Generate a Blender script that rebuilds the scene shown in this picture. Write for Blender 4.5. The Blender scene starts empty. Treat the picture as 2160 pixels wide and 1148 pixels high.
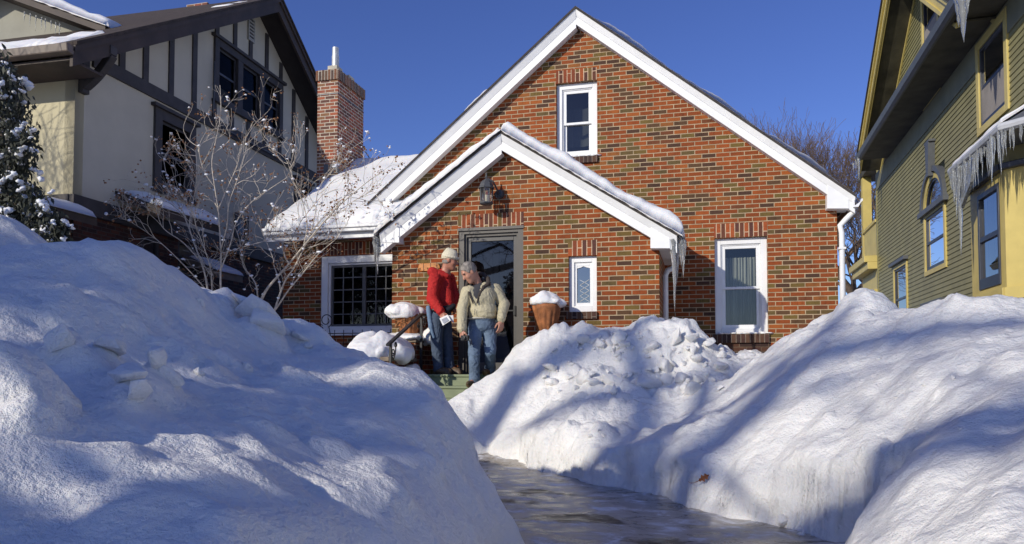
import bpy, bmesh, math, random
import numpy as np
from mathutils import Vector, geometry
random.seed(7)
rng = np.random.default_rng(11)
scene = bpy.context.scene
COL = scene.collection
R = math.radians

# ------------------------------------------------------------------ camera model
EYE = Vector((0, 0, 1.05))
F, PPX, PPY = 1565.0, 1080.0, 720.0
YAW, PITCH = R(14.5), math.atan2(60, 1565)
FWD = Vector((-math.sin(YAW) * math.cos(PITCH), math.cos(YAW) * math.cos(PITCH), math.sin(PITCH)))
RGT = Vector((math.cos(YAW), math.sin(YAW), 0))
UPV = RGT.cross(FWD)

def ray(u, v):
    return FWD + RGT * ((u - PPX) / F) - UPV * ((v - PPY) / F)
def pY(u, v, y):
    d = ray(u, v); return EYE + d * (y / d.y)
def pX(u, v, x):
    d = ray(u, v); return EYE + d * (x / d.x)
def pZ(u, v, z):
    d = ray(u, v); return EYE + d * ((z - EYE.z) / d.z)
def proj(p):
    q = Vector(p) - EYE; f = q.dot(FWD)
    return PPX + F * q.dot(RGT) / f, PPY - F * q.dot(UPV) / f

class Wall:
    """vertical plane with coordinates a (along), t (outwards), z (up)"""
    def __init__(s, O, d, n):
        s.O = Vector((O[0], O[1], 0)); s.d = Vector((d[0], d[1], 0)).normalized(); s.n = Vector((n[0], n[1], 0)).normalized()
    def w(s, a, t, z):
        p = s.O + s.d * a + s.n * t; p.z = z; return p
    def uv(s, u, v, t=0.0):
        d = ray(u, v); k = (t - s.n.dot(EYE - s.O)) / s.n.dot(d)
        p = EYE + d * k
        return s.d.dot(p - s.O), p.z

# ------------------------------------------------------------------ mesh builder
class MB:
    def __init__(s): s.v = []; s.f = []
    def add(s, pts, faces):
        o = len(s.v); s.v += [Vector(p) for p in pts]; s.f += [tuple(i + o for i in f) for f in faces]
    def quad(s, *pts): s.add(pts, [tuple(range(len(pts)))])
    def hexa(s, p):
        s.add(p, [(0,1,2,3),(7,6,5,4),(0,4,5,1),(1,5,6,2),(2,6,7,3),(3,7,4,0)])
    def box(s, W, a0, a1, t0, t1, z0, z1):
        s.hexa([W.w(a0,t0,z0), W.w(a1,t0,z0), W.w(a1,t0,z1), W.w(a0,t0,z1), W.w(a0,t1,z0), W.w(a1,t1,z0), W.w(a1,t1,z1), W.w(a0,t1,z1)])
    def cube(s, x0, x1, y0, y1, z0, z1):
        s.hexa([(x0,y0,z0),(x1,y0,z0),(x1,y0,z1),(x0,y0,z1),(x0,y1,z0),(x1,y1,z0),(x1,y1,z1),(x0,y1,z1)])
    def prism(s, W, poly, t0, t1):
        n = len(poly)
        s.add([W.w(a,t0,z) for a,z in poly] + [W.w(a,t1,z) for a,z in poly],
              [tuple(range(n)), tuple(range(2*n-1,n-1,-1))] + [(i,(i+1)%n,n+(i+1)%n,n+i) for i in range(n)])
    def quadpoly(s, W, tri, t):
        s.add([W.w(a,t,z) for a,z in tri], [tuple(range(len(tri)))])
    def wall(s, W, outer, holes, t=0.0, thick=0.25, reveal=0.12):
        loops = [outer] + [[(a0,z0),(a1,z0),(a1,z1),(a0,z1)] for a0,a1,z0,z1 in holes]
        flat = [p for l in loops for p in l]
        tris = geometry.tessellate_polygon([[Vector((a,z,0)) for a,z in l] for l in loops])
        s.add([W.w(a,t,z) for a,z in flat], [tuple(x) for x in tris])
        n = len(outer)
        for i in range(n):
            p, q = outer[i], outer[(i+1) % n]
            s.quad(W.w(p[0],t,p[1]), W.w(q[0],t,q[1]), W.w(q[0],t-thick,q[1]), W.w(p[0],t-thick,p[1]))
        for l in loops[1:]:
            for i in range(4):
                p, q = l[i], l[(i+1) % 4]
                s.quad(W.w(p[0],t,p[1]), W.w(q[0],t,q[1]), W.w(q[0],t-reveal,q[1]), W.w(p[0],t-reveal,p[1]))
    def tube(s, pts, rad, n=6, caps=True):
        pts = [Vector(p) for p in pts]
        if not hasattr(rad, '__len__'): rad = [rad] * len(pts)
        o = len(s.v); m = len(pts); ref = None
        for i, p in enumerate(pts):
            t = (pts[min(i+1,m-1)] - pts[max(i-1,0)])
            if t.length < 1e-9: t = Vector((0,0,1))
            t.normalize()
            if ref is None: ref = Vector((0,0,1)) if abs(t.z) < .9 else Vector((1,0,0))
            x = ref - t * ref.dot(t)
            if x.length < 1e-6: x = t.orthogonal()
            x.normalize(); y = t.cross(x); ref = x
            for k in range(n):
                a = 2*math.pi*k/n
                s.v.append(p + (x*math.cos(a) + y*math.sin(a)) * rad[i])
        for i in range(m-1):
            for k in range(n):
                k2 = (k+1) % n
                s.f.append((o+i*n+k, o+i*n+k2, o+(i+1)*n+k2, o+(i+1)*n+k))
        if caps and n > 2:
            s.f.append(tuple(o+k for k in range(n-1,-1,-1))); s.f.append(tuple(o+(m-1)*n+k for k in range(n)))
    def bar(s, p, q, w, h, up=(0,0,1)):
        p, q = Vector(p), Vector(q); t = (q-p).normalized(); u = Vector(up)
        x = t.cross(u).normalized() * (w/2); y = x.cross(t).normalized() * (h/2)
        s.hexa([p-x-y, p+x-y, p+x+y, p-x+y, q-x-y, q+x-y, q+x+y, q-x+y])
    def lathe(s, c, prof, n=20, flute=None):
        c = Vector(c); o = len(s.v); m = len(prof)
        for i, (r, z) in enumerate(prof):
            for k in range(n):
                a = 2*math.pi*k/n
                rr = r * (1 + (flute(a, i) if flute else 0))
                s.v.append(c + Vector((rr*math.cos(a), rr*math.sin(a), z)))
        for i in range(m-1):
            for k in range(n):
                k2 = (k+1) % n
                s.f.append((o+i*n+k, o+i*n+k2, o+(i+1)*n+k2, o+(i+1)*n+k))
        s.f.append(tuple(o+k for k in range(n-1,-1,-1))); s.f.append(tuple(o+(m-1)*n+k for k in range(n)))
    def blob(s, c, r, seed=0, n=10, m=7, amp=.25, flat=None):
        """lumpy closed ball, radii r=(rx,ry,rz)"""
        c = Vector(c); rr = random.Random(seed); o = len(s.v)
        ph = [(rr.uniform(0,6.28), rr.uniform(0,6.28), rr.randint(1,3), rr.randint(1,3), rr.uniform(.3,1)) for _ in range(5)]
        def f(a, b): return 1 + amp * sum(w*math.sin(i*a+p)*math.sin(j*b+q) for p,q,i,j,w in ph) / 1.8
        s.v.append(c + Vector((0,0,r[2]*f(0,0))))
        for i in range(1, m):
            b = math.pi*i/m
            for k in range(n):
                a = 2*math.pi*k/n; g = f(a,b)
                z = r[2]*math.cos(b)*g
                if flat is not None: z = max(z, -flat)
                s.v.append(c + Vector((r[0]*math.sin(b)*math.cos(a)*g, r[1]*math.sin(b)*math.sin(a)*g, z)))
        s.v.append(c + Vector((0,0,-(r[2] if flat is None else flat))))
        for k in range(n): s.f.append((o, o+1+k, o+1+(k+1)%n))
        for i in range(m-2):
            for k in range(n):
                s.f.append((o+1+i*n+k, o+1+(i+1)*n+k, o+1+(i+1)*n+(k+1)%n, o+1+i*n+(k+1)%n))
        e = o+1+(m-1)*n
        for k in range(n): s.f.append((e, e-n+(k+1)%n, e-n+k))
    def build(s, name, mat, parent=None, smooth=False, bevel=0, swap=False, recalc=True, base=None, uvscale=1.0, subd=0):
        root = parent
        while root is not None and root.parent is not None: root = root.parent
        off = Vector(root.location) if root is not None else (Vector(base) if base is not None else None)
        if off is None:
            xs = np.array([tuple(p) for p in s.v]); mn, mx = xs.min(0), xs.max(0)
            off = Vector(((mn[0]+mx[0])/2, (mn[1]+mx[1])/2, mn[2]))
        me = bpy.data.meshes.new(name)
        me.from_pydata([tuple(p - off) for p in s.v], [], s.f); me.validate(); me.update()
        if recalc:
            bm = bmesh.new(); bm.from_mesh(me); bmesh.ops.recalc_face_normals(bm, faces=bm.faces); bm.to_mesh(me); bm.free()
        boxuv(me, off, swap, uvscale)
        if smooth: me.shade_smooth()
        return link(name, me, mat, parent, off if root is None else Vector((0,0,0)), bevel, subd)

def boxuv(me, off, swap=False, sc=1.0):
    nl = len(me.loops)
    if nl == 0: return
    co = np.empty(len(me.vertices)*3); me.vertices.foreach_get('co', co); co = co.reshape(-1,3) + np.array(off)
    li = np.empty(nl, int); me.loops.foreach_get('vertex_index', li)
    npol = len(me.polygons); nr = np.empty(npol*3); me.polygons.foreach_get('normal', nr); nr = nr.reshape(-1,3)
    lt = np.empty(npol, int); me.polygons.foreach_get('loop_total', lt); pn = np.repeat(nr, lt, axis=0)
    P = co[li]; h = np.hypot(pn[:,0], pn[:,1]); h = np.where(h < 1e-6, 1, h)
    tx, ty = -pn[:,1]/h, pn[:,0]/h
    u = P[:,0]*tx + P[:,1]*ty; v = P[:,2].copy()
    flat = np.abs(pn[:,2]) > .8
    u = np.where(flat, P[:,0], u); v = np.where(flat, P[:,1], v)
    uv = np.stack([v, u] if swap else [u, v], 1) * sc
    lay = me.uv_layers.new(name='UVMap'); lay.data.foreach_set('uv', uv.astype(np.float32).ravel())

def link(name, me, mat, parent, loc, bevel=0, subd=0):
    o = bpy.data.objects.new(name, me); COL.objects.link(o)
    if mat is not None:
        for m in (mat if isinstance(mat, (list, tuple)) else [mat]): me.materials.append(m)
    o.location = loc
    if parent is not None: o.parent = parent
    if bevel:
        b = o.modifiers.new('bevel', 'BEVEL'); b.width = bevel; b.segments = 2; b.limit_method = 'ANGLE'; b.angle_limit = R(40)
    if subd:
        b = o.modifiers.new('sub', 'SUBSURF'); b.levels = b.render_levels = subd
    return o

def tag(o, label=None, cat=None, group=None, kind=None):
    if label: o['label'] = label
    if cat: o['category'] = cat
    if group: o['group'] = group
    if kind: o['kind'] = kind
    return o
def thing(name, label, cat, loc, group=None):
    o = bpy.data.objects.new(name, None); COL.objects.link(o); o.location = loc; o.empty_display_size = .2
    return tag(o, label, cat, group)

# ------------------------------------------------------------------ numpy noise
_perm = rng.permutation(256); _perm = np.concatenate([_perm, _perm, _perm])
_gr = rng.normal(size=(256, 2)); _gr /= np.linalg.norm(_gr, axis=1)[:, None]
_jit = rng.random((256, 2))
def perlin(x, y, seed=0):
    x = np.asarray(x, float) + seed*17.31; y = np.asarray(y, float) + seed*9.77
    xi = np.floor(x).astype(int); yi = np.floor(y).astype(int); xf, yf = x-xi, y-yi
    xi &= 255; yi &= 255
    def g(i, j, dx, dy):
        k = _perm[_perm[i & 255] + (j & 255)]; return _gr[k,0]*dx + _gr[k,1]*dy
    u = xf*xf*xf*(xf*(xf*6-15)+10); v = yf*yf*yf*(yf*(yf*6-15)+10)
    a = g(xi,yi,xf,yf); b = g(xi+1,yi,xf-1,yf); c = g(xi,yi+1,xf,yf-1); d = g(xi+1,yi+1,xf-1,yf-1)
    return (a+(b-a)*u + ((c+(d-c)*u) - (a+(b-a)*u))*v) * 1.4
def fbm(x, y, oct=4, seed=0, gain=.5):
    r = 0; a = 1.0
    for i in range(oct):
        r = r + a*perlin(x, y, seed+i*3); x = x*2.03; y = y*2.03; a *= gain
    return r
def worley(x, y, seed=0):
    x = np.asarray(x, float) + seed*13.7; y = np.asarray(y, float) + seed*5.1
    xi = np.floor(x).astype(int); yi = np.floor(y).astype(int); best = np.full(x.shape, 9.0); val = np.zeros(x.shape)
    for dx in (-1,0,1):
        for dy in (-1,0,1):
            k = _perm[_perm[(xi+dx) & 255] + ((yi+dy) & 255)]
            px = xi+dx+_jit[k,0]; py = yi+dy+_jit[k,1]
            d = np.hypot(x-px, y-py); m = d < best
            best = np.where(m, d, best); val = np.where(m, _jit[(k*7) & 255,0], val)
    return best, val
def sstep(a, b, x):
    t = np.clip((x-a)/(b-a), 0, 1); return t*t*(3-2*t)

# ------------------------------------------------------------------ materials
MATS = {}
def newmat(name):
    m = bpy.data.materials.new(name); m.use_nodes = True; nt = m.node_tree
    b = nt.nodes['Principled BSDF']; MATS[name] = m
    return m, nt, b
def N(nt, typ, **kw):
    n = nt.nodes.new(typ)
    for k, v in kw.items():
        if k.startswith('i_'):
            key = k[2:]
            n.inputs[int(key) if key.isdigit() else key.replace('_', ' ')].default_value = v
        else: setattr(n, k, v)
    return n
def L(nt, a, b): nt.links.new(a, b)
def rgba(c): return (c[0], c[1], c[2], 1)
def ramp(nt, fac, stops, interp='LINEAR'):
    r = nt.nodes.new('ShaderNodeValToRGB'); r.color_ramp.interpolation = interp
    e = r.color_ramp.elements
    while len(e) > 1: e.remove(e[-1])
    e[0].position = stops[0][0]; e[0].color = rgba(stops[0][1])
    for p, c in stops[1:]:
        x = e.new(p); x.color = rgba(c)
    L(nt, fac, r.inputs[0]); return r
def coords(nt, kind='Object', scale=(1,1,1), rot=(0,0,0)):
    tc = nt.nodes.new('ShaderNodeTexCoord'); mp = nt.nodes.new('ShaderNodeMapping')
    mp.inputs['Scale'].default_value = scale; mp.inputs['Rotation'].default_value = rot
    L(nt, tc.outputs[kind], mp.inputs[0]); return mp.outputs[0]
def noise_n(nt, vec, scale, detail=4, rough=.55, dist=0):
    n = N(nt, 'ShaderNodeTexNoise'); n.inputs['Scale'].default_value = scale; n.inputs['Detail'].default_value = detail
    n.inputs['Roughness'].default_value = rough; n.inputs['Distortion'].default_value = dist
    L(nt, vec, n.inputs['Vector']); return n
def bump_n(nt, b, h, strength=.3, dist=.01, prev=None):
    bp = N(nt, 'ShaderNodeBump'); bp.inputs['Strength'].default_value = strength; bp.inputs['Distance'].default_value = dist
    L(nt, h, bp.inputs['Height'])
    if prev is not None: L(nt, prev.outputs[0], bp.inputs['Normal'])
    L(nt, bp.outputs[0], b.inputs['Normal']); return bp
def simple(name, col, rough=.6, var=.2, vscale=5, bump=0, bscale=40, bdist=.004, metal=0, spec=.5, stretch=(1,1,1), col2=None):
    m, nt, b = newmat(name)
    v = coords(nt, 'Object', stretch)
    n = noise_n(nt, v, vscale, 5)
    lo = tuple(c*(1-var) for c in col); hi = col2 if col2 else tuple(min(1, c*(1+var)) for c in col)
    r = ramp(nt, n.outputs['Fac'], [(.3, lo), (.7, hi)])
    L(nt, r.outputs[0], b.inputs['Base Color'])
    b.inputs['Roughness'].default_value = rough; b.inputs['Metallic'].default_value = metal
    b.inputs['Specular IOR Level'].default_value = spec
    if bump:
        n2 = noise_n(nt, v, bscale, 4); bump_n(nt, b, n2.outputs['Fac'], bump, bdist)
    return m

def brick(name, palette, mortar, bw=.216, rh=.070, ms=.0145, dirt=None, off=.5):
    m, nt, b = newmat(name)
    tc = nt.nodes.new('ShaderNodeTexCoord')
    wob = noise_n(nt, tc.outputs['UV'], 14, 2)
    addv = N(nt, 'ShaderNodeMix', data_type='VECTOR'); addv.inputs[0].default_value = .004
    L(nt, tc.outputs['UV'], addv.inputs[4]); L(nt, wob.outputs['Color'], addv.inputs[5])
    t = N(nt, 'ShaderNodeTexBrick'); t.offset = off; t.offset_frequency = 2
    for k, val in (('Scale',1.0),('Mortar Size',ms/2),('Mortar Smooth',.25),('Bias',0.0),('Brick Width',bw),('Row Height',rh)):
        t.inputs[k].default_value = val
    t.inputs['Color1'].default_value = (0,0,0,1); t.inputs['Color2'].default_value = (1,1,1,1); t.inputs['Mortar'].default_value = (.5,.5,.5,1)
    L(nt, addv.outputs[1], t.inputs['Vector'])
    r = ramp(nt, t.outputs['Color'], palette, 'CONSTANT')
    # wire-cut streaks and mottling inside each brick
    mp = nt.nodes.new('ShaderNodeMapping'); mp.inputs['Scale'].default_value = (60, 9, 1); L(nt, tc.outputs['UV'], mp.inputs[0])
    st = noise_n(nt, mp.outputs[0], 1, 3, .6)
    st2 = noise_n(nt, tc.outputs['UV'], 9, 4, .6)
    mm = N(nt, 'ShaderNodeMath', operation='ADD'); L(nt, st.outputs['Fac'], mm.inputs[0]); L(nt, st2.outputs['Fac'], mm.inputs[1])
    rr = ramp(nt, mm.outputs[0], [(.0,(.55,.55,.55)), (.5,(1,1,1))]); rr.color_ramp.elements[0].position = .7; rr.color_ramp.elements[1].position = 1.15 if False else 1.0
    hsv = N(nt, 'ShaderNodeMix', data_type='RGBA', blend_type='MULTIPLY'); hsv.inputs[0].default_value = .75
    L(nt, r.outputs[0], hsv.inputs[6]); L(nt, rr.outputs[0], hsv.inputs[7])
    w3 = noise_n(nt, tc.outputs['UV'], .55, 6, .65); w3r = ramp(nt, w3.outputs['Fac'], [(.32,(.74,.74,.76)),(.55,(1,1,1)),(.75,(1.0,.97,.93))])
    wx3 = N(nt, 'ShaderNodeMix', data_type='RGBA', blend_type='MULTIPLY'); wx3.inputs[0].default_value = .9; L(nt, hsv.outputs[2], wx3.inputs[6]); L(nt, w3r.outputs[0], wx3.inputs[7]); hsv = wx3
    mn = noise_n(nt, tc.outputs['UV'], 5, 4, .6)
    mr = ramp(nt, mn.outputs['Fac'], [(.3, tuple(c*.6 for c in mortar)), (.68, tuple(min(1,c*1.1) for c in mortar))])
    mx = N(nt, 'ShaderNodeMix', data_type='RGBA'); L(nt, t.outputs['Fac'], mx.inputs[0]); L(nt, hsv.outputs[2], mx.inputs[6]); L(nt, mr.outputs[0], mx.inputs[7])
    out = mx.outputs[2]
    if dirt:
        # wet, sooty band below a given height (a real stain of the masonry)
        sx = N(nt, 'ShaderNodeSeparateXYZ'); L(nt, tc.outputs['UV'], sx.inputs[0])
        big = noise_n(nt, tc.outputs['UV'], 2.2, 4)
        a1 = N(nt, 'ShaderNodeMath', operation='MULTIPLY_ADD'); a1.inputs[1].default_value = .5; L(nt, big.outputs['Fac'], a1.inputs[0]); L(nt, sx.outputs[1], a1.inputs[2])
        d = N(nt, 'ShaderNodeMapRange'); d.inputs['From Min'].default_value = dirt[0]+.25; d.inputs['From Max'].default_value = dirt[1]+.25
        d.inputs['To Min'].default_value = dirt[2]; d.inputs['To Max'].default_value = 1
        L(nt, a1.outputs[0], d.inputs[0])
        mu = N(nt, 'ShaderNodeMix', data_type='RGBA', blend_type='MULTIPLY'); mu.inputs[0].default_value = 1
        L(nt, out, mu.inputs[6]); L(nt, d.outputs[0], mu.inputs[7]); out = mu.outputs[2]
    L(nt, out, b.inputs['Base Color'])
    b.inputs['Roughness'].default_value = .8; b.inputs['Specular IOR Level'].default_value = .3
    inv = N(nt, 'ShaderNodeMath', operation='MULTIPLY_ADD'); inv.inputs[1].default_value = -1; L(nt, t.outputs['Fac'], inv.inputs[0])
    sm = N(nt, 'ShaderNodeMath', operation='MULTIPLY'); sm.inputs[1].default_value = .35; L(nt, st.outputs['Fac'], sm.inputs[0]); L(nt, sm.outputs[0], inv.inputs[2])
    bump_n(nt, b, inv.outputs[0], .6, .008)
    return m

PAL = [(0,(.235,.053,.010)),(.12,(.300,.070,.013)),(.25,(.100,.050,.022)),(.34,(.265,.058,.011)),(.46,(.150,.096,.024)),(.54,(.320,.086,.016)),(.63,(.072,.034,.019)),(.71,(.245,.057,.012)),(.82,(.120,.078,.026)),(.89,(.155,.048,.017)),(.95,(.26,.088,.020))]
PAL_S = [(0,(.26,.060,.022)),(.2,(.13,.045,.025)),(.35,(.34,.080,.022)),(.5,(.17,.105,.032)),(.62,(.22,.055,.022)),(.8,(.10,.038,.028))]
PAL_C = [(0,(.30,.085,.05)),(.2,(.20,.07,.045)),(.4,(.24,.12,.06)),(.55,(.35,.10,.05)),(.7,(.13,.06,.045)),(.85,(.27,.10,.055))]
PAL_D = [(0,(.085,.028,.020)),(.25,(.055,.022,.018)),(.5,(.11,.04,.024)),(.75,(.04,.020,.018))]
M_BRICK = brick('red brick', PAL, (.45,.34,.21))
M_SOLD = brick('soldier brick', PAL_S, (.60,.43,.28), bw=.40, rh=.070)
M_SILL = brick('weathered sill brick', [(0,(.075,.035,.026)),(.3,(.05,.027,.023)),(.6,(.10,.05,.03))], (.22,.17,.13), bw=.40, rh=.070)
M_CHIM = brick('chimney brick', PAL_C, (.62,.55,.44), ms=.016)
M_CHSOLD = brick('chimney cap brick', [(0,(.13,.075,.05)),(.3,(.20,.09,.05)),(.6,(.09,.055,.045))], (.50,.45,.37), bw=.5, rh=.070, ms=.014)
M_DBRICK = brick('dark brown brick', PAL_D, (.075,.06,.05))
M_PIER = brick('porch brick', PAL_S, (.40,.30,.2))

# snow
def snow_mat(name, col, grain=1.0, sss=.35, clump=.5):
    m, nt, b = newmat(name)
    v = coords(nt)
    n0 = noise_n(nt, v, 2.0, 5); r = ramp(nt, n0.outputs['Fac'], [(.3, tuple(c*.94 for c in col)), (.7, col)])
    L(nt, r.outputs[0], b.inputs['Base Color'])
    b.inputs['Roughness'].default_value = .55; b.inputs['Specular IOR Level'].default_value = .35
    b.inputs['Subsurface Weight'].default_value = sss; b.inputs['Subsurface Radius'].default_value = (.6,.8,1.0); b.inputs['Subsurface Scale'].default_value = .035
    n1 = noise_n(nt, v, 9, 6, .62); b1 = bump_n(nt, b, n1.outputs['Fac'], clump, .05)
    n2 = noise_n(nt, v, 55, 4, .65); b2 = bump_n(nt, b, n2.outputs['Fac'], .5*grain, .012, b1)
    n3 = noise_n(nt, v, 260, 2, .6); bump_n(nt, b, n3.outputs['Fac'], .45*grain, .004, b2)
    return m
M_SNOW = snow_mat('snow', (.85,.835,.80), 1.2, .22, .85)
M_RSNOW = snow_mat('roof snow', (.86,.85,.83), grain=.35, clump=.15)
M_ICE, nt, b = newmat('icicle ice')
b.inputs['Base Color'].default_value = (.86,.89,.90,1); b.inputs['Roughness'].default_value = .16; b.inputs['IOR'].default_value = 1.31
b.inputs['Transmission Weight'].default_value = .8
n = noise_n(nt, coords(nt, 'Object', (1,1,.35)), 40, 3); bump_n(nt, b, n.outputs['Fac'], .5, .01)

# icy walk
M_WALK, nt, b = newmat('icy concrete walk')
v = coords(nt, 'Object', (1,1,1)); vs = coords(nt, 'Object', (1.25, 1.7, 1), (0,0,R(14)))
na = noise_n(nt, vs, 1.1, 6, .62, .4); nb = noise_n(nt, vs, 3.2, 7, .68, .6); nc = noise_n(nt, v, .9, 3)
rb = ramp(nt, nb.outputs['Fac'], [(.28,(.12,.092,.062)),(.42,(.26,.225,.18)),(.54,(.44,.41,.37)),(.63,(.76,.76,.76))])
ra = ramp(nt, na.outputs['Fac'], [(.37,(1,1,1)),(.43,(0,0,0))])
mx = N(nt, 'ShaderNodeMix', data_type='RGBA'); L(nt, ra.outputs[0], mx.inputs[0]); L(nt, rb.outputs[0], mx.inputs[6]); mx.inputs[7].default_value = (.055,.047,.036,1)
rc = ramp(nt, nc.outputs['Fac'], [(.62,(0,0,0)),(.75,(.55,.55,.55))])
mx2 = N(nt, 'ShaderNodeMix', data_type='RGBA'); L(nt, rc.outputs[0], mx2.inputs[0]); L(nt, mx.outputs[2], mx2.inputs[6]); mx2.inputs[7].default_value = (.16,.10,.055,1)
L(nt, mx2.outputs[2], b.inputs['Base Color'])
rr = ramp(nt, nb.outputs['Fac'], [(.35,(.16,.16,.16)),(.65,(.6,.6,.6))]); L(nt, rr.outputs[0], b.inputs['Roughness'])
bump_n(nt, b, nb.outputs['Fac'], .15, .008)
sp = ramp(nt, ra.outputs[0], [(0,(.17,.17,.17)),(1,(.10,.10,.10))]); L(nt, sp.outputs[0], b.inputs['Specular IOR Level'])
M_WHITE = simple('white painted trim', (.80,.80,.79), .45, .06, 3, .08, 60, .002)
M_VINYL = simple('white vinyl frame', (.78,.78,.77), .4, .06, 4)
M_SHINGLE = simple('dark shingle', (.045,.038,.035), .9, .4, 12, .5, 60, .01)
M_DOORFR = simple('grey brown door frame', (.095,.083,.070), .5, .12, 5)
M_BLACK = simple('black iron', (.018,.017,.017), .45, .3, 8)
M_LANT = simple('dark grey lantern metal', (.06,.062,.068), .5, .25, 10)
M_STUCCO = simple('grey stucco', (.54,.50,.40), .9, .07, 1.3, .5, 90, .006)
M_TIMBER = simple('dark brown timber', (.050,.043,.042), .7, .25, 4, .2, 30, .004)
M_RAKE = simple('dark brown bargeboard', (.050,.034,.026), .7, .3, 3, .2, 25, .004)
M_GUTBR = simple('brown gutter metal', (.16,.12,.09), .5, .2, 5)
M_TERRA = simple('terracotta', (.34,.125,.042), .75, .5, 9, .6, 60, .008)
M_GREENP = simple('green step paint', (.20,.235,.13), .55, .18, 4, .15, 30, .003)
M_TIN = simple('galvanised flue metal', (.55,.56,.55), .5, .2, 8, metal=.3)
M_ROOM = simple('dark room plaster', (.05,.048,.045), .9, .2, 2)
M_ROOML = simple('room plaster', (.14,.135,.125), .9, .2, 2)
M_YELLOW = simple('mustard trim paint', (.53,.42,.135), .5, .10, 3, .1, 30, .003)
M_NAVY = simple('navy sash paint', (.030,.034,.050), .4, .2, 6)
M_SLATE = simple('slate grey trim paint', (.085,.09,.10), .5, .15, 4)
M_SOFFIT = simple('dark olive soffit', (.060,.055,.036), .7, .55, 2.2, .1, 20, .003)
M_OLIVE = simple('olive frieze paint', (.17,.165,.10), .6, .15, 3)
M_BARK = simple('brown bark', (.12,.085,.06), .85, .35, 14, .5, 60, .01)
M_BARKL = simple('pale grey bark', (.52,.455,.37), .8, .3, 25, .3, 90, .004)
M_WOODO = simple('orange varnished wood', (.52,.18,.020), .35, .3, 12, stretch=(1,1,6))
M_LEAF = simple('dry brown leaf', (.26,.12,.045), .7, .5, 30)
M_LEAFO = simple('russet oak leaf', (.26,.085,.025), .55, .4, 30)
# siding is real lap boards; paint only
M_CLAP = simple('olive green clapboard paint', (.235,.212,.092), .55, .14, 2.5, .12, 30, .003)
# evergreen
M_NEEDLE = simple('dark evergreen needle', (.036,.040,.026), .7, .5, 10)

def glass(name, tint, gloss, rough=.02, trans=.6):
    m, nt, b = newmat(name); nt.nodes.remove(b)
    g = N(nt, 'ShaderNodeBsdfGlossy'); g.inputs['Roughness'].default_value = rough; g.inputs['Color'].default_value = (1,1,1,1)
    t = N(nt, 'ShaderNodeBsdfTransparent'); t.inputs['Color'].default_value = rgba(tint)
    f = N(nt, 'ShaderNodeFresnel'); f.inputs['IOR'].default_value = 1.5
    a = N(nt, 'ShaderNodeMath', operation='ADD'); a.inputs[1].default_value = gloss; L(nt, f.outputs[0], a.inputs[0])
    mix = N(nt, 'ShaderNodeMixShader'); L(nt, a.outputs[0], mix.inputs[0]); L(nt, t.outputs[0], mix.inputs[1]); L(nt, g.outputs[0], mix.inputs[2])
    v = coords(nt); n = noise_n(nt, v, 1.6, 1); bp = N(nt, 'ShaderNodeBump'); bp.inputs['Strength'].default_value = .02; bp.inputs['Distance'].default_value = .05
    L(nt, n.outputs['Fac'], bp.inputs['Height']); L(nt, bp.outputs[0], g.inputs['Normal'])
    L(nt, mix.outputs[0], nt.nodes['Material Output'].inputs[0]); return m
M_GLASS = glass('window glass', (.62,.65,.64), .03)
M_GLASSB = glass('bright reflecting window glass', (.6,.65,.68), .22)
M_GLASSD = glass('dim window glass', (.4,.4,.4), -.02)
def curtain_mat(name, col):
    m, nt, b = newmat(name); v = coords(nt, 'Object', (1,1,.12)); n = noise_n(nt, v, 11, 3)
    r = ramp(nt, n.outputs['Fac'], [(.3, tuple(c*.55 for c in col)), (.7, col)]); L(nt, r.outputs[0], b.inputs['Base Color']); b.inputs['Roughness'].default_value = .9
    return m
M_CURT = curtain_mat('grey sheer curtain', (.68,.68,.61))
M_CURTW = curtain_mat('white lace curtain', (.75,.77,.78))
M_BLIND = simple('tan screen mesh', (.27,.24,.21), .9, .12, 3)
# ================================================================== THE BRICK HOUSE
DM, DV = 12.13, 10.57
WM = Wall((0, DM), (1,0), (0,-1)); WV = Wall((0, DV), (1,0), (0,-1))
house = thing('brick_house', 'red brick house with steep white trimmed gable and small gabled entrance', 'house', (-2.5, DM, 0))

def ring(mb, W, a0, a1, z0, z1, wl, wr, wb, wt, t0, t1):
    mb.box(W, a0, a0+wl, t0, t1, z0, z1); mb.box(W, a1-wr, a1, t0, t1, z0, z1)
    mb.box(W, a0+wl, a1-wr, t0, t1, z0, z0+wb); mb.box(W, a0+wl, a1-wr, t0, t1, z1-wt, z1)
def rect(W, u0, v0, u1, v1, t=0):
    """rectangle on a wall from two opposite picture corners of the thing measured"""
    a0, z1 = W.uv(u0, v0, t); a1, z0 = W.uv(u1, v1, t)
    return min(a0,a1), max(a0,a1), min(z0,z1), max(z0,z1)
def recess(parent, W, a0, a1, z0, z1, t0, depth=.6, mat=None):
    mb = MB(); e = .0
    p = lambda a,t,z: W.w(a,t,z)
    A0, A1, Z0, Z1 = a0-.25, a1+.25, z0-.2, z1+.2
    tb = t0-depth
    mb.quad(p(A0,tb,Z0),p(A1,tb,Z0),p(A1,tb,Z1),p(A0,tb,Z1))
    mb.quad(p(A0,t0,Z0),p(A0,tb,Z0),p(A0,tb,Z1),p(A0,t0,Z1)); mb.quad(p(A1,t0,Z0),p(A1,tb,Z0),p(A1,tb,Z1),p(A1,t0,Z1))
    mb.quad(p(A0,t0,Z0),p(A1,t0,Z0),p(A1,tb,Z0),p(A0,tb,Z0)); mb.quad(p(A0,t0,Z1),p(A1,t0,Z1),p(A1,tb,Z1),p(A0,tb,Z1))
    return mb.build('room_lining', mat or M_ROOM, parent, recalc=False)

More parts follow.
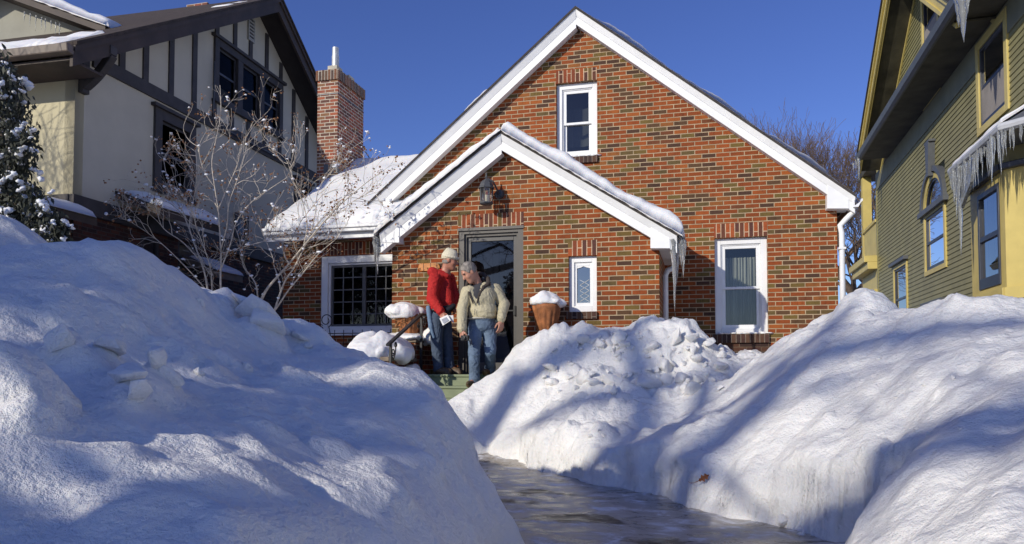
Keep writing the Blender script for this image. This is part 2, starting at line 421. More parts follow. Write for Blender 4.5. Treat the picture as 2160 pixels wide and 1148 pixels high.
def double_hung(parent, W, r, split, tf=-.07, cas=.075, sash=.05, matf=None, mats=None, glassm=None, room=None, name='window'):
    """casing ring, two sashes (upper one in front), panes; r=(a0,a1,z0,z1), split = meeting rail height"""
    a0,a1,z0,z1 = r; matf = matf or M_WHITE; mats = mats or M_VINYL; glassm = glassm or M_GLASS
    mb = MB(); ring(mb, W, a0, a1, z0, z1, cas, cas, cas*.8, cas, tf-.10, tf)
    ring(mb, W, a0+cas, a1-cas, z0+cas*.8, z1-cas, .018, .018, .018, .018, tf-.10, tf-.02)
    fr = mb.build(name, matf, parent, bevel=.006)
    b0, b1, c0, c1 = a0+cas+.018, a1-cas-.018, z0+cas*.8+.018, z1-cas-.018
    for k, (q0, q1, tt) in enumerate(((split-.02, c1, tf-.035), (c0, split+.02, tf-.07))):
        mb = MB(); ring(mb, W, b0, b1, q0, q1, sash, sash, sash*(1.15 if k else .8), sash*(.8 if k else 1.0), tt-.03, tt)
        s = mb.build('sash', mats, fr, bevel=.004)
        mb = MB(); mb.quad(W.w(b0+sash,tt-.018,q0+.03), W.w(b1-sash,tt-.018,q0+.03), W.w(b1-sash,tt-.018,q1-.03), W.w(b0+sash,tt-.018,q1-.03))
        mb.build('pane', glassm, fr)
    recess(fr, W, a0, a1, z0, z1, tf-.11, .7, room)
    return fr
def soldier(parent, W, r, proud=.003, mat=None, name='soldier_course', t0=-.05):
    mb = MB(); mb.box(W, r[0], r[1], t0, proud, r[2], r[3]); return mb.build(name, mat or M_SOLD, parent, swap=True)

# ---- key points of the main gable (front edge of the roof, 0.16 m in front of the wall)
OV = .16
apx = WM.uv(1215, 22, OV); tipR = WM.uv(1803, 417, OV); gl = WM.uv(790, 424, OV)
mR = (apx[1]-tipR[1])/(tipR[0]-apx[0]); mL = (apx[1]-gl[1])/(apx[0]-gl[0])
XR = WM.uv(1767, 560)[0]; XL = WM.uv(597, 600)[0]
EZ = 3.50                                    # wing eave height
def zmain(a, d=0):
    return (apx[1] - (a-apx[0])*mR if a > apx[0] else apx[1] - (apx[0]-a)*mL) - d
r_att = rect(WM, 1173, 177, 1260, 329); r_rw = rect(WM, 1507, 503, 1621, 704)
r_pic = list(rect(WM, 677, 541, 748, 703)); r_pic[1] = r_pic[0] + 2*(WM.uv(763, 620)[0]-r_pic[0]); r_pic[3] = WM.uv(683, 541)[1]
xw = (apx[1]-.12-EZ)/mL
outer = [(XL,-.3),(XR,-.3),(XR,zmain(XR,.13)),(apx[0],apx[1]-.13),(apx[0]-xw, EZ),(XL,EZ)]
mb = MB(); mb.wall(WM, outer, [r_att, r_rw, r_pic])
mb.build('wall', M_BRICK, house)
YB = 20.5
mb = MB(); mb.quad((XR,DM+.25,-.3),(XR,YB,-.3),(XR,YB,zmain(XR,.13)),(XR,DM+.25,zmain(XR,.13)))
mb.build('side_wall', M_BRICK, house)
mb = MB(); mb.quad((XL,DM+.25,-.3),(XL,YB-1.5,-.3),(XL,YB-1.5,EZ),(XL,15,5.6),(XL,DM+.25,EZ))
mb.build('side_wall', M_BRICK, house)
mb = MB(); mb.quad((XL,YB,-.3),(XR,YB,-.3),(XR,YB,zmain(XR)),(apx[0],YB,apx[1]-.05),(XL,YB,EZ)); mb.build('rear_wall', M_BRICK, house)

# windows of the front
sp = WM.uv(1218, 256)[1]; w_att = double_hung(house, WM, r_att, sp, cas=.09, room=M_ROOML)
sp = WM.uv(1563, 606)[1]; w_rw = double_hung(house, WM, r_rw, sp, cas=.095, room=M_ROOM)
def curtain(parent, W, a0, a1, z0, z1, t, mat, folds=14, amp=.02):
    mb = MB(); n = folds*6; pts = []
    for i in range(n+1):
        a = a0+(a1-a0)*i/n; tt = t + amp*math.sin(i*2*math.pi/6 + .6*math.sin(i*.37)) + .5*amp*math.sin(i*.61)
        pts.append((a, tt))
    for i in range(n):
        mb.quad(W.w(pts[i][0],pts[i][1],z0), W.w(pts[i+1][0],pts[i+1][1],z0), W.w(pts[i+1][0],pts[i+1][1],z1), W.w(pts[i][0],pts[i][1],z1))
    return mb.build('curtain', mat, parent, smooth=True, recalc=False)
curtain(w_rw, WM, r_rw[0]+.14, r_rw[1]-.10, r_rw[2]+.05, r_rw[3]-.28, -.30, M_CURT, 12, .025)
curtain(w_att, WM, r_att[0]+.1, r_att[1]-.10, r_att[2]+.3, r_att[3]-.32, -.42, simple('dull shade cloth', (.10,.10,.095), .9), 3, .02)
# soldier courses and brick sills
s = rect(WM, 1172, 148, 1261, 173); soldier(house, WM, (r_att[0], r_att[1], r_att[3]+.005, r_att[3]+.215), name='soldier_course')
soldier(house, WM, (r_rw[0]-.005, r_rw[1]+.005, r_rw[3]+.005, r_rw[3]+.225))
soldier(house, WM, (r_pic[0]-.02, r_pic[1]+.02, r_pic[3]+.01, r_pic[3]+.235))
def brick_sill(W, r, dz=.11, ex=.05):
    mb = MB(); mb.box(W, r[0]-ex, r[1]+ex*.2, -.05, .045, r[2]-dz, r[2]-.004); return mb.build('brick_sill', M_SILL, house, swap=True, bevel=.006)
brick_sill(WM, (r_att[0]+.08, r_att[1], r_att[2], 0)); brick_sill(WM, r_rw, .14)
mb = MB(); mb.box(WM, r_rw[0]-.03, r_rw[1]+.03, -.05, .003, .8, r_rw[2]-.141); mb.build('wet_brick_patch', brick('wet dark brick', [(0,(.060,.024,.018)),(.3,(.040,.020,.016)),(.6,(.085,.035,.020))], (.13,.085,.055)), house)
# picture window: casing, centre mullion, leaded squares, panes
a0,a1,z0,z1 = r_pic
mb = MB(); ring(mb, WM, a0, a1, z0, z1, .13, .13, .10, .13, -.14, -.02); ring(mb, WM, a0+.13, a1-.13, z0+.10, z1-.13, .035, .035, .03, .035, -.14, -.06)
mb.box(WM, a0-.02, a1+.02, -.05, .06, z0-.04, z0+.02)
pw = mb.build('picture_window', M_WHITE, house, bevel=.008)
b0,b1,c0,c1 = a0+.165, a1-.165, z0+.13, z1-.165; mid = (b0+b1)/2
mb = MB(); ring(mb, WM, b0, b1, c0, c1, .04, .04, .04, .04, -.14, -.09); mb.box(WM, mid-.035, mid+.035, -.14, -.088, c0+.04, c1-.04)
mb.build('sash', simple('grey metal sash', (.10,.10,.10), .5), pw, bevel=.004)
mb = MB()
for h0, h1 in ((b0+.04, mid-.035), (mid+.035, b1-.04)):
    for k in (1,2): a = h0+(h1-h0)*k/3; mb.box(WM, a-.008, a+.008, -.122, -.104, c0+.04, c1-.04)
    for k in range(1,5): z = c0+(c1-c0)*k/5; mb.box(WM, h0, h1, -.120, -.106, z-.008, z+.008)
mb.build('lead_cames', simple('grey lead came', (.16,.16,.155), .5), pw)
mb = MB()
for h0, h1 in ((b0+.04, mid-.035), (mid+.035, b1-.04)): mb.quad(WM.w(h0,-.125,c0), WM.w(h1,-.125,c0), WM.w(h1,-.125,c1), WM.w(h0,-.125,c1))
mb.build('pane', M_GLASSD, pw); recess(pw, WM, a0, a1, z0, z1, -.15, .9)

# ---- rake trim: flat fascia with a crown strip that leans out above it
def rake(W, p, q, ov, side, w1=.078, w2=.185, endcut=None):
    """p upper end, q lower end (a,z) of the roof's front edge; returns two meshes' builders merged into one part"""
    d = Vector((q[0]-p[0], q[1]-p[1])).normalized(); nrm = Vector((d.y, -d.x))
    if nrm.y > 0: nrm = -nrm
    # vertical offsets so that both slopes mitre at the apex
    k = 1/abs(nrm.y); v1, v2 = w1*k, w2*k
    mb = MB()
    P = lambda e, dv, t: W.w(e[0], t, e[1]-dv)
    mb.hexa([P(p,.0,ov+.055),P(q,.0,ov+.055),P(q,0,ov-.03),P(p,0,ov-.03),P(p,v1,ov+.004),P(q,v1,ov+.004),P(q,v1,ov-.03),P(p,v1,ov-.03)])
    mb.hexa([P(p,v1+.001,ov),P(q,v1+.001,ov),P(q,v1+.001,ov-.03),P(p,v1+.001,ov-.03),P(p,v2,ov),P(q,v2,ov),P(q,v2,ov-.03),P(p,v2,ov-.03)])
    # soffit back to the wall
    mb.hexa([P(p,v2-.03,ov-.031),P(q,v2-.03,ov-.031),P(q,v2-.03,.004),P(p,v2-.03,.004),P(p,v2-.006,ov-.031),P(q,v2-.006,ov-.031),P(q,v2-.006,.004),P(p,v2-.006,.004)])
    return mb
rake(WM, apx, tipR, OV, 1).build('rake_board', M_WHITE, house, bevel=.003)
qL = (apx[0]-3.95, apx[1]-3.95*mL)
rake(WM, apx, qL, OV, -1, .11, .225).build('rake_board', M_WHITE, house, bevel=.003)
# pork chop return at the right eave
def return_box(W, corners_px, ov, thick, back):
    pts = [W.uv(u, v, ov+.012) for u, v in corners_px]
    mb = MB(); mb.prism(W, pts, ov+.012, ov-thick); return mb
return_box(WM, [(1745,372),(1790,405),(1791,440),(1745,440)], OV, .30, 0).build('eave_return', M_WHITE, house, bevel=.004)
# main roof
def slab(W, p, q, t0, t1, th, ext=0):
    mb = MB(); mb.hexa([W.w(p[0],t0,p[1]), W.w(q[0],t0,q[1]), W.w(q[0],t1,q[1]), W.w(p[0],t1,p[1]), W.w(p[0],t0,p[1]+th), W.w(q[0],t0,q[1]+th), W.w(q[0],t1,q[1]+th), W.w(p[0],t1,p[1]+th)]); return mb
slab(WM, apx, tipR, OV+.07, -8.6, .045).build('roof', M_SHINGLE, house)
slab(WM, apx, qL, OV+.07, -8.6, .045).build('roof', M_SHINGLE, house)
# eave gutter and downspout on the right
gz = tipR[1]-.02
mb = MB(); gx = tipR[0]-.03
prof = [(0,-.02),(0,-.13),(.07,-.13),(.10,-.07),(.13,-.04),(.13,-.01),(.115,-.01),(.105,-.05),(.02,-.11),(.015,-.02)]
mb.add([(gx+a, DM-OV-.05, gz+z) for a,z in prof]+[(gx+a, YB, gz+z) for a,z in prof], [tuple(range(10)), tuple(range(19,9,-1))]+[(i,(i+1)%10,10+(i+1)%10,10+i) for i in range(10)])
gut = mb.build('gutter', M_WHITE, house)
dp = [(1799,436),(1799,448),(1785,462),(1772,476),(1770,492)]
pts = [pY(u,v,DM-.06) for u,v in dp]; x0 = XR+.02
pts[-1].x = x0+.035; pts.append(Vector((x0+.035, DM-.06, .9)))
mb = MB(); mb.tube(pts, .042, 8); mb.build('downspout', M_WHITE, house, smooth=True)
for z in (pts[-2].z-.25, 1.75): mb = MB(); mb.cube(x0-.02, x0+.085, DM-.11, DM-.02, z, z+.03); mb.build('downspout_strap', M_WHITE, house)

# ---- the left wing roof: eave along the front, ridge behind
EY, RY, RZ = DM-.42, 15.0, 5.55
ms = (RZ-EZ)/(RY-EY)
xl = XL-.08
mb = MB(); mb.hexa([(xl,EY,EZ),(-3.2,EY,EZ),(-3.2,RY,RZ),(xl,RY,RZ),(xl,EY,EZ+.06),(-3.2,EY,EZ+.06),(-3.2,RY,RZ+.06),(xl,RY,RZ+.06)])
mb.hexa([(xl,RY+.001,RZ),(-3.2,RY+.001,RZ),(-3.2,YB-1,EZ),(xl,YB-1,EZ),(xl,RY+.001,RZ+.06),(-3.2,RY+.001,RZ+.06),(-3.2,YB-1,EZ+.06),(xl,YB-1,EZ+.06)])
mb.build('wing_roof', M_SHINGLE, house)
mb = MB(); mb.cube(xl-.02, -4.75, EY-.10, EY-.005, EZ-.06, EZ+.035); mb.cube(xl-.03, -4.75, EY-.13, EY-.07, EZ+.0, EZ+.06)
mb.build('wing_gutter', M_VINYL, house, bevel=.01)
mb = MB(); mb.cube(xl+.02, -4.75, EY, DM-.004, EZ-.10, EZ-.061); mb.cube(xl, -4.75, EY-.003, EY+.03, EZ-.16, EZ-.061)
mb.build('wing_soffit', M_WHITE, house, bevel=.004)
mb = MB(); mb.hexa([(xl-.02,EY,EZ-.16),(xl+.02,EY,EZ-.16),(xl+.02,RY,RZ-.16),(xl-.02,RY,RZ-.16),(xl-.02,EY,EZ+.05),(xl+.02,EY,EZ+.05),(xl+.02,RY,RZ+.05),(xl-.02,RY,RZ+.05)])
mb.build('wing_bargeboard', M_WHITE, house)

# ---- chimney (shares the house's wall: a part) with cap course and flue
CY0, CY1 = 13.8, 15.0
cx1 = pY(711, 360, CY0).x; cx0 = pY(668, 380, CY0).x; cz = pY(718, 145, CY0).z
mb = MB(); mb.cube(cx0, cx1, CY0, CY1, 2.5, cz-.22); ch = mb.build('chimney', M_CHIM, house)
mb = MB(); mb.cube(cx0-.03, cx1+.03, CY0-.03, CY1+.03, cz-.22, cz); mb.build('chimney_cap', M_CHSOLD, ch, swap=True, bevel=.008)
mb = MB(); mb.cube(cx0-.008, cx1+.008, CY0-.008, CY1+.008, cz-.52, cz-.50); mb.build('lead_band', M_SLATE, ch)
fx = (cx0+cx1)/2+.02
mb = MB(); mb.cube(fx-.11, fx+.11, CY0+.15, CY0+.40, cz, cz+.16); M_FLUE = simple('pale clay flue', (.50,.46,.37), .8, .2, 8); mb.build('flue_block', M_FLUE, ch, bevel=.01)
mb = MB(); mb.cube(fx-.02, fx+.19, CY0+.55, CY0+.80, cz, cz+.10); mb.build('flue_block', M_FLUE, ch, bevel=.01)
mb = MB(); mb.tube([(fx+.01,CY0+.27,cz+.16),(fx+.01,CY0+.27,cz+.40)], .075, 14); mb.tube([(fx+.01,CY0+.27,cz+.40),(fx+.01,CY0+.27,cz+.58)], [.068,.068], 14)
mb.build('flue_pipe', M_TIN, ch, smooth=False)
mb = MB(); mb.cube(cx0+.16, cx1+.004, CY0-.006, CY0+.1, pY(700,366,CY0).z, pY(700,346,CY0).z); mb.build('flashing', M_SLATE, ch)

# ---- the gabled entrance
va = WV.uv(1058, 284, OV); vR = WV.uv(1428, 499, OV); vL = WV.uv(803, 494, OV)
vmR = (va[1]-vR[1])/(vR[0]-va[0]); vmL = (va[1]-vL[1])/(va[0]-vL[0])
VXL = WV.uv(827, 620)[0]; VXR = WV.uv(1391, 620)[0]
zv = lambda a: va[1]-(a-va[0])*vmR if a > va[0] else va[1]-(va[0]-a)*vmL
r_door = rect(WV, 967, 484, 1104, 785); r_door = (r_door[0], r_door[1], .985, r_door[3]); r_sw = rect(WV, 1199, 541, 1259, 657)
mb = MB(); mb.wall(WV, [(VXL,-.3),(VXR,-.3),(VXR,zv(VXR)-.12),(va[0],va[1]-.12),(VXL,zv(VXL)-.12)], [r_door, r_sw], thick=.22, reveal=.10)
mb.build('entrance_wall', M_BRICK, house)
mb = MB(); mb.quad((VXR,DV+.221,-.3),(VXR,DM,-.3),(VXR,DM,zv(VXR)-.12),(VXR,DV+.221,zv(VXR)-.12)); mb.build('entrance_side_wall', M_BRICK, house)
mb = MB(); mb.quad((VXL,DV+.221,-.3),(VXL,DM,-.3),(VXL,DM,zv(VXL)-.12),(VXL,DV+.221,zv(VXL)-.12))
mb.build('entrance_side_wall', M_BRICK, house)
slab(WV, va, (vR[0]+.02, vR[1]-.02*vmR), OV+.07, -(DM-DV)+.01, .05).build('entrance_roof', M_SHINGLE, house)
slab(WV, va, (vL[0]-.02, vL[1]-.02*vmL), OV+.07, -(DM-DV)+.01, .05).build('entrance_roof', M_SHINGLE, house)
rake(WV, va, vR, OV, 1, .082, .195).build('rake_board', M_WHITE, house, bevel=.003)
rake(WV, va, vL, OV, -1, .11, .235).build('rake_board', M_WHITE, house, bevel=.003)
return_box(WV, [(1372,464),(1412,487),(1414,524),(1372,524)], OV, .16+DM-DV-.01, 0).build('eave_return', M_WHITE, house, bevel=.004)
return_box(WV, [(811,490),(842,466),(842,512),(806,512)], OV, .34, 0).build('eave_return', M_WHITE, house, bevel=.004)
# downspout tucked behind the entrance
ex = pY(1403, 575, DV+.9).x
mb = MB(); zt = pY(1415,570,DV+.9).z
mb.tube([(vR[0]-.05,DV+.9,zt+.28),(vR[0]-.05,DV+.9,zt+.10),(vR[0]-.09,DV+.9,zt+.03),(ex+.04,DV+.9,zt),(ex,DV+.9,zt-.08),(ex,DV+.9,.9)], .045, 8); mb.build('downspout', M_WHITE, house, smooth=True)
# soldier courses, sill
soldier(house, WV, (r_door[0]-.005, r_door[1]+.005, r_door[3]+.004, r_door[3]+.215)); soldier(house, WV, (r_sw[0]-.005, r_sw[1]+.01, r_sw[3]+.004, r_sw[3]+.225)); brick_sill(WV, r_sw, .11, .03)
# little window with scalloped top and diamond leading
a0,a1,z0,z1 = r_sw
mb = MB(); ring(mb, WV, a0, a1, z0, z1, .075, .075, .09, .085, -.13, -.06)
sw = mb.build('small_window', M_WHITE, house, bevel=.006)
g0,g1,h0,h1 = a0+.075,a1-.075,z0+.09,z1-.085
mb = MB(); ring(mb, WV, g0, g1, h0, h1, .035,.035,.045,.05,-.13,-.085)
q0,q1,k0,k1 = g0+.035,g1-.035,h0+.045,h1-.05
arc = [(q0+(q1-q0)*i/16, k1-.035+.03*math.sin(math.pi*i/16)**.8-.012*abs(math.sin(2*math.pi*i/16))) for i in range(17)]
mb.prism(WV, [(q1,k1+.01),(q0,k1+.01)]+arc, -.11, -.09)
mb.build('sash', M_VINYL, sw, bevel=.003)
mb = MB(); mb.quad(WV.w(q0,-.115,k0),WV.w(q1,-.115,k0),WV.w(q1,-.115,k1),WV.w(q0,-.115,k1)); mb.build('pane', M_GLASSB, sw)
mb = MB(); cxm = (q0+q1)/2+.012; dw = (q1-q0)*.36; zz = k0+.02; st = (k1-.14-k0)/5
for i in range(5):
    s1 = -1 if i % 2 else 1
    for sg in (1,-1):
        mb.bar(WV.w(cxm-sg*s1*dw,-.106,zz+st*i), WV.w(cxm+sg*s1*dw if False else cxm-sg*s1*dw+sg*s1*2*dw,-.106,zz+st*(i+1)), .006,.006, up=(0,1,0)) if i<4 else None
mb.build('lead_cames', simple('pale came', (.5,.5,.48), .4), sw); recess(sw, WV, a0, a1, z0, z1, -.14, .5)

# door: stepped grey frame, storm door with tall glass, inner door behind
a0,a1,z0,z1 = r_door
mb = MB(); ring(mb, WV, a0, a1, z0, z1, .085, .085, .0005, .075, -.16, -.015); ring(mb, WV, a0+.085, a1-.085, z0, z1-.075, .03, .03, .0005, .04, -.16, -.05)
mb.box(WV, a0-.01, a1+.01, -.03, .012, z1-.03, z1+.012)
dr = mb.build('door', M_DOORFR, house, bevel=.005)
s0,s1,y0,y1 = a0+.115,a1-.115,z0+.01,z1-.115
mb = MB(); ring(mb, WV, s0, s1, y0, y1, .06, .055, .16, .07, -.13, -.085)
mb.build('storm_door', simple('bronze storm door frame', (.085,.078,.070), .4, .1, 5), dr, bevel=.005)
mb = MB(); mb.quad(WV.w(s0+.06,-.11,y0+.16),WV.w(s1-.055,-.11,y0+.16),WV.w(s1-.055,-.11,y1-.07),WV.w(s0+.06,-.11,y1-.07)); mb.build('door_pane', glass('storm door glass', (.22,.23,.27), .015), dr)
mb = MB(); mb.box(WV, s1-.05, s1-.015, -.085, -.045, y0+.86, y0+1.0); mb.bar(WV.w(s1-.04,-.05,y0+.93), WV.w(s1-.14,-.05,y0+.93), .018,.018); mb.build('door_handle', M_BLACK, dr)
mb = MB(); mb.box(WV, a0+.05, a1-.05, -.34, -.30, z0, z1-.05); 
for c in ((s0+.08, s0+.34, y0+1.15, y1-.15),(s0+.42, s1-.1, y0+1.15, y1-.15),(s0+.08, s1-.1, y0+.2, y0+.95)): ring(mb, WV, c[0],c[1],c[2],c[3],.02,.02,.02,.02,-.30,-.285)
mb.build('inner_door', simple('dark inner door', (.022,.022,.030), .5, .15, 4), dr)
recess(dr, WV, a0, a1, z0, z1, -.17, .4)

# ---- wall lantern over the door (hangs on the wall: a thing of its own)
lp = WV.uv(1026, 412, .24); lc = WV.w(lp[0], .24, 0)
lan = thing('wall_lantern', 'dark grey carriage lantern with seeded glass over the front door', 'lantern', WV.w(lp[0]+.05, 0, lp[1]-.1))
zc = lp[1]
m6 = 6
mb = MB()
mb.lathe((lc.x,lc.y,0), [(.002,zc+.335),(.012,zc+.32),(.009,zc+.29),(.020,zc+.27),(.013,zc+.245),(.028,zc+.235),(.034,zc+.22)], 10)
mb.lathe((lc.x,lc.y,0), [(.045,zc+.222),(.075,zc+.20),(.100,zc+.16),(.108,zc+.125),(.122,zc+.11),(.122,zc+.098),(.10,zc+.095)], 8)
mb.build('lantern_cap', M_LANT, lan, bevel=0)
mb = MB()
for k in range(8):
    a = 2*math.pi*(k+.0)/8
    mb.tube([(lc.x+.098*math.cos(a),lc.y+.098*math.sin(a),zc+.10),(lc.x+.088*math.cos(a),lc.y+.088*math.sin(a),zc-.115)], .007, 5)
mb.lathe((lc.x,lc.y,0), [(.05,zc-.15),(.085,zc-.14),(.105,zc-.125),(.105,zc-.11),(.085,zc-.105)], 8)
mb.build('cage', M_LANT, lan)
mb = MB(); mb.lathe((lc.x,lc.y,0), [(.092,zc+.098),(.082,zc-.108)], 8); mb.build('lantern_glass', glass('seeded lantern glass', (.85,.82,.75), .05, .25), lan)
mb = MB(); mb.tube([(lc.x,lc.y,zc-.10),(lc.x,lc.y,zc+.0)], .03, 10); mb.build('bulb_tube', simple('white candle tube', (.75,.72,.62), .5), lan)
mb = MB(); bx = lc.x+.135
mb.tube([WV.w(bx,.045,zc+.06), WV.w(bx,.003,zc+.06)], [.06,.075], 16)
mb.tube([WV.w(bx,.04,zc+.05), WV.w(bx-.01,.14,zc+.12), WV.w(bx-.04,.22,zc+.20), WV.w(bx-.10,.24,zc+.235), WV.w(lc.x,.24,zc+.23)], .014, 8)
mb.tube([WV.w(bx,.04,zc+.03), WV.w(bx,.10,zc-.03), WV.w(bx-.01,.15,zc-.02), WV.w(bx-.02,.16,zc+.03)], .010, 6)
mb.build('bracket', M_LANT, lan)

# ---- wooden plaque on the brick behind the man in red
ap = WV.uv(882, 564, .03); ap2 = WV.uv(928, 564, .03)
plq = thing('wall_plaque', 'orange varnished wooden plaque on the brick behind the red jacket', 'plaque', WV.w((ap[0]+ap2[0])/2, 0, ap[1]-.07))
mb = MB(); n = 10; hh = .062; pl = []
for i in range(n+1): a = math.pi/2+math.pi*i/n; pl.append((ap[0]+hh+hh*math.cos(a), ap[1]+hh*math.sin(a)))
for i in range(n+1): a = -math.pi/2+math.pi*i/n; pl.append((ap2[0]-hh+hh*math.cos(a), ap2[1]+hh*math.sin(a)))
mb.prism(WV, pl, .002, .035); mb.build('board', M_WOODO, plq, bevel=.008)
M_GRV = simple('dark groove', (.10,.035,.01), .6)
for aa in (ap[0]+.085, ap[0]+.20, ap[0]+.30): mb = MB(); mb.box(WV, aa, aa+.008, .03, .037, ap[1]-hh+.004, ap[1]+hh-.004); mb.build('groove', M_GRV, plq)

# ================================================================== PORCH
PZ, PF = .985, 9.72
porch = thing('porch', 'concrete front porch with green painted steps between brick piers', 'porch', (-3.1, PF, 0))
SX0, SX1 = -3.98, -2.3
mb = MB(); mb.cube(SX0, SX1, PF+.03, DV-.004, -.2, PZ-.002); mb.build('floor', simple('dark porch floor', (.07,.075,.06), .5, .3, 4), porch)
for i in range(4):
    zt = PZ-.155*i; y0 = PF-.28*i
    mb = MB(); mb.cube(SX0+.002*i, SX1-.002*i, y0, y0+.279 if i else PF+.029, -.25, zt-.035); mb.cube(SX0+.002*i, SX1-.002*i, y0-.02, y0+.279 if i else PF+.029, zt-.034, zt)
    mb.build('step', M_GREENP, porch, bevel=.006)
def pier(x0,x1,y0,y1,zt):
    mb = MB(); mb.cube(x0,x1,y0,y1,-.2,zt-.06); p = mb.build('pier', M_PIER, porch)
    mb = MB(); mb.cube(x0-.03,x1+.02,y0-.03,y1+.02,zt-.06,zt); mb.build('pier_cap', simple('worn stone cap', (.22,.17,.12), .8, .3, 6, .2, 30), p, bevel=.01)
pier(-4.56,-4.0,9.0,9.94,1.22); pier(-4.55,-4.0,9.945,10.54,1.50); pier(-2.29,-1.75,9.95,10.54,1.50)

# handrail
hr = thing('handrail', 'black iron handrail sloping up the left side of the green steps', 'handrail', (-3.93, 9.4, .5))
hx = -3.93
A = pX(820,726,hx); B = pX(889,663,hx); Cc = Vector((hx, DV-.01, B.z-.01))
mb = MB(); mb.bar(A+(B-A)*-.03, B, .055, .03); mb.bar(B, Cc, .055, .03); mb.build('rail', M_BLACK, hr, bevel=.006)
for P, zb in ((A+(B-A)*.05, .5), (B, PZ)):
    mb = MB(); mb.cube(hx-.016,hx+.016,P.y-.016,P.y+.016,zb,P.z-.012); mb.build('post', M_BLACK, hr)
mb = MB()
def scroll(c, r, turns=1.6, start=0, ax=(0,1,0), n=26):
    ax = Vector(ax); pts = []
    for i in range(n+1):
        a = start + turns*2*math.pi*i/n; rr = r*(1-.62*i/n)
        pts.append(Vector(c) + ax*(rr*math.cos(a)) + Vector((0,0,rr*math.sin(a))))
    return pts
mb.tube(scroll((hx, A.y+.14, A.z-.10), .055, 1.5, 2.5), .008, 5); mb.tube(scroll((hx, A.y+.22, A.z-.005), .04, 1.5, -.5), .008, 5)
mb.build('scroll', M_BLACK, hr, smooth=True); mb = MB()
mb.tube([(hx,A.y+.09,A.z-.14),(hx,A.y+.15,A.z-.2),(hx,A.y+.21,A.z-.13),(hx,A.y+.24,A.z+.02)], .008, 5); mb.build('scroll', M_BLACK, hr, smooth=True); mb = MB()
mb.tube(scroll((hx, B.y+.13, B.z-.12), .06, 1.5, 0), .008, 5); mb.build('scroll', M_BLACK, hr, smooth=True); mb = MB(); mb.tube(scroll((hx, B.y-.10, B.z-.16), .05, 1.5, 3), .008, 5)
mb.build('scroll', M_BLACK, hr, smooth=True)

# planters
def planter(name_label, c, h, r, leaves):
    t = thing('planter', name_label, 'planter', c)
    mb = MB()
    prof = [(r*.62,0),(r*.62,.03),(r*.52,.05),(r*.62,.09),(r*.78,h*.5),(r*.90,h-.105),(r*1.0,h-.085),(r*1.04,h-.03),(r*1.0,h),(r*.86,h),(r*.84,h-.04)]
    mb.lathe(c, prof, 72, lambda a,i: .11*abs(math.sin(a*7)) if 2 < i < 6 else 0)
    mb.build('pot', M_TERRA, t, smooth=True)
    mb = MB(); mb.lathe((c[0],c[1],c[2]), [(r*.85,h-.045),(r*.4,h-.03),(.01,h-.02)], 20); mb.build('soil', simple('dark soil', (.05,.035,.025), .95), t)
    if leaves:
        mb = MB(); rr = random.Random(5)
        for i in range(90):
            a = rr.uniform(2.6,5.2); q = Vector((c[0]+r*1.05*math.cos(a), c[1]+r*1.05*math.sin(a), c[2]+h-rr.uniform(.0,.22)))
            d = Vector((rr.gauss(0,1),rr.gauss(0,1),rr.gauss(-.6,1))).normalized()*.035; e = d.orthogonal().normalized()*.018
            mb.quad(q-e, q+d*.5-e*1.3, q+d, q+d*.5+e*1.3)
        mb.build('dead_foliage', M_LEAF, t, recalc=False)
    return t
pl1 = pY(863, 703, 10.2); planter('fluted terracotta planter left of the steps under a drooping snow cap', (pl1.x, 10.2, 1.50), .40, .185, True)
pl2 = pY(1153, 695, 10.25); planter('fluted terracotta planter right of the door under a snow cap', (pl2.x, 10.25, 1.50), pY(1153,643,10.25).z-1.50, .195, False)

# wire fence in front of the picture window
FY = 11.25
wf = thing('wire_fence', 'low black wire garden border with scrolls under the picture window', 'garden fence', (-6, FY, 1.0))
mb = MB(); zt = pY(760,703,FY).z
xs = [pY(u,703,FY).x for u in (686,706,725,744,764,784,804,824)]
mb.tube([(xs[0]-.05,FY,zt),(xs[-1],FY,zt)], .008, 5)
mb.build('rail', M_BLACK, wf)
for x in xs:
    mb = MB(); mb.tube([(x,FY,.9),(x,FY,zt+.06)], .006, 5); mb.build('picket', M_BLACK, wf)
c = pY(688,676,FY); mb = MB(); mb.tube(scroll((c.x,FY,c.z), .12, 1.3, -1.2, (1,0,0)), .008, 5); mb.tube(scroll((c.x-.10,FY,c.z-.14), .07, 1.3, 1.0, (1,0,0)), .008, 5); mb.tube([(c.x+.05,FY,c.z-.1),(c.x+.08,FY,c.z-.25),(c.x+.07,FY,.9)], .008, 5); mb.build('scroll', M_BLACK, wf, smooth=True)

wire = MB(); wire.tube([pY(763,314,15.6), pY(772,322,15.9), pY(784,341,16.4)], .012, 5); tag(wire.build('service_wire', M_BLACK), 'thin black service wire sloping behind the chimney over the snowy roof', 'wire')
# ================================================================== LEFT NEIGHBOUR: half-timbered stucco house
al = R(1.8)
WL = Wall((-10.3, 10.3), (-math.sin(al), math.cos(al)), (math.cos(al), math.sin(al)))
aC = WL.uv(156, 300)[0]
cor = WL.w(aC, 0, 0)
WLF = Wall((cor.x, cor.y), (-math.cos(al), -math.sin(al)), (math.sin(al), -math.cos(al)))
tud = thing('stucco_house', 'grey stucco house with dark brown half timbering and wide gable', 'house', cor)
OL = .62
eL = WL.uv(160, 94, OL); pk = WL.uv(589, -4, OL); fr = WL.uv(676, 190, OL)
mN = (pk[1]-eL[1])/(pk[0]-eL[0]); mF = (pk[1]-fr[1])/(fr[0]-pk[0])
zrL = lambda a: pk[1]-(pk[0]-a)*mN if a < pk[0] else pk[1]-(a-pk[0])*mF
aF = pk[0] + (pk[0]-aC)*.97
zb = WL.uv(300, 452)[1]                         # foot of the stucco
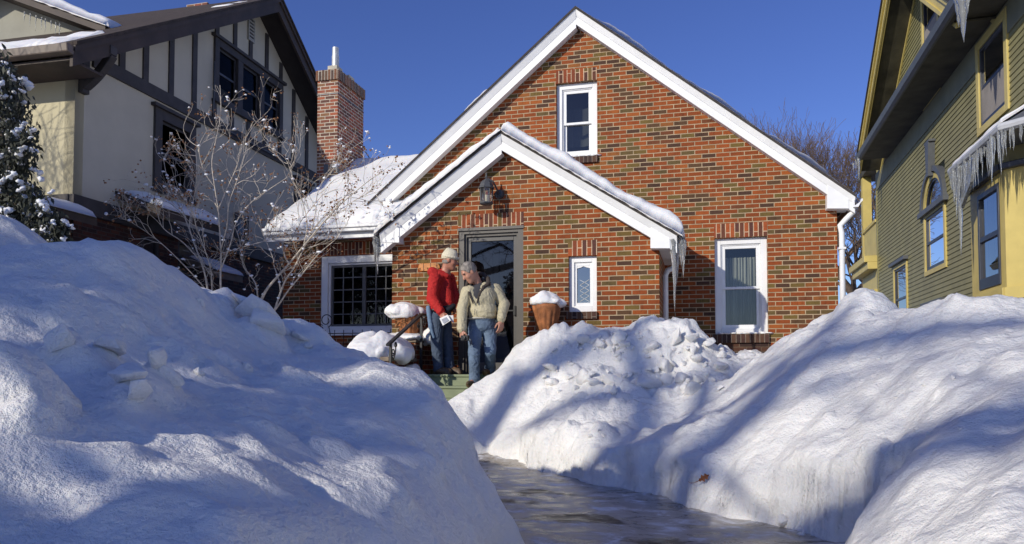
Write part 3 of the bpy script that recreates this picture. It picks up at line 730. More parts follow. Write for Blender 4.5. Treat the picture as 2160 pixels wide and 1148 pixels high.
r_tri = (WL.uv(453,150)[0], WL.uv(591,230)[0], WL.uv(455,206)[1], WL.uv(455,86)[1])
r_low = (WL.uv(327,320)[0], WL.uv(405,330)[0], WL.uv(366,406)[1], WL.uv(366,252)[1])
r_sm = (WL.uv(623,400)[0], WL.uv(652,400)[0], WL.uv(635,430)[1], WL.uv(635,388)[1])
r_nar = (WL.uv(492,480)[0], WL.uv(521,490)[0], zb+.07, WL.uv(505,452)[1])
mb = MB(); mb.wall(WL, [(aC,zb),(aF,zb),(aF,zrL(aF)-.2),(pk[0],pk[1]-.2),(aC,zrL(aC)-.2)], [r_tri, r_low, r_sm], thick=.2, reveal=.1)
mb.build('gable_wall', M_STUCCO, tud)
ew = WLF.uv(40, 300)
r_fw = (WLF.uv(40,240)[0], WLF.uv(40,240)[0]+1.3, WLF.uv(40,335)[1], WLF.uv(40,150)[1])
mb = MB(); mb.wall(WLF, [(0.0,zb),(9,zb),(9,zrL(aC)-.1),(0.0,zrL(aC)-.1)], [r_fw], thick=.2, reveal=.1); mb.build('front_wall', simple('cream stucco', (.56,.50,.33), .9, .07, 1.3, .5, 90, .006), tud)
mb = MB(); mb.wall(WL, [(aC-5.5,-.3),(aF,-.3),(aF,zb-.30),(aC-5.5,zb-.30)], [(WL.uv(299,530)[0],WL.uv(338,530)[0],WL.uv(318,600)[1],WL.uv(318,500)[1]),(WL.uv(377,540)[0],WL.uv(421,540)[0],WL.uv(398,580)[1],WL.uv(398,512)[1])], t=-.02, thick=.2); mb.build('ground_floor_wall', M_DBRICK, tud)
mb = MB(); mb.box(WLF, 0, 9, -.2, -.02, -.3, zb-.3); mb.build('ground_floor_wall', M_DBRICK, tud)
mb = MB(); mb.box(WL, aC-.03, aF, -.05, .05, zb-.30, zb); mb.box(WLF, .051, 9, -.05, .05, zb-.30, zb); mb.build('timber_board', M_TIMBER, tud, bevel=.008)
mb = MB(); mb.quad(WL.w(aF,0,-.3), WL.w(aF,-9,-.3), WL.w(aF,-9,zrL(aF)), WL.w(aF,0,zrL(aF))); mb.quad(WLF.w(9,0,-.3), WLF.w(9,-2*(pk[0]-aC),-.3), WLF.w(9,-2*(pk[0]-aC),zrL(aF)), WLF.w(9,-(pk[0]-aC),pk[1]-.2), WLF.w(9,0,zrL(aC)))
mb.build('rear_wall', M_STUCCO, tud)
# belt board and vertical timbers
bz0, bz1 = WL.uv(440,268)[1], WL.uv(440,244)[1]
a_b0 = aC+.35
mb = MB(); mb.box(WL, a_b0, aF-.2, -.02, .045, bz0, bz1); mb.build('timber_board', M_TIMBER, tud, bevel=.006)
def vboard(u, v0, v1=None, w=.15, top=None, bot=None):
    a = WL.uv(u, v0)[0]; z1 = zrL(a)-.28 if top is None else top; z0 = bz1+.001 if bot is None else bot
    mb = MB(); mb.box(WL, a-w/2, a+w/2, -.02, .032, z0, z1); mb.build('timber_board', M_TIMBER, tud, bevel=.005)
for u, v in ((256,130),(306,145),(360,150),(409,155)): vboard(u, v)
for u, v in ((618,270),(646,300)): vboard(u, v)
for u, v in ((457,60),(495,70),(528,90),(562,100),(592,120)): vboard(u, v, bot=r_tri[3]+.10, w=.14)
for u, v in ((451,220),(488,235),(523,255),(557,275),(589,300)): vboard(u, v, top=r_tri[2]-.10, w=.14)
# attic vent
mb = MB(); av = WL.uv(528,66)[0]; zv0, zv1 = WL.uv(528,88)[1], WL.uv(528,38)[1]
ring(mb, WL, av-.13, av+.13, zv0, zv1, .03,.03,.03,.03, -.02, .05)
for k in range(6): z = zv0+.04+(zv1-zv0-.08)*k/6; mb.box(WL, av-.10, av+.10, .0, .045, z, z+.035)
mb.build('attic_vent', simple('pale louvre paint', (.42,.41,.37), .6), tud)
# windows
M_GLASSX = glass('dull storm glass', (.4,.4,.42), -.07, .08)
def dark_window(r, n, cas=.16, mull=.2, head=True, name='window', W=None, par=None, glassm=None, casm=None):
    W = W or WL; par = par or tud; a0,a1,z0,z1 = r; casm = casm or M_TIMBER
    mb = MB(); ring(mb, W, a0-.06, a1+.06, z0-.06, z1+.06, cas, cas, cas*.75, cas, -.02, .055)
    if head: mb.box(W, a0-.14, a1+.14, -.02, .11, z1+.061, z1+.13)
    mb.box(W, a0-.10, a1+.10, -.02, .10, z0-.12, z0-.061)
    b0, b1 = a0-.06+cas, a1+.06-cas; c0, c1 = z0-.06+cas*.75, z1+.06-cas; pw_ = (b1-b0-(n-1)*mull)/n
    for k in range(n-1): mb.box(W, b0+pw_*(k+1)+mull*k, b0+(pw_+mull)*(k+1), -.02, .05, c0, c1)
    f = mb.build(name, casm, par, bevel=.006)
    for k in range(n):
        p0 = b0+(pw_+mull)*k; p1 = p0+pw_
        mb = MB(); ring(mb, W, p0, p1, c0, c1, .045,.045,.06,.045, -.06, -.02); zm = (c0+c1)/2; mb.box(W, p0+.045, p1-.045, -.06, -.025, zm-.025, zm+.025)
        mb.build('sash', simple('dark sash %s %d' % (name, k), (.055,.053,.056), .45), f, bevel=.004)
        mb = MB(); mb.quad(W.w(p0+.03,-.045,c0+.03),W.w(p1-.03,-.045,c0+.03),W.w(p1-.03,-.045,c1-.03),W.w(p0+.03,-.045,c1-.03)); mb.build('pane', glassm or M_GLASSX, f)
    recess(f, W, a0, a1, z0, z1, -.12, .7); return f
dark_window(r_tri, 3); dark_window(r_low, 1, cas=.2); dark_window(r_sm, 1, cas=.12);  dark_window(r_fw, 1, cas=.15, W=WLF)
mb = MB(); ring(mb, WL, *r_nar, .10,.10,.10,.10, .001, .05); f = mb.build('window', M_TIMBER, tud); mb = MB(); mb.box(WL, r_nar[0]+.101, r_nar[1]-.101, .001, .02, r_nar[2]+.101, r_nar[3]-.101); mb.build('pane', simple('black window pane', (.012,.012,.015), .08), f)
# ground floor windows: one with a drawn pale shade
for k, (uu, vv) in enumerate((((299,338),(500,600)), ((377,421),(512,580)))):
    a0, a1 = WL.uv(uu[0],540)[0], WL.uv(uu[1],540)[0]; um = (uu[0]+uu[1])/2; z1, z0 = WL.uv(um,vv[0])[1], WL.uv(um,vv[1])[1]
    mb = MB(); ring(mb, WL, a0, a1, z0, z1, .06,.06,.06,.06, -.12, -.03); zm = (z0+z1)/2
    f = mb.build('window', M_TIMBER, tud)
    mb = MB(); mb.quad(WL.w(a0,-.08,z0),WL.w(a1,-.08,z0),WL.w(a1,-.08,z1),WL.w(a0,-.08,z1)); mb.build('pane', glass('pale glass %d' % k, (.75,.78,.8), (.10,.04)[k], .05), f)
    mb = MB(); mb.quad(WL.w(a0,-.11,z0),WL.w(a1,-.11,z0),WL.w(a1,-.11,z1),WL.w(a0,-.11,z1)); mb.build('window_shade', simple('window shade %d' % k, ((.11,.115,.15),(.50,.48,.42))[k], .9, .1, 3), f)
# bargeboard, soffit, roof
mb = MB()
for p, q in (((eL[0]-.05, zrL(eL[0]-.05)), pk), (pk, (aF+.7, zrL(aF+.7)))):
    P = lambda e, dv, t: WL.w(e[0], t, e[1]-dv)
    mb.hexa([P(p,0,OL),P(q,0,OL),P(q,0,OL-.06),P(p,0,OL-.06),P(p,.34,OL),P(q,.34,OL),P(q,.34,OL-.06),P(p,.34,OL-.06)])
    mb.hexa([P(p,.0,OL+.04),P(q,.0,OL+.04),P(q,.0,OL+.001),P(p,.0,OL+.001),P(p,.10,OL+.04),P(q,.10,OL+.04),P(q,.10,OL+.001),P(p,.10,OL+.001)])
mb.build('bargeboard', M_RAKE, tud)
mb = MB()
for p, q in (((eL[0]+.2, zrL(eL[0]+.2)), pk), (pk, (aF+.7, zrL(aF+.7)))):
    mb.hexa([P(p,.16,OL-.061),P(q,.16,OL-.061),P(q,.16,-.05),P(p,.16,-.05),P(p,.20,OL-.061),P(q,.20,OL-.061),P(q,.20,-.05),P(p,.20,-.05)])
mb.build('gable_soffit', simple('black brown soffit', (.028,.022,.02), .8), tud)
M_BROOF = simple('brown shingle', (.050,.036,.028), .9, .35, 6, .8, 25, .02)
mb = MB()
for p, q in (((eL[0]-.05, zrL(eL[0]-.05)), pk), (pk, (aF+.7, zrL(aF+.7)))):
    mb.hexa([P(p,-.005,OL+.07),P(q,-.005,OL+.07),P(q,-.005,-10),P(p,-.005,-10),P(p,-.06,OL+.07),P(q,-.06,OL+.07),P(q,-.06,-10),P(p,-.06,-10)])
mb.build('roof', M_BROOF, tud)
# front eave: gutter and soffit
ze = zrL(eL[0]-.05)
mb = MB(); mb.hexa([WL.w(eL[0]-.18,OL+.02,ze-.15),WL.w(eL[0]-.05,OL+.02,ze-.17),WL.w(eL[0]-.05,OL+.02,ze-.01),WL.w(eL[0]-.20,OL+.02,ze-.01),WL.w(eL[0]-.18,-10,ze-.15),WL.w(eL[0]-.05,-10,ze-.17),WL.w(eL[0]-.05,-10,ze-.01),WL.w(eL[0]-.20,-10,ze-.01)])
mb.build('gutter', M_GUTBR, tud, bevel=.02)
mb = MB(); mb.hexa([WL.w(eL[0]-.04,OL-.07,ze-.23),WL.w(aC,OL-.07,ze-.23),WL.w(aC,-10,ze-.23),WL.w(eL[0]-.04,-10,ze-.23),WL.w(eL[0]-.04,OL-.07,ze-.19),WL.w(aC,OL-.07,ze-.19),WL.w(aC,-10,ze-.19),WL.w(eL[0]-.04,-10,ze-.19)])
mb.build('eave_soffit', M_RAKE, tud)
# knee bracket under the near eave
k0 = aC+.06; zt = WL.uv(180,118)[1]; zl = WL.uv(182,203)[1]
mb = MB(); mb.box(WL, k0, k0+.15, -.02, .10, zl, zt+.05); mb.box(WL, k0, k0+.15, .101, OL+.02, zt-.08, zt+.07)
pts = []
for i in range(9):
    s_ = i/8; pts.append(WL.w(k0+.075, .08+(OL-.10)*s_, zl+.12+(zt-zl-.20)*(s_**1.0+.10*math.sin(math.pi*s_)*-1)))
for i in range(8): mb.bar(pts[i], pts[i+1]+(pts[i+1]-pts[i])*.1, .13, .14, up=(0,1,.01))
mb.build('bracket', M_TIMBER, tud, bevel=.01)
# conduit
mb = MB(); c0 = [(444,130),(443,200),(441,238),(447,256),(470,275),(560,322),(640,366)]
mb.tube([WL.w(WL.uv(u,v)[0], .10, WL.uv(u,v)[1]) for u,v in c0], .018, 6); mb.build('conduit', M_SLATE, tud, smooth=True)
# dormer on the front slope with snowy roof
DYt = WLF.n
WD = Wall((WLF.w(0,-1.6,0).x, WLF.w(0,-1.6,0).y), WLF.d, WLF.n)
d0 = WD.uv(60,-6,.5); d1 = WD.uv(222,52,.5)
md = (d0[1]-d1[1])/(d0[0]-d1[0]); dp_ = (d0[0]+1.2, d0[1]+1.2*md)
mb = MB(); mb.prism(WD, [(d1[0]+.35, d1[1]-.9), (d1[0]+.35, d1[1]+.35*md-.15), (dp_[0], dp_[1]-.15), (2*dp_[0]-d1[0]-.35, d1[1]+.35*md-.15), (2*dp_[0]-d1[0]-.35, d1[1]-.9)], -.1, 0); mb.build('dormer_wall', simple('shaded dormer stucco', (.30,.29,.24), .9, .1, 2), tud)  # stucco darkened in its colour for the shade under the dormer roof
mb = MB()
for q in (d1, (2*dp_[0]-d1[0], d1[1])):
    P = lambda e, dv, t: WD.w(e[0], t, e[1]-dv)
    mb.hexa([P(q,.16,.5),P(dp_,.16,.5),P(dp_,.16,-3.5),P(q,.16,-3.5),P(q,0,.5),P(dp_,0,.5),P(dp_,0,-3.5),P(q,0,-3.5)])
mb.build('dormer_roof', M_RAKE, tud)
# far chimney top
mb = MB()
for tq in np.arange(0, -12, -.05):
    cw = WL.w(pk[0]+.4, tq, pk[1])
    if proj(cw)[0] < 432: break
mb.cube(cw.x-.3, cw.x+.3, cw.y-.3, cw.y+.3, cw.z-1.2, cw.z+.17); mb.build('chimney', M_CHIM, tud)
# low porch roof in front of the corner
p0 = WL.uv(205,457,.45); p1 = WL.uv(20,388,.45)
mb = MB(); mb.hexa([WL.w(p0[0],.45,p0[1]-.16),WL.w(aC-6,.45,p0[1]-.16),WL.w(aC-6,-1.6,p0[1]+.50),WL.w(p0[0],-1.6,p0[1]+.50),WL.w(p0[0],.45,p0[1]-.02),WL.w(aC-6,.45,p0[1]-.02),WL.w(aC-6,-1.6,p0[1]+.64),WL.w(p0[0],-1.6,p0[1]+.64)])
mb.build('porch_roof', M_RAKE, tud)
# bay hood on the side and a smaller hood further back
hoods = []
for (u0,v0),(u1,v1),tt in (((338,432),(462,482),.95),((456,566),(512,588),.8)):
    q0 = WL.uv(u0,v0,tt); q1 = WL.uv(u1,v1,tt); zz = (q0[1]+q1[1])/2
    mb = MB(); mb.hexa([WL.w(q0[0],tt,zz-.14),WL.w(q1[0],tt,zz-.14),WL.w(q1[0],.0,zz+.22),WL.w(q0[0],.0,zz+.22),WL.w(q0[0],tt,zz),WL.w(q1[0],tt,zz),WL.w(q1[0],.0,zz+.36),WL.w(q0[0],.0,zz+.36)])
    mb.build('side_hood', M_GUTBR if tt < .9 else M_RAKE, tud); hoods.append((q0[0],q1[0],tt,zz))

# ================================================================== RIGHT NEIGHBOUR: olive clapboard house
ar = R(1.65)
WR = Wall((5.1, 18.9), (math.sin(ar), math.cos(ar)), (-math.cos(ar), math.sin(ar)))
aFar = WR.uv(1851, 500)[0]; aNear = -8.0
clap = thing('clapboard_house', 'olive green clapboard house with mustard window trim and bay', 'house', WR.w(aNear, 0, 0))
fz0 = WR.uv(1983,244)[1]; fz1 = WR.uv(1983,192)[1]
OE = .75
gzr = WR.uv(1911, 176, OE)[1]
ops = []
def P4(us, vs): return us, vs
def wrect(u0,u1,vb,ub,vt,ut):
    a0, a1 = WR.uv(u1,vb)[0], WR.uv(u0,vb)[0]; return [a0, a1, WR.uv(ub,vb)[1], WR.uv(ut,vt)[1]]
w_arch = wrect(1953,1998,574,1976,436,1973)
w_arch[0] = WR.uv(1998,500)[0]; w_arch[1] = WR.uv(1952,520)[0]
zarc = WR.uv(1973,350)[1]
w_sm = wrect(1887,1916,700,1900,556,1900); w_sm[0] = WR.uv(1916,600)[0]; w_sm[1] = WR.uv(1887,610)[0]
w_up = wrect(2064,2131,262,2096,100,2096); w_up[0] = WR.uv(2130,150)[0]; w_up[1] = WR.uv(2064,220)[0]; w_up[3] = fz1-.06
w_3 = [WR.uv(1996,640)[0], WR.uv(1956,650)[0], -.2, WR.uv(1975,643)[1]]
EXP = .105
bay_t = .62
b_far = WR.uv(2049,520,bay_t)[0]; b_near = WR.uv(2121,500,bay_t)[0]
def lap(mb, W, a0, a1, z0, z1, holes, exp=EXP, t=0.0):
    z = z0
    while z < z1-1e-4:
        zt = min(z+exp, z1); segs = [(a0,a1)]
        for h in holes:
            if h[2] < (z+zt)/2 < h[3]:
                ns = []
                for s0,s1 in segs:
                    if h[1] <= s0 or h[0] >= s1: ns.append((s0,s1))
                    else:
                        if h[0] > s0: ns.append((s0,h[0]))
                        if h[1] < s1: ns.append((h[1],s1))
                segs = ns
        for s0,s1 in segs:
            mb.quad(W.w(s0,t+.016,z), W.w(s1,t+.016,z), W.w(s1,t+.0,zt), W.w(s0,t+.0,zt)); mb.quad(W.w(s0,t-.01,z), W.w(s1,t-.01,z), W.w(s1,t+.016,z), W.w(s0,t+.016,z))
        z = zt
hs = [[w_arch[0],w_arch[1],w_arch[2],zarc], w_sm, w_up, w_3]
mb = MB(); lap(mb, WR, aNear, aFar, -.3, fz0, [[h[0]+.03,h[1]-.03,h[2]+.03,h[3]-.03] for h in hs])
mb.build('clapboard_wall', M_CLAP, clap, recalc=False)
mb = MB(); mb.box(WR, aNear, w_up[0]-.002, -.02, .03, fz0, fz1); mb.box(WR, w_up[1]+.002, aFar, -.02, .03, fz0, fz1); mb.box(WR, w_up[0]-.001, w_up[1]+.001, -.02, .029, w_up[3]+.002, fz1); mb.build('frieze_board', M_OLIVE, clap, bevel=.01)
mb = MB(); mb.box(WR, aFar-.10, aFar+.02, -.02, .03, -.3, fz0-.002); mb.build('corner_board', M_CLAP, clap)
mb = MB(); mb.quad(WR.w(aFar,0,-.3), WR.w(aFar,-7,-.3), WR.w(aFar,-7,fz1+.3), WR.w(aFar,0,fz1+.3)); mb.quad(WR.w(aNear,0,-.3), WR.w(aNear,-7,-.3), WR.w(aNear,-7,fz1+.3), WR.w(aNear,0,fz1+.3)); mb.build('end_wall', M_CLAP, clap)
# pent eave: soffit, fascia, gutter
far_e = WR.uv(1814, 326, OE)[0]
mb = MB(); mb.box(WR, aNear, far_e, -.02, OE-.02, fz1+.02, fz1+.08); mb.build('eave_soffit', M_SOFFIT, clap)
mb = MB(); mb.box(WR, aNear, far_e, OE-.019, OE+.03, fz1, gzr-.02); mb.hexa([WR.w(aNear,OE+.031,gzr-.13),WR.w(far_e+.02,OE+.031,gzr-.13),WR.w(far_e+.02,OE+.031,gzr),WR.w(aNear,OE+.031,gzr),WR.w(aNear,OE+.10,gzr-.10),WR.w(far_e+.02,OE+.10,gzr-.10),WR.w(far_e+.02,OE+.14,gzr),WR.w(aNear,OE+.14,gzr)])
mb.build('gutter', M_SLATE, clap)
mb = MB(); mb.hexa([WR.w(aNear,OE,gzr-.05),WR.w(far_e,OE,gzr-.05),WR.w(far_e,-.02,gzr+.25),WR.w(aNear,-.02,gzr+.25),WR.w(aNear,OE,gzr),WR.w(far_e,OE,gzr),WR.w(far_e,-.02,gzr+.3),WR.w(aNear,-.02,gzr+.3)]); mb.build('pent_roof', M_SHINGLE, clap)
# gable above the eave
OG = .62
g0 = WR.uv(1814,322,OG); g1 = WR.uv(1867,0,OG)
mg = (g1[1]-g0[1])/(g0[0]-g1[0])
gn = WR.uv(2010,20,OG)[0]
ga = (g0[0]+gn)/2; gzp = g0[1]+(g0[0]-ga)*mg
zg = lambda a: gzp-abs(a-ga)*mg
mb = MB(); mb2 = MB(); mb3 = MB(); mb4 = MB()
for e in (g0[0]+.25, gn-.25):
    P = lambda a, dv, t: WR.w(a, t, zg(a)-dv)
    mb.hexa([P(e,.05,OG),P(ga,.05,OG),P(ga,.05,OG-.05),P(e,.05,OG-.05),P(e,.42,OG),P(ga,.42,OG),P(ga,.42,OG-.05),P(e,.42,OG-.05)])
    mb.hexa([P(e,.0,OG+.05),P(ga,.0,OG+.05),P(ga,.0,OG+.001),P(e,.0,OG+.001),P(e,.12,OG+.05),P(ga,.12,OG+.05),P(ga,.12,OG+.001),P(e,.12,OG+.001)])
    mb.hexa([P(e,.34,OG+.03),P(ga,.34,OG+.03),P(ga,.34,OG+.001),P(e,.34,OG+.001),P(e,.43,OG+.03),P(ga,.43,OG+.03),P(ga,.43,OG+.001),P(e,.43,OG+.001)])
    mb2.hexa([P(e,.30,OG-.051),P(ga,.30,OG-.051),P(ga,.30,.0),P(e,.30,.0),P(e,.34,OG-.051),P(ga,.34,OG-.051),P(ga,.34,.0),P(e,.34,.0)])
    mb3.hexa([P(e,-.06,OG+.09),P(ga,-.06,OG+.09),P(ga,-.06,-7),P(e,-.06,-7),P(e,-.003,OG+.09),P(ga,-.003,OG+.09),P(ga,-.003,-7),P(e,-.003,-7)])
    mb4.hexa([P(e,.341,.035),P(ga,.341,.035),P(ga,.341,.0),P(e,.341,.0),P(e,.46,.035),P(ga,.46,.035),P(ga,.46,.0),P(e,.46,.0)])
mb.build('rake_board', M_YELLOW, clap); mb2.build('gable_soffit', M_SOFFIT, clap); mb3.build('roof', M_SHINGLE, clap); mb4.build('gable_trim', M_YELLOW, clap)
mb = MB(); mb.hexa([WR.w(gn,OE,gzr),WR.w(aNear,OE,gzr),WR.w(aNear,-4,gzr+3),WR.w(gn,-4,gzr+3),WR.w(gn,OE,gzr+.05),WR.w(aNear,OE,gzr+.05),WR.w(aNear,-4,gzr+3.05),WR.w(gn,-4,gzr+3.05)]); mb.build('main_roof', M_SHINGLE, clap)
wa = [WR.uv(1984,60)[0], WR.uv(1946,60)[0], gzr-.1, WR.uv(1965,-60)[1]]
mb = MB(); z = gzr+.1
while z < gzp-.5:
    hw = (gzp-.42-z)/mg; segs = [(ga-hw, ga+hw)]
    if wa[2] < z < wa[3]: segs = [(ga-hw, wa[0]+.03), (wa[1]-.03, ga+hw)]
    for s0,s1 in segs:
        if s1 > s0: mb.quad(WR.w(s0,.016,z), WR.w(s1,.016,z), WR.w(s1,.0,z+EXP), WR.w(s0,.0,z+EXP)); mb.quad(WR.w(s0,-.01,z), WR.w(s1,-.01,z), WR.w(s1,.016,z), WR.w(s0,.016,z))
    z += EXP
mb.build('gable_clapboard', M_CLAP, clap, recalc=False)
# windows of this house
def sash_window(W, r, split, par, cas=.13, top=None, name='window', glassm=None, back=None, lower=None, nosash=False):
    a0,a1,z0,z1 = r
    mb = MB(); ring(mb, W, a0, a1, z0, z1, cas, cas, cas*.85, cas, -.05, .04); f = mb.build(name, M_YELLOW, par, bevel=.005)
    b0,b1,c0,c1 = a0+cas,a1-cas,z0+cas*.85,z1-cas
    mb = MB(); ring(mb, W, b0,b1,c0,c1,.05,.05,.08,.05,-.04,.012)
    if split: mb.box(W, b0+.05,b1-.05,-.035,.008,split-.03,split+.03)
    mb.build('sash', M_NAVY, f, bevel=.004)
    mb = MB(); mb.quad(W.w(b0+.03,-.02,c0+.03),W.w(b1-.03,-.02,c0+.03),W.w(b1-.03,-.02,c1-.03),W.w(b0+.03,-.02,c1-.03)); mb.build('pane', glassm or M_GLASSB, f)
    recess(f, W, a0, a1, z0, z1, -.06, .6, back); return f
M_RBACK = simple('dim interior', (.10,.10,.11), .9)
wA = sash_window(WR, [w_arch[0],w_arch[1],w_arch[2],w_arch[3]], WR.uv(1974,505)[1], clap, name='arched_window', back=M_RBACK)
curtain(wA, WR, w_arch[0]+.2, w_arch[1]-.2, w_arch[2]+.15, w_arch[3]-.1, -.2, M_CURTW, 8, .02)
# arch: yellow band, slate hood, sash arc, glass
ac, hw = (w_arch[0]+w_arch[1])/2, (w_arch[1]-w_arch[0])/2; hh = zarc-.09-w_arch[3]
def arcband(mb, W, r0, r1, h0, h1, t0, t1, z0, n=20):
    o = [(math.cos(math.pi*i/n), math.sin(math.pi*i/n)) for i in range(n+1)]
    for i in range(n):
        (c,s_),(c2,s2) = o[i],o[i+1]
        p = [(ac+r0*c,z0+h0*s_),(ac+r0*c2,z0+h0*s2),(ac+r1*c2,z0+h1*s2),(ac+r1*c,z0+h1*s_)]
        mb.hexa([W.w(p[0][0],t1,p[0][1]),W.w(p[1][0],t1,p[1][1]),W.w(p[1][0],t0,p[1][1]),W.w(p[0][0],t0,p[0][1]),W.w(p[3][0],t1,p[3][1]),W.w(p[2][0],t1,p[2][1]),W.w(p[2][0],t0,p[2][1]),W.w(p[3][0],t0,p[3][1])])
zB = w_arch[3]
mb = MB(); arcband(mb, WR, hw-.17, hw-.02, hh-.17, hh-.02, -.05, .04, zB); mb.build('arch_casing', M_YELLOW, wA)
mb = MB(); arcband(mb, WR, hw-.02, hw+.10, hh-.02, hh+.10, -.05, .09, zB)
mb.box(WR, ac-hw-.20, ac+hw+.20, -.02, .12, zB-.07, zB+.05)
kz = WR.uv(1964,303)[1]
mb.prism(WR, [(ac-.09,zB+hh-.12),(ac+.09,zB+hh-.12),(ac+.15,kz-.05),(ac+.20,kz-.05),(ac+.20,kz),(ac-.20,kz),(ac-.20,kz-.05),(ac-.15,kz-.05)], -.02, .15)
mb.build('hood_mould', M_SLATE, wA)
mb = MB(); arcband(mb, WR, hw-.22, hw-.17, hh-.22, hh-.17, -.04, .012, zB); mb.build('arch_sash', M_NAVY, wA)
mb = MB(); n = 16; mb.quadpoly(WR, [(ac+(hw-.18)*math.cos(math.pi*i/n), zB+.05+(hh-.22)*math.sin(math.pi*i/n)) for i in range(n+1)], -.02); mb.build('pane', M_GLASSB, wA)
mb = MB(); mb.box(WR, w_arch[0]-.2, w_arch[1]+.2, -.6, -.55, zB, zarc+.2); mb.build('room_lining', M_RBACK, wA)
f = sash_window(WR, w_sm, WR.uv(1901,630)[1], clap, cas=.11, back=M_RBACK); curtain(f, WR, w_sm[0]+.15, w_sm[1]-.15, WR.uv(1901,625)[1], w_sm[3]-.1, -.2, M_CURTW, 6, .02)
mb = MB(); mb.box(WR, w_sm[0]-.1, w_sm[1]+.1, -.02, .13, w_sm[3]+.001, w_sm[3]+.09); mb.build('drip_cap', M_SLATE, f)
f = sash_window(WR, w_3, None, clap, cas=.13, back=M_RBACK); mb = MB(); mb.box(WR, w_3[0]-.1, w_3[1]+.1, -.02, .13, w_3[3]+.001, w_3[3]+.09); mb.build('drip_cap', M_SLATE, f)
spu = WR.uv(2100,156)[1]
f = sash_window(WR, w_up, spu, clap, cas=.15, back=M_RBACK)
mb = MB(); mb.quad(WR.w(w_up[0]+.2,.002,w_up[2]+.19),WR.w(w_up[1]-.2,.002,w_up[2]+.19),WR.w(w_up[1]-.2,.002,spu-.03),WR.w(w_up[0]+.2,.002,spu-.03)); mb.build('insect_screen', M_BLIND, f)
f = sash_window(WR, wa, WR.uv(1965,40)[1], clap, cas=.15, back=M_RBACK)
mb = MB(); mb.quad(WR.w(wa[0]+.2,.002,wa[2]+.19),WR.w(wa[1]-.2,.002,wa[2]+.19),WR.w(wa[1]-.2,.002,WR.uv(1965,40)[1]-.03),WR.w(wa[0]+.2,.002,WR.uv(1965,40)[1]-.03)); mb.build('insect_screen', M_BLIND, f)

# bay: face parallel to the wall plus two canted faces
bz0 = WR.uv(2085,622,bay_t)[1]; bz1 = WR.uv(2085,382,bay_t)[1]
q1 = WR.w(b_near, bay_t, 0); 
c45 = (WR.d*-1 - WR.n).normalized()
WB1 = Wall((q1.x,q1.y), (c45.x,c45.y), (WR.n-WR.d).normalized()[:2]); WB0 = WR
bay = thing('bay_window', 'mustard yellow bay window with navy sashes on the green wall', 'bay window', WR.w((b_far+b_near)/2, 0, 0))
bay_w = bay_t*math.sqrt(2)
WBf = Wall((WR.w(b_far,bay_t,0).x, WR.w(b_far,bay_t,0).y), (WR.d-WR.n).normalized()[:2], (WR.n+WR.d).normalized()[:2])
WBm = Wall((WR.w(0,bay_t,0).x, WR.w(0,bay_t,0).y), WR.d[:2], WR.n[:2])
wb = [WR.uv(2110,480,bay_t)[0], WR.uv(2066,520,bay_t)[0], WR.uv(2088,607,bay_t)[1], WR.uv(2088,398,bay_t)[1]]
mb = MB(); mb.wall(WBm, [(b_near,bz0),(b_far,bz0),(b_far,bz1),(b_near,bz1)], [wb], thick=.08)
cw0, cw1 = .30, bay_w-.12+.5
LBc = 1.5
mb.wall(WB1, [(0,bz0),(LBc,bz0),(LBc,bz1),(0,bz1)], [(.33,LBc-.25,wb[2],wb[3])], thick=.08)
mb.wall(WBf, [(0.0,bz0),(bay_w,bz0),(bay_w,bz1),(0.0,bz1)], [], thick=.05)
mb.build('bay_panel', M_YELLOW, bay)
mb = MB(); lap(mb, WBm, b_near, b_far, -.3, bz0-.14, []); lap(mb, WB1, 0, LBc, -.3, bz0-.14, []); lap(mb, WBf, 0, bay_w, -.3, bz0-.14, []); mb.build('bay_base', M_CLAP, bay, recalc=False)
mb = MB(); mb.box(WBm, b_near, b_far, -.02, .06, bz0-.14, bz0+.03); mb.box(WB1, .0, LBc, -.02, .058, bz0-.139, bz0+.029); mb.build('bay_sill_band', M_YELLOW, bay, bevel=.004)
mb = MB(); mb.box(WBm, b_near-.02, b_far+.1, -.02, .09, bz1, bz1+.09); mb.box(WB1, -.02, LBc+.1, -.02, .088, bz1+.001, bz1+.089); mb.build('cornice', M_NAVY, bay, bevel=.01)
mb = MB(); mb.box(WBm, b_near, b_far, -.02, .02, bz1+.091, bz1+.55); mb.box(WB1, 0, LBc, -.02, .019, bz1+.091, bz1+.55); mb.build('bay_frieze', M_CLAP, bay)
def bay_window(W, r, nm='bay_sash'):
    a0,a1,z0,z1 = r
    mb = MB(); ring(mb, W, a0,a1,z0,z1,.07,.07,.17,.08,-.06,.02); zm = z0+(z1-z0)*.52; mb.box(W, a0+.07,a1-.07,-.05,.015,zm-.04,zm+.04); f = mb.build(nm, M_NAVY, bay, bevel=.005)
    mb = MB(); mb.quad(W.w(a0+.05,-.02,z0+.1),W.w(a1-.05,-.02,z0+.1),W.w(a1-.05,-.02,z1-.05),W.w(a0+.05,-.02,z1-.05)); mb.build('pane', M_GLASSB, f)
    curtain(f, W, a0+.05, a1-.05, zm, z1-.05, -.2, M_CURTW, 5, .02)
    mb = MB(); mb.box(W, a0+(a1-a0)*.35, a0+(a1-a0)*.5, -.35, -.3, z0, z1); mb.box(W, a1-.18, a1-.1, -.25, -.2, z0, z1); mb.build('inner_jamb', simple('cream jamb '+nm+str(round(a0,2)), (.62,.50,.30), .5), f)
    recess(f, W, a0, a1, z0, z1, -.08, .5, M_RBACK)
bay_window(WBm, wb); bay_window(WB1, (.33,LBc-.25,wb[2],wb[3]))
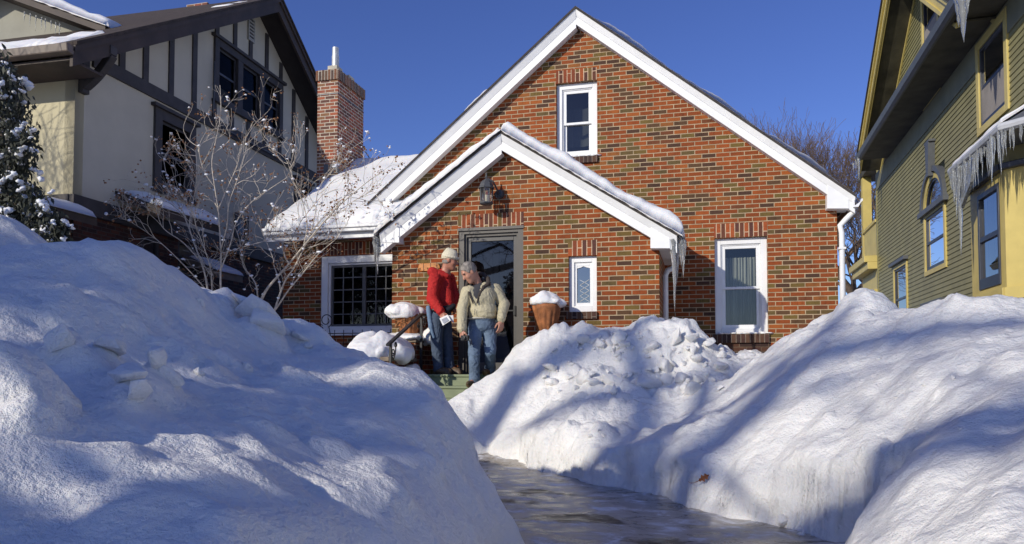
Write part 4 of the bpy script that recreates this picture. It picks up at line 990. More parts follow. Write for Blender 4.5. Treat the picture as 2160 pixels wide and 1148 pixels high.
# bay roof with gutter
bt = bay_t+.30
e_far = WR.uv(2006,362,bt)[0]; e_near = WR.uv(2112,262,bt)[0]; ez = WR.uv(2060,310,bt)[1]
en = WR.w(e_near, bt, 0); WE = Wall((en.x,en.y), (c45.x,c45.y), (WR.n-WR.d).normalized()[:2])
mb = MB()
pf, pn, pc = WR.w(e_far,bt,ez), WR.w(e_near,bt,ez), WE.w(1.7,0,ez)
iw = [WR.w(e_far,0,ez+.55), WR.w(e_near-.3,0,ez+.55)]
mb.add([pf,pn,pc,iw[1],iw[0],pf-Vector((0,0,.10)),pn-Vector((0,0,.10)),pc-Vector((0,0,.10)),iw[1]-Vector((0,0,.65)),iw[0]-Vector((0,0,.65))],
       [(0,1,3,4),(1,2,3),(0,5,6,1),(1,6,7,2),(5,9,8,6),(6,8,7),(4,9,5,0)])
mb.build('bay_roof', M_SLATE, bay)
mb = MB(); mb.tube([pf-Vector((0,0,.03)),pn-Vector((0,0,.03)),pc-Vector((0,0,.03))], .06, 8); mb.build('bay_gutter', simple('pale gutter metal', (.42,.43,.45), .45), bay)

# rear porch beyond the far corner
rp = aFar
ap0 = WR.uv(1821,480)[0]
zt = WR.uv(1836,392)[1]; zr = WR.uv(1850,468)[1]; zf = WR.uv(1850,540)[1]
mb = MB(); mb.box(WR, ap0-.15, ap0+.15, -.25, .03, zf, zt+.6); mb.build('porch_post', M_YELLOW, clap)
mb = MB(); mb.box(WR, rp+.021, ap0-.151, -.10, .01, zf, zr); mb.box(WR, rp+.021, ap0-.10, -.14, .06, zr+.001, zr+.09); mb.build('porch_rail_panel', M_YELLOW, clap)
mb = MB(); mb.box(WR, rp-.03, ap0+.5, -.3, .40, zf-.20, zf-.001); mb.box(WR, rp-.03, ap0+.45, -.3, .30, zf-.42, zf-.201); mb.box(WR, rp+.021, ap0+.2, -.3, .02, zf-1.05, zf-.421); mb.box(WR, rp-.02, ap0+.3, -.3, .12, zf-1.35, zf-1.051); mb.build('porch_cornice', M_YELLOW, clap, bevel=.01)
mb = MB(); mb.box(WR, rp+.021, ap0+.1, -3, -.31, zf-3, zf-.3); mb.build('porch_base', M_CLAP, clap)
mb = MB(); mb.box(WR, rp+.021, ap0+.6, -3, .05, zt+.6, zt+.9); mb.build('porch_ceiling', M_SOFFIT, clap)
# ================================================================== SNOW BANKS, WALK AND GROUND
CP = []
def cp(*a):
    for u, v, y in a:
        p = pY(u, v, y); CP.append((p.x, p.y, p.z))
# left bank
cp((0,462,3.6),(60,482,3.65),(130,540,3.75),(-120,455,3.5),(-300,470,3.2),(60,540,3.0),
   (0,537,2.5),(100,545,2.6),(200,550,2.75),(300,549,3.0),(345,564,3.2),(400,600,3.6),(470,632,4.0),(530,650,4.2),(590,684,4.4),(640,694,4.5),(690,724,4.5),(745,740,4.3),
   (100,650,2.2),(400,680,3.1),(540,705,3.7),(610,745,3.8),(300,810,2.0),(50,800,1.75),(500,850,2.3),(700,800,3.3),(800,850,2.9),
   (800,762,3.8),(850,792,3.4),(900,830,3.2),(950,880,3.0),(990,945,2.8),(1020,1000,2.6),(1040,1050,2.5),(1060,1110,2.35),(1075,1148,2.2),
   (900,1000,2.3),(800,950,2.45),(900,1120,1.95),(700,1050,1.85),(700,900,2.5),(500,1000,1.7),(500,1140,1.4),(300,1000,1.5),(300,1140,1.3),(100,950,1.45),(100,1140,1.25),(0,900,1.4),
   (180,575,3.4),(260,585,3.6),(330,595,3.8))
for q in ((-2.2,5.0,.75),(-2.6,5.7,.66),(-3.3,5.4,.95),(-3.1,6.6,.62),(-3.6,6.8,.68),(-4.2,5.4,1.15),(-4.3,6.8,.9),(-4.0,7.8,.82),(-4.6,8.3,.92),(-5.3,4.6,1.5),(-6.2,6.2,1.3),(-6.4,7.4,1.25),(-5.8,8.6,1.1),(-5.5,9.8,1.05),(-7.5,8.5,1.15),(-7.5,11,1.1),(-5.2,11.4,1.08),(-4.8,10,1.1),(-4.3,8.6,.9),(-9,6,1.9),(-12,4,1.7),(-12,10,1.1),(-10,13,1.0),(-6,13,1.0),(-3.4,1.2,1.3),(-6.5,3,1.9),(-4,0,1.2),(-8,0,1.4),(-2,-1,.8),(-3,-3,.8),(-1.0,.7,.62)): CP.append(q)
# right bank
cp((1100,900,8.2),(1150,870,8.2),(1250,885,7.6),(1310,928,7.0),(1390,905,6.9),(1450,945,6.3),(1330,885,7.65),(1450,868,7.7),(1550,818,8.2),(1500,900,6.5),(1600,1000,5.4),(1600,900,6.0),(1700,950,5.3),(1700,800,6.3),(1600,800,7.0),(1500,800,8.0),
   (1600,745,7.7),(1640,712,7.6),(1700,682,7.6),(1760,655,7.65),(1795,628,7.75),(1830,607,7.8),(1880,635,7.6),(1925,664,7.2),(1925,676,7.8),(1925,676,8.4),(1965,662,8.0),(1985,640,6.9),(2060,634,6.6),(2150,645,6.2),(2260,660,5.8),
   (1900,720,6.2),(2050,750,5.2),(2000,850,4.8),(1850,850,5.4),(2150,850,4.2),(1850,950,4.7),(2100,950,3.8),(1780,1030,4.25),(1900,1040,3.9),(2150,1050,3.1),(1900,1146,3.4),(2150,1146,2.6),(1770,1140,3.95),
   (932,860,8.65),(928,864,8.4),(975,828,8.85),(1000,812,9.0),(1060,766,9.2),(1110,714,9.3),(1160,688,9.45),(1210,683,9.45),(1290,690,9.4),(1340,684,9.3),(1380,668,9.3),(1420,682,9.3),(1480,692,9.35),(1500,728,9.5),(1590,744,11.3),(1650,745,11.6),
   (1150,770,8.9),(1250,760,8.9),(1400,755,8.8),(1550,785,8.8),(1250,822,8.35),(1380,812,8.45),(1000,912,8.4),(1100,840,8.6))
for q in ((1.2,9.2,1.35),(2.5,9,1.4),(3.2,7,1.4),(4.2,9,1.0),(1.0,11.6,1.25),(-1,11,1.15),(3,12,.9),(3.2,4,1.3),(2.6,2,1.0),(1.6,1,.7),(3,0,1.0),(5,3,1.2),(5.5,7,1.0),(2,-2,.7),(4.5,12,.8),(7,5,1.0),(7,10,.8),(-1.4,10.3,1.2)): CP.append(q)
CP = np.array(CP)
def _tps(r): return np.where(r > 1e-9, r*r*np.log(np.maximum(r,1e-9)), 0)
_n = len(CP); _K = _tps(np.hypot(CP[:,None,0]-CP[None,:,0], CP[:,None,1]-CP[None,:,1])) + np.eye(_n)*.004
_P = np.c_[np.ones(_n), CP[:,0], CP[:,1]]
_A = np.block([[_K,_P],[_P.T,np.zeros((3,3))]]); _w = np.linalg.solve(_A, np.r_[CP[:,2],0,0,0])
def zbank(x, y):
    r = _w[_n] + _w[_n+1]*x + _w[_n+2]*y
    for i in range(_n): r = r + _w[i]*_tps(np.hypot(x-CP[i,0], y-CP[i,1]))
    return np.clip(r, .03, 2.6)
ground_edge = [pZ(u,v,.0) for u,v in ((1700,1122),(1640,1108),(1550,1095),(1450,1062),(1380,1041),(1250,1022),(1120,988),(1035,972))]
RIGHT = [(1.2,-6),(.85,-2),(.70,1.0),(.62,2.0),(.60,3.2),(.60,4.12),(.92,4.22),(.98,4.55),(.80,4.98)] + [(p.x,p.y) for p in ground_edge] + [(-2.75,8.15),(-3.15,8.35),(-3.44,8.62),(-3.28,9.0),(-2.9,9.36),(-2.4,9.68),(-2.28,10.7)]
LEFT = [(-3.99,10.7),(-4.02,8.9),(-3.95,8.2),(-3.2,7.2),(-2.5,6.3),(-1.9,5.4),(-1.35,4.5),(-.85,3.6),(-.62,2.8),(-.45,2.2),(-.42,1.5),(-.55,.8),(-.9,-2),(-1.2,-6)]
POLY = np.array(RIGHT + LEFT)
def pathdist(x, y):
    """distance outside the shovelled path (negative inside)"""
    d = np.full(x.shape, 1e9); ins = np.zeros(x.shape, bool); m = len(POLY)
    for i in range(m):
        (x0,y0),(x1,y1) = POLY[i], POLY[(i+1)%m]; dx, dy = x1-x0, y1-y0
        t = np.clip(((x-x0)*dx+(y-y0)*dy)/(dx*dx+dy*dy), 0, 1); d = np.minimum(d, np.hypot(x-x0-t*dx, y-y0-t*dy))
        with np.errstate(divide='ignore', invalid='ignore'): c = ((y0 > y) != (y1 > y)) & (x < (x1-x0)*(y-y0)/(y1-y0)+x0)
        ins ^= c
    return np.where(ins, -d, d)
def zpath(x, y): return .22*sstep(7.6, 9.0, y)
_c = np.array([(-.1,-6),(.05,-2),(.05,2.5),(.0,4.4),(-.7,5.8),(-2.0,7.2),(-3.4,8.2),(-3.75,8.7),(-3.7,11),(-3.7,20)])
def xcentre(y): return np.interp(y, _c[:,1], _c[:,0])
def gauss(x, y, cx, cy, r): return np.exp(-((x-cx)**2+(y-cy)**2)/(r*r))
# individual lumps frozen into the banks: picture place, depth, radius, height
LUMPS = [(300,815,2.6,.15,.13),(335,800,2.75,.09,.09),(270,840,2.45,.09,.06),(30,850,1.95,.19,.20),(60,900,1.8,.12,.06),(560,715,4.9,.22,.10),(640,700,5.9,.25,.10),(480,640,5.2,.15,.07),(250,560,3.85,.22,.05),(150,655,3.1,.3,.06),(420,760,3.4,.22,.06),(220,745,2.9,.12,.07),(170,770,2.7,.14,.06),(130,760,2.6,.1,.06),
 (1822,632,7.75,.30,.12),(1975,655,6.9,.3,.06),(2085,650,6.55,.25,.05),(1455,700,9.35,.3,.05),(1425,705,9.2,.25,.05),(1180,690,9.4,.13,.09),(1230,690,9.4,.15,.09),(1140,705,9.3,.12,.07),(1260,720,9.0,.2,.10),(1240,800,8.5,.18,.10),(1340,720,9.1,.18,.08),(1270,915,7.3,.17,.10),(1190,905,7.7,.17,.08),(1480,905,6.6,.25,.05)]
def march(u, v, f, y0=.9, y1=11.5):
    ys = np.arange(y0, y1, .02); d = ray(u, v); x = d.x/d.y*ys; z = EYE.z + d.z/d.y*ys
    h = f(x, ys); k = np.argmax(h >= z); return (float(x[k]), float(ys[k])) if (h >= z).any() else None
def _lump_base(x, y): return np.where(pathdist(x, y) > .15, zbank(x, y), -.05)
LUMPS = [((march(u, v, _lump_base) or (pY(u,v,y).x, y)), r*(.72 if u < 900 else 1), h*(.72 if u < 900 else 1)) for u,v,y,r,h in LUMPS]
def terrain(x, y):
    zb = zbank(x, y); d0 = pathdist(x, y)
    d = d0 + .13*fbm(x*1.7, y*1.7, 3, 5) + .028*perlin(x*6, y*6, 9)
    right = x > xcentre(y)
    # shovel cut: steep on the right, gentle on the left
    w = np.where(right, .13+np.where(y > 6.1, .14, .42)*sstep(-.1,.8,perlin(x*.9,y*.9,21)), .55)
    w = np.where((y > 8.6) & ~right, .12, w); w = np.where((y > 8.3) & right, .25, w)
    s_ = np.clip(d/w, 0, 1); S = 1-(1-s_)**np.where(right, 2.6, 1.8)
    # surface relief
    rel = .075*fbm(x*.75, y*.75, 4, 1) + .030*fbm(x*2.6, y*2.6, 3, 2)
    # furrows running down the slope of the right bank
    fr = (x*.80+y*.60); al = (-x*.60+y*.80)
    g = sstep(-.1,.6,np.where(right,1,0)*(8.3-y)/2)
    fur = perlin(al*2.3+.6*perlin(fr*.8,al*.8,4), fr*.55, 31)
    rel = rel + np.where(right, g*(.065*(np.abs(fur)*1.6-.45) + .010*perlin(al*6, fr*1.4, 33)), 0)
    # crumbly thrown snow on the far pile and scattered clods elsewhere
    cr = np.clip(1.2*gauss(x,y,-.15,9.0,1.1)+.9*gauss(x,y,.6,9.6,.9)+.45*gauss(x,y,-1.7,9.1,.8)+.35*gauss(x,y,-.8,8.1,.7)+.45*gauss(x,y,1.1,10.6,1.2)+.3*gauss(x,y,2.0,6.7,.6)+.5*gauss(x,y,-3.6,6.6,.7)+.3*gauss(x,y,-3.2,5.2,.7)+.75*gauss(x,y,-2.2,2.5,.45)+.6*gauss(x,y,-2.7,3.9,.5)+.6*gauss(x,y,-1.8,3.2,.35)+np.where(right,.16,.10)*(.4+np.clip(fbm(x*.9,y*.9,2,61),0,1)*2)+.4*gauss(x,y,-1.2,8.4,.9), 0, 1.3)
    wx, wy = x+.05*perlin(x*5,y*5,40), y+.05*perlin(x*5,y*5,41)
    f1, v1 = worley(wx*5.2, wy*5.2, 3); f2, v2 = worley(wx*10.5, wy*10.5, 4)
    clod = np.sqrt(np.clip(1-(f1/.62)**2,0,1))*(v1-.25)*.125 + np.sqrt(np.clip(1-(f2/.62)**2,0,1))*(v2-.3)*.065
    rel = rel + cr*clod
    # sparse clods
    f3, v3 = worley(wx*2.4, wy*2.4, 6); rel = rel + np.where(v3 > .72, .055*np.sqrt(np.clip(1-(f3/.22)**2,0,1)), 0)
    rg = 1-np.abs(fbm(wx*1.9, wy*1.9, 3, 44)); rel = rel + .030*(rg**5-.3) + .012*fbm(x*6, y*6, 3, 46)
    rel = np.where(~right & (y < 5), rel*.7, rel)
    rel = np.where(right, rel*.75-.035*sstep(8.3,8.9,y)-.02, rel)
    rel = rel + .006*perlin(x*14, y*14, 50) + .0035*perlin(x*30, y*30, 51)
    z = zb + rel
    for (lx, ly), r, h in LUMPS:
        q = np.hypot(x-lx, y-ly)/r
        z = z + h*np.clip(1-q*q, 0, 1)**.8*(1+.35*perlin(x*9, y*9, 60))
    zp = zpath(x, y)
    z = zp - .04 + (np.maximum(z, zp+.02) - zp + .04)*S
    edge = sstep(0, 2.0, x+13.5)*sstep(0, 1.5, 8.5-x)*sstep(0, 1.5, 14.5-y)*sstep(0, 2.0, y+4.5)
    return -.10 + (z+.10)*edge
def axis(*segs):
    out = []
    for a, b, st in segs: out += list(np.arange(a, b-1e-6, st))
    return np.array(out + [segs[-1][1]])
gx = axis((-13.5,-7,.16),(-7,-4.4,.05),(-4.4,3.0,.026),(3.0,4.5,.06),(4.5,8.5,.2))
gy = axis((-4.5,.4,.16),(.4,.9,.05),(.9,9.9,.026),(9.9,14.5,.12))
GX, GY = np.meshgrid(gx, gy, indexing='ij'); GZ = terrain(GX, GY)
# let the cut faces bulge and undercut a little
nx_, ny_ = np.gradient(GZ, gx, gy); sl = np.hypot(nx_, ny_)
k_ = np.clip((sl-.8)/2, 0, 1)*.05*perlin(GX*6, GZ*9, 70)
GX2 = GX - nx_/np.maximum(sl,1e-6)*k_; GY2 = GY - ny_/np.maximum(sl,1e-6)*k_
def grid_mesh(name, X, Y, Z, facemask, mat, label_kind='structure', base=None):
    ni, nj = X.shape; idx = np.arange(ni*nj).reshape(ni, nj)
    q = np.stack([idx[:-1,:-1], idx[1:,:-1], idx[1:,1:], idx[:-1,1:]], -1)[facemask]
    used = np.unique(q); remap = np.full(ni*nj, -1); remap[used] = np.arange(len(used)); q = remap[q]
    co = np.stack([X.ravel()[used], Y.ravel()[used], Z.ravel()[used]], 1)
    me = bpy.data.meshes.new(name); me.vertices.add(len(co)); me.vertices.foreach_set('co', co.astype(np.float32).ravel())
    me.loops.add(q.size); me.loops.foreach_set('vertex_index', q.astype(np.int32).ravel())
    me.polygons.add(len(q)); me.polygons.foreach_set('loop_start', np.arange(0, q.size, 4, dtype=np.int32)); 
    me.update(calc_edges=True); me.validate(); me.shade_smooth()
    return link(name, me, mat, None, (0,0,0))
cxm, cym = (GX[:-1,:-1]+GX[1:,1:])/2, (GY[:-1,:-1]+GY[1:,1:])/2
lm = cxm < xcentre(cym)
b = grid_mesh('snow_bank', GX2, GY2, GZ, lm, M_SNOW); tag(b, 'tall shaded snowbank piled left of the icy walk', None, None, 'structure')
b = grid_mesh('snow_bank', GX2, GY2, GZ, ~lm, M_SNOW); tag(b, 'sunlit lumpy snowbank right of the icy walk', None, None, 'structure')
# the walk
wx_ = axis((-5,1.6,.05)); wy_ = axis((-6,9.5,.05)); WX, WY = np.meshgrid(wx_, wy_, indexing='ij')
WZ = zpath(WX, WY) + .005*fbm(WX*1.5, WY*1.5, 3, 80) + .0012*perlin(WX*8, WY*5, 81)
wm = pathdist((WX[:-1,:-1]+WX[1:,1:])/2, (WY[:-1,:-1]+WY[1:,1:])/2) < .35
tag(grid_mesh('walk', WX, WY, WZ, wm, M_WALK), 'wet icy concrete walk between the snowbanks', None, None, 'structure')
mb = MB(); mb.quad((-400,-400,-.12),(400,-400,-.12),(400,400,-.12),(-400,400,-.12)); o = mb.build('ground', M_SNOW, recalc=False, base=(0,0,-.12)); tag(o, None, None, None, 'structure')

# loose snow chunks lying on the banks
def surf(x, y): return float(terrain(np.array([x]), np.array([y]))[0])
def chunk(u, v, y, r, seed, label, group=None):
    """angular broken block: convex hull of random points, edges worn"""
    q = march(u, v, terrain); p = Vector((q[0], q[1], 0)) if q else pY(u, v, y); r *= (.72 if u < 900 else 1); z = surf(p.x, p.y); rr = random.Random(seed); bm = bmesh.new(); sx, sy, sz = (rr.uniform(.75,1.4) for _ in range(3))
    for i in range(11):
        d = Vector((rr.gauss(0,1),rr.gauss(0,1),rr.gauss(0,1))).normalized()*rr.uniform(.75,1.1); bm.verts.new((d.x*sx*r, d.y*sy*r, d.z*sz*.8*r))
    bmesh.ops.convex_hull(bm, input=bm.verts[:]); bm.verts.ensure_lookup_table()
    bmesh.ops.delete(bm, geom=[q for q in bm.verts if not q.link_faces], context='VERTS')
    bmesh.ops.recalc_face_normals(bm, faces=bm.faces[:])
    me = bpy.data.meshes.new('snow_chunk'); bm.to_mesh(me); bm.free(); me.shade_smooth()
    o = link('snow_chunk', me, M_SNOW, None, (p.x, p.y, z+r*rr.uniform(-.1,.3)), r*.3); o.rotation_euler = (rr.uniform(-.5,.5), rr.uniform(-.5,.5), rr.uniform(0,6))
    return tag(o, label, 'snow chunk', group)
rr = random.Random(4)
for k in range(95):
    u = min(1520, max(1160, rr.gauss(1360, 105))); v = rr.uniform(705, 830); chunk(u, v, 8.3+(835-v)/130, rr.choice((.025,.03,.035,.04,.05,.06,.075,.09,.11,.14)), 500+k, 'angular snow lump in the crumbly heap right of the entrance steps', 'snow lumps in the crumbly heap')
for k, (u,v,y,r) in enumerate(((505,652,6.0,.15),(545,668,6.2,.17),(478,640,6.2,.10),(530,640,6.6,.09),(560,690,5.9,.16),(600,700,5.8,.10),(420,640,5.2,.06),(630,715,5.6,.08),(650,735,5.2,.05))):
    chunk(u, v, y, r, 600+k, 'broken block of snow on the crest of the shaded left bank', 'snow blocks on the left crest')
for k, (u,v,y,r) in enumerate(((320,770,2.75,.12),(265,800,2.6,.10),(360,815,2.7,.09),(285,845,2.45,.085),(235,740,2.95,.09),(125,740,2.75,.08),(420,790,3.0,.04),(150,850,2.2,.04),(520,780,3.7,.05))):
    chunk(u, v, y, r, 640+k, 'rounded snow lump half sunk in the near face of the left bank', 'snow lumps in the left bank face')
for k, (u,v,y,r) in enumerate(((1275,920,7.25,.055),(1245,925,7.3,.035),(1262,910,7.4,.03),(1150,808,8.6,.045),(1200,795,8.65,.07),(1330,735,9.0,.06),(1300,760,8.8,.05),(1365,745,8.9,.05),(1395,780,8.6,.06),(1420,740,9.0,.05),(1280,790,8.6,.04),(1205,770,8.8,.05),(1350,790,8.5,.05),(1440,770,8.8,.05),(1470,740,9.1,.06),(1180,830,8.4,.04),(1490,790,8.6,.045),(1225,745,9.0,.05),(1170,740,9.1,.04),(1460,820,8.3,.04))):
    chunk(u, v, y, r, 100+k, 'broken snow chunk lying on the sunlit pile in front of the entrance', 'snow chunks on the pile before the entrance')
for k, (u,v,y,r) in enumerate(((1800,1020,4.2,.03),(1960,915,4.35,.025),(1935,905,4.5,.02),(2025,905,4.2,.02),(2090,945,3.8,.02),(1850,760,5.9,.03),(1950,820,5.2,.02),(2010,800,5.0,.018),(1890,840,5.3,.016))):
    chunk(u, v, y, r, 200+k, 'small snow crumb lying on the smooth face of the right bank', 'snow crumbs on the right bank')
for k, (u,v,y,r) in enumerate(((1240,1032,6.5,.05),(1200,1040,6.45,.03),(1650,1125,4.75,.05),(1600,1118,4.85,.06),(1690,1140,4.55,.05),(1450,1068,5.75,.03))):
    chunk(u, v, y, r, 300+k, 'lump of snow fallen onto the edge of the icy walk', 'snow lumps at the edge of the walk')

# oak leaf stuck in the snow
lp_ = pY(1485,1010,5.75); lz = surf(lp_.x, lp_.y); d_ = (EYE-lp_).normalized()
leaf = thing('oak_leaf', 'curled russet oak leaf with long stalk on the snow by the walk', 'leaf', (lp_.x, lp_.y, lz))
for it in range(60):
    q = lp_; 
lw = lp_.copy()
for t in np.arange(4.0, 8.0, .01):
    q = pY(1485,1010,t)
    if surf(q.x,q.y) >= q.z: lw = q; break
lw = lw + (EYE-lw).normalized()*.03
R1 = RGT; mb = MB(); n = 12; vs = []
for i in range(n+1):
    s_ = i/n; wdt = .022*math.sin(math.pi*min(1,s_*1.02))**.7*(1+.5*math.sin(s_*20)); c = lw + R1*(-.04+.08*s_) + UPV*(-.015+.045*s_)
    nn = (-R1*.45+UPV*.9); cu = (EYE-lw).normalized()
    vs += [c - nn*wdt + cu*.016, c, c + nn*wdt + cu*.012]
mb.add(vs, [(3*i+j,3*i+j+1,3*i+j+4,3*i+j+3) for i in range(n) for j in (0,1)]); mb.build('blade', M_LEAFO, leaf, smooth=True, recalc=False)
mb = MB(); mb.tube([lw+R1*-.037+UPV*-.014, lw+R1*-.07+UPV*-.03, lw+R1*-.10+UPV*-.033, lw+R1*-.12+UPV*-.022], [.003,.0025,.0025,.002], 5); mb.build('stalk', M_LEAF, leaf)

# ================================================================== SNOW ON ROOFS
def snow_sheet(name, c00, c10, c11, c01, thick, nu, nv, label, rnd=.3, seed=0, amp=.25, group=None, under=.01, fringe=0, bulge=None, mat=None, lumpy=.10):
    c = [Vector(p) for p in (c00,c10,c11,c01)]
    lu = ((c[1]-c[0]).length+(c[2]-c[3]).length)/2; lv = ((c[3]-c[0]).length+(c[2]-c[1]).length)/2
    U, V = np.meshgrid(np.linspace(0,1,nu+1), np.linspace(0,1,nv+1), indexing='ij')
    U = .5-.5*np.cos(np.pi*U)*(1-.25*(1-np.abs(2*U-1))); V = .5-.5*np.cos(np.pi*V)*(1-.25*(1-np.abs(2*V-1)))
    U = np.clip(U,0,1); V = np.clip(V,0,1)
    B = sum(np.array(p)[None,None,:]*w[...,None] for p, w in zip(c, ((1-U)*(1-V), U*(1-V), U*V, (1-U)*V)))
    d = np.minimum(np.minimum(U,1-U)*lu, np.minimum(V,1-V)*lv)
    e = np.clip(d/rnd, 0, 1); e = np.sqrt(1-(1-e)**2)
    nrm = (c[1]-c[0]).cross(c[3]-c[0]).normalized()
    if nrm.z < 0: nrm = -nrm
    upd = np.array((nrm*.5+Vector((0,0,.5))).normalized())
    X, Y_ = U*lu, V*lv
    nz_ = fbm(X*1.1+seed, Y_*1.1, 4, seed+90); lump = perlin(X*7+seed, Y_*7, seed+95)
    h = thick*e*(1+amp*nz_) + thick*lumpy*lump*e + (bulge(U,V) if bulge else 0)*e
    top = B + upd*np.maximum(h,0)[...,None]
    if fringe:
        top[...,2] -= fringe*(1-e)*(.5+.5*perlin(X*9, Y_*9, seed+97))
        # ragged outline
    ni, nj = U.shape; idx = np.arange(ni*nj).reshape(ni,nj)
    f = np.stack([idx[:-1,:-1],idx[1:,:-1],idx[1:,1:],idx[:-1,1:]],-1).reshape(-1,4)
    bot = B + np.array(nrm)*under; co = np.concatenate([top.reshape(-1,3), bot.reshape(-1,3)]); o = ni*nj
    fb = f[:, ::-1]+o; rim = list(idx[:,0])+list(idx[-1,1:])+list(idx[-2::-1,-1])+list(idx[0,-2:0:-1])
    fr_ = [(rim[i], rim[(i+1)%len(rim)], rim[(i+1)%len(rim)]+o, rim[i]+o) for i in range(len(rim))]
    mb = MB(); mb.v = [Vector(p) for p in co]; mb.f = [tuple(int(i) for i in q) for q in f]+[tuple(int(i) for i in q) for q in fb]+[tuple(int(i) for i in q) for q in fr_]
    ob = mb.build(name, mat or M_RSNOW, smooth=True); return tag(ob, label, 'snow', group)
XV = vL[0]-.2
# wing roof: deep snow that also drifts against the main gable
snow_sheet('roof_snow', (xl-.02,EY-.06,EZ+.03),(-3.7,EY-.06,EZ+.03),(-3.7,RY,RZ+.05),(xl-.02,RY,RZ+.05), .20, 60, 50, 'thick smooth snow covering the low wing roof beside the chimney', .35, 1, .20, lumpy=.02)
# main roof: thin crusts
def slope_snow(W, p, q, t0, t1, th, label, seed, n=60, rnd=.08, fringe=0, amp=.5, s0=0, s1=1):
    P = lambda s_, t: W.w(p[0]+(q[0]-p[0])*s_, t, p[1]+(q[1]-p[1])*s_+.047)
    return snow_sheet('roof_snow', P(s0,t0), P(s1,t0), P(s1,t1), P(s0,t1), th, n, 24, label, rnd, seed, amp, None, .002, fringe)
slope_snow(WM, apx, tipR, OV+.06, -8.4, .075, 'thin snow crust along the right slope of the main roof', 2, 140, .07, 0, .9)
slope_snow(WM, apx, (apx[0]-3.6, apx[1]-3.6*mL), OV+.03, -8.4, .05, 'thin patchy snow along the left slope of the main roof', 3, 140, .07, 0, 1.4)
slope_snow(WV, va, vR, OV+.10, -(DM-DV)+.02, .16, 'thick rounded snow on the right slope of the entrance roof', 4, 150, .10, .04, .5, .0, 1.03)
slope_snow(WV, va, vL, OV+.10, -(DM-DV)+.02, .10, 'rounded snow on the left slope of the entrance roof', 5, 120, .09, .03, .5, .0, 1.04)
# stucco house snow
P = lambda a, t, dz=0: WL.w(a, t, zrL(a)+dz)
e0 = eL[0]-.05
snow_sheet('roof_snow', P(e0,-10,.0), P(e0,OL-.2,.0), P(e0+1.0,OL-.25,.0), P(e0+1.3,-10,.0), .09, 60, 20, 'snow strip along the eave of the stucco house', .12, 6, .8)
for k, (s0,s1,t0,t1) in enumerate(((4.6,5.6,-.25,.30),(5.6,6.3,.0,.42),(1.4,2.0,.0,.3))):
    snow_sheet('roof_snow', P(e0+s0,t0), P(e0+s0,t1), P(e0+s1,t1), P(e0+s1,t0), .06, 14, 16, ('snow patch high on the brown shingles near the ridge','snow remnant at the verge beside the larger patch','thin snow remnant low on the brown shingles')[k], .15, 7+k, .6)
Pd = lambda e, t, dz=0: WD.w(e[0], t, e[1]+dz)
snow_sheet('roof_snow', Pd(dp_, .55), Pd((d1[0]-.05,d1[1]-.03), .55), Pd((d1[0]-.05,d1[1]-.03), -3.4), Pd(dp_, -3.4), .16, 30, 24, 'thick snow on the dormer of the stucco house', .16, 11, .4, None, .0, .05)
snow_sheet('roof_snow', WL.w(p0[0]-.05,.48,p0[1]-.03), WL.w(aC-5.9,.48,p0[1]-.03), WL.w(aC-5.9,-1.0,p0[1]+.40), WL.w(p0[0]-.05,-1.0,p0[1]+.40), .13, 40, 14, 'snow on the low porch roof by the stucco corner', .14, 12, .4)
for k, (h0,h1,tt,zz) in enumerate(hoods):
    snow_sheet('roof_snow', WL.w(h0,tt+.03,zz), WL.w(h1,tt+.03,zz), WL.w(h1-(.0 if k else .1),.1,zz+.33), WL.w(h0+.1,.1,zz+.33), (.13,.08)[k], 20, 14, ('snow on the side bay hood of the stucco house','thin snow on the small rear hood of the stucco house')[k], .16, 13+k, .5)
snow_sheet('roof_snow', pf+Vector((0,0,.03)), pn+Vector((0,0,.03)), iw[1]+Vector((0,0,.03)), iw[0]+Vector((0,0,.03)), .07, 24, 12, 'snow film on the bay roof of the green house', .10, 16, .5)
# porch snow caps
def cap(name, label, c, r, seed, amp=.18, n=26, m=16, flat=.03, mat=None, lumps=0):
    mb = MB(); mb.blob(c, r, seed, n, m, amp*.6, flat); rr = random.Random(seed); c = Vector(c)
    for k in range(lumps):
        a = 6.28*k/lumps+rr.uniform(-.4,.4); q = rr.uniform(.45,.85); s_ = rr.uniform(.30,.55)
        mb.blob(c+Vector((r[0]*q*math.cos(a), r[1]*q*math.sin(a), r[2]*rr.uniform(.05,.5)*(1.15-q))), (r[0]*s_, r[1]*s_, r[2]*s_*rr.uniform(.7,1.3)), seed+k*7, 14, 10, .3)
    o = mb.build(name, mat or M_RSNOW, smooth=True); md = o.modifiers.new('remesh', 'REMESH'); md.mode = 'VOXEL'; md.voxel_size = .014; md.use_smooth_shade = True
    sm = o.modifiers.new('smooth', 'SMOOTH'); sm.iterations = 4; sm.factor = .5
    tx = bpy.data.textures.new(name, 'CLOUDS'); tx.noise_scale = .13; tx.noise_depth = 3; dm = o.modifiers.new('rough', 'DISPLACE'); dm.texture = tx; dm.strength = .03; dm.mid_level = .5; dm.texture_coords = 'GLOBAL'
    return tag(o, label, 'snow')
cap('snow_heap', 'big smooth snow dome on the low brick pier left of the steps', (-4.33, 9.46, 1.22), (.45,.60,.34), 21, .25, lumps=5)
cap('snow_heap', 'snow around the foot of the left planter', (-4.25, 10.22, 1.50), (.34,.34,.10), 22, .2, lumps=6)
cap('snow_heap', 'overhanging snow cap drooping off the left planter', (pl1.x-.06, 10.17, 1.50+.40-.02), (.25,.23,.17), 23, .3, flat=.08, lumps=7)
cap('snow_heap', 'lumpy snow cap on the right planter', (pl2.x, 10.23, pY(1153,643,10.25).z+.012), (.225,.21,.17), 27, .3, flat=.012, lumps=8)
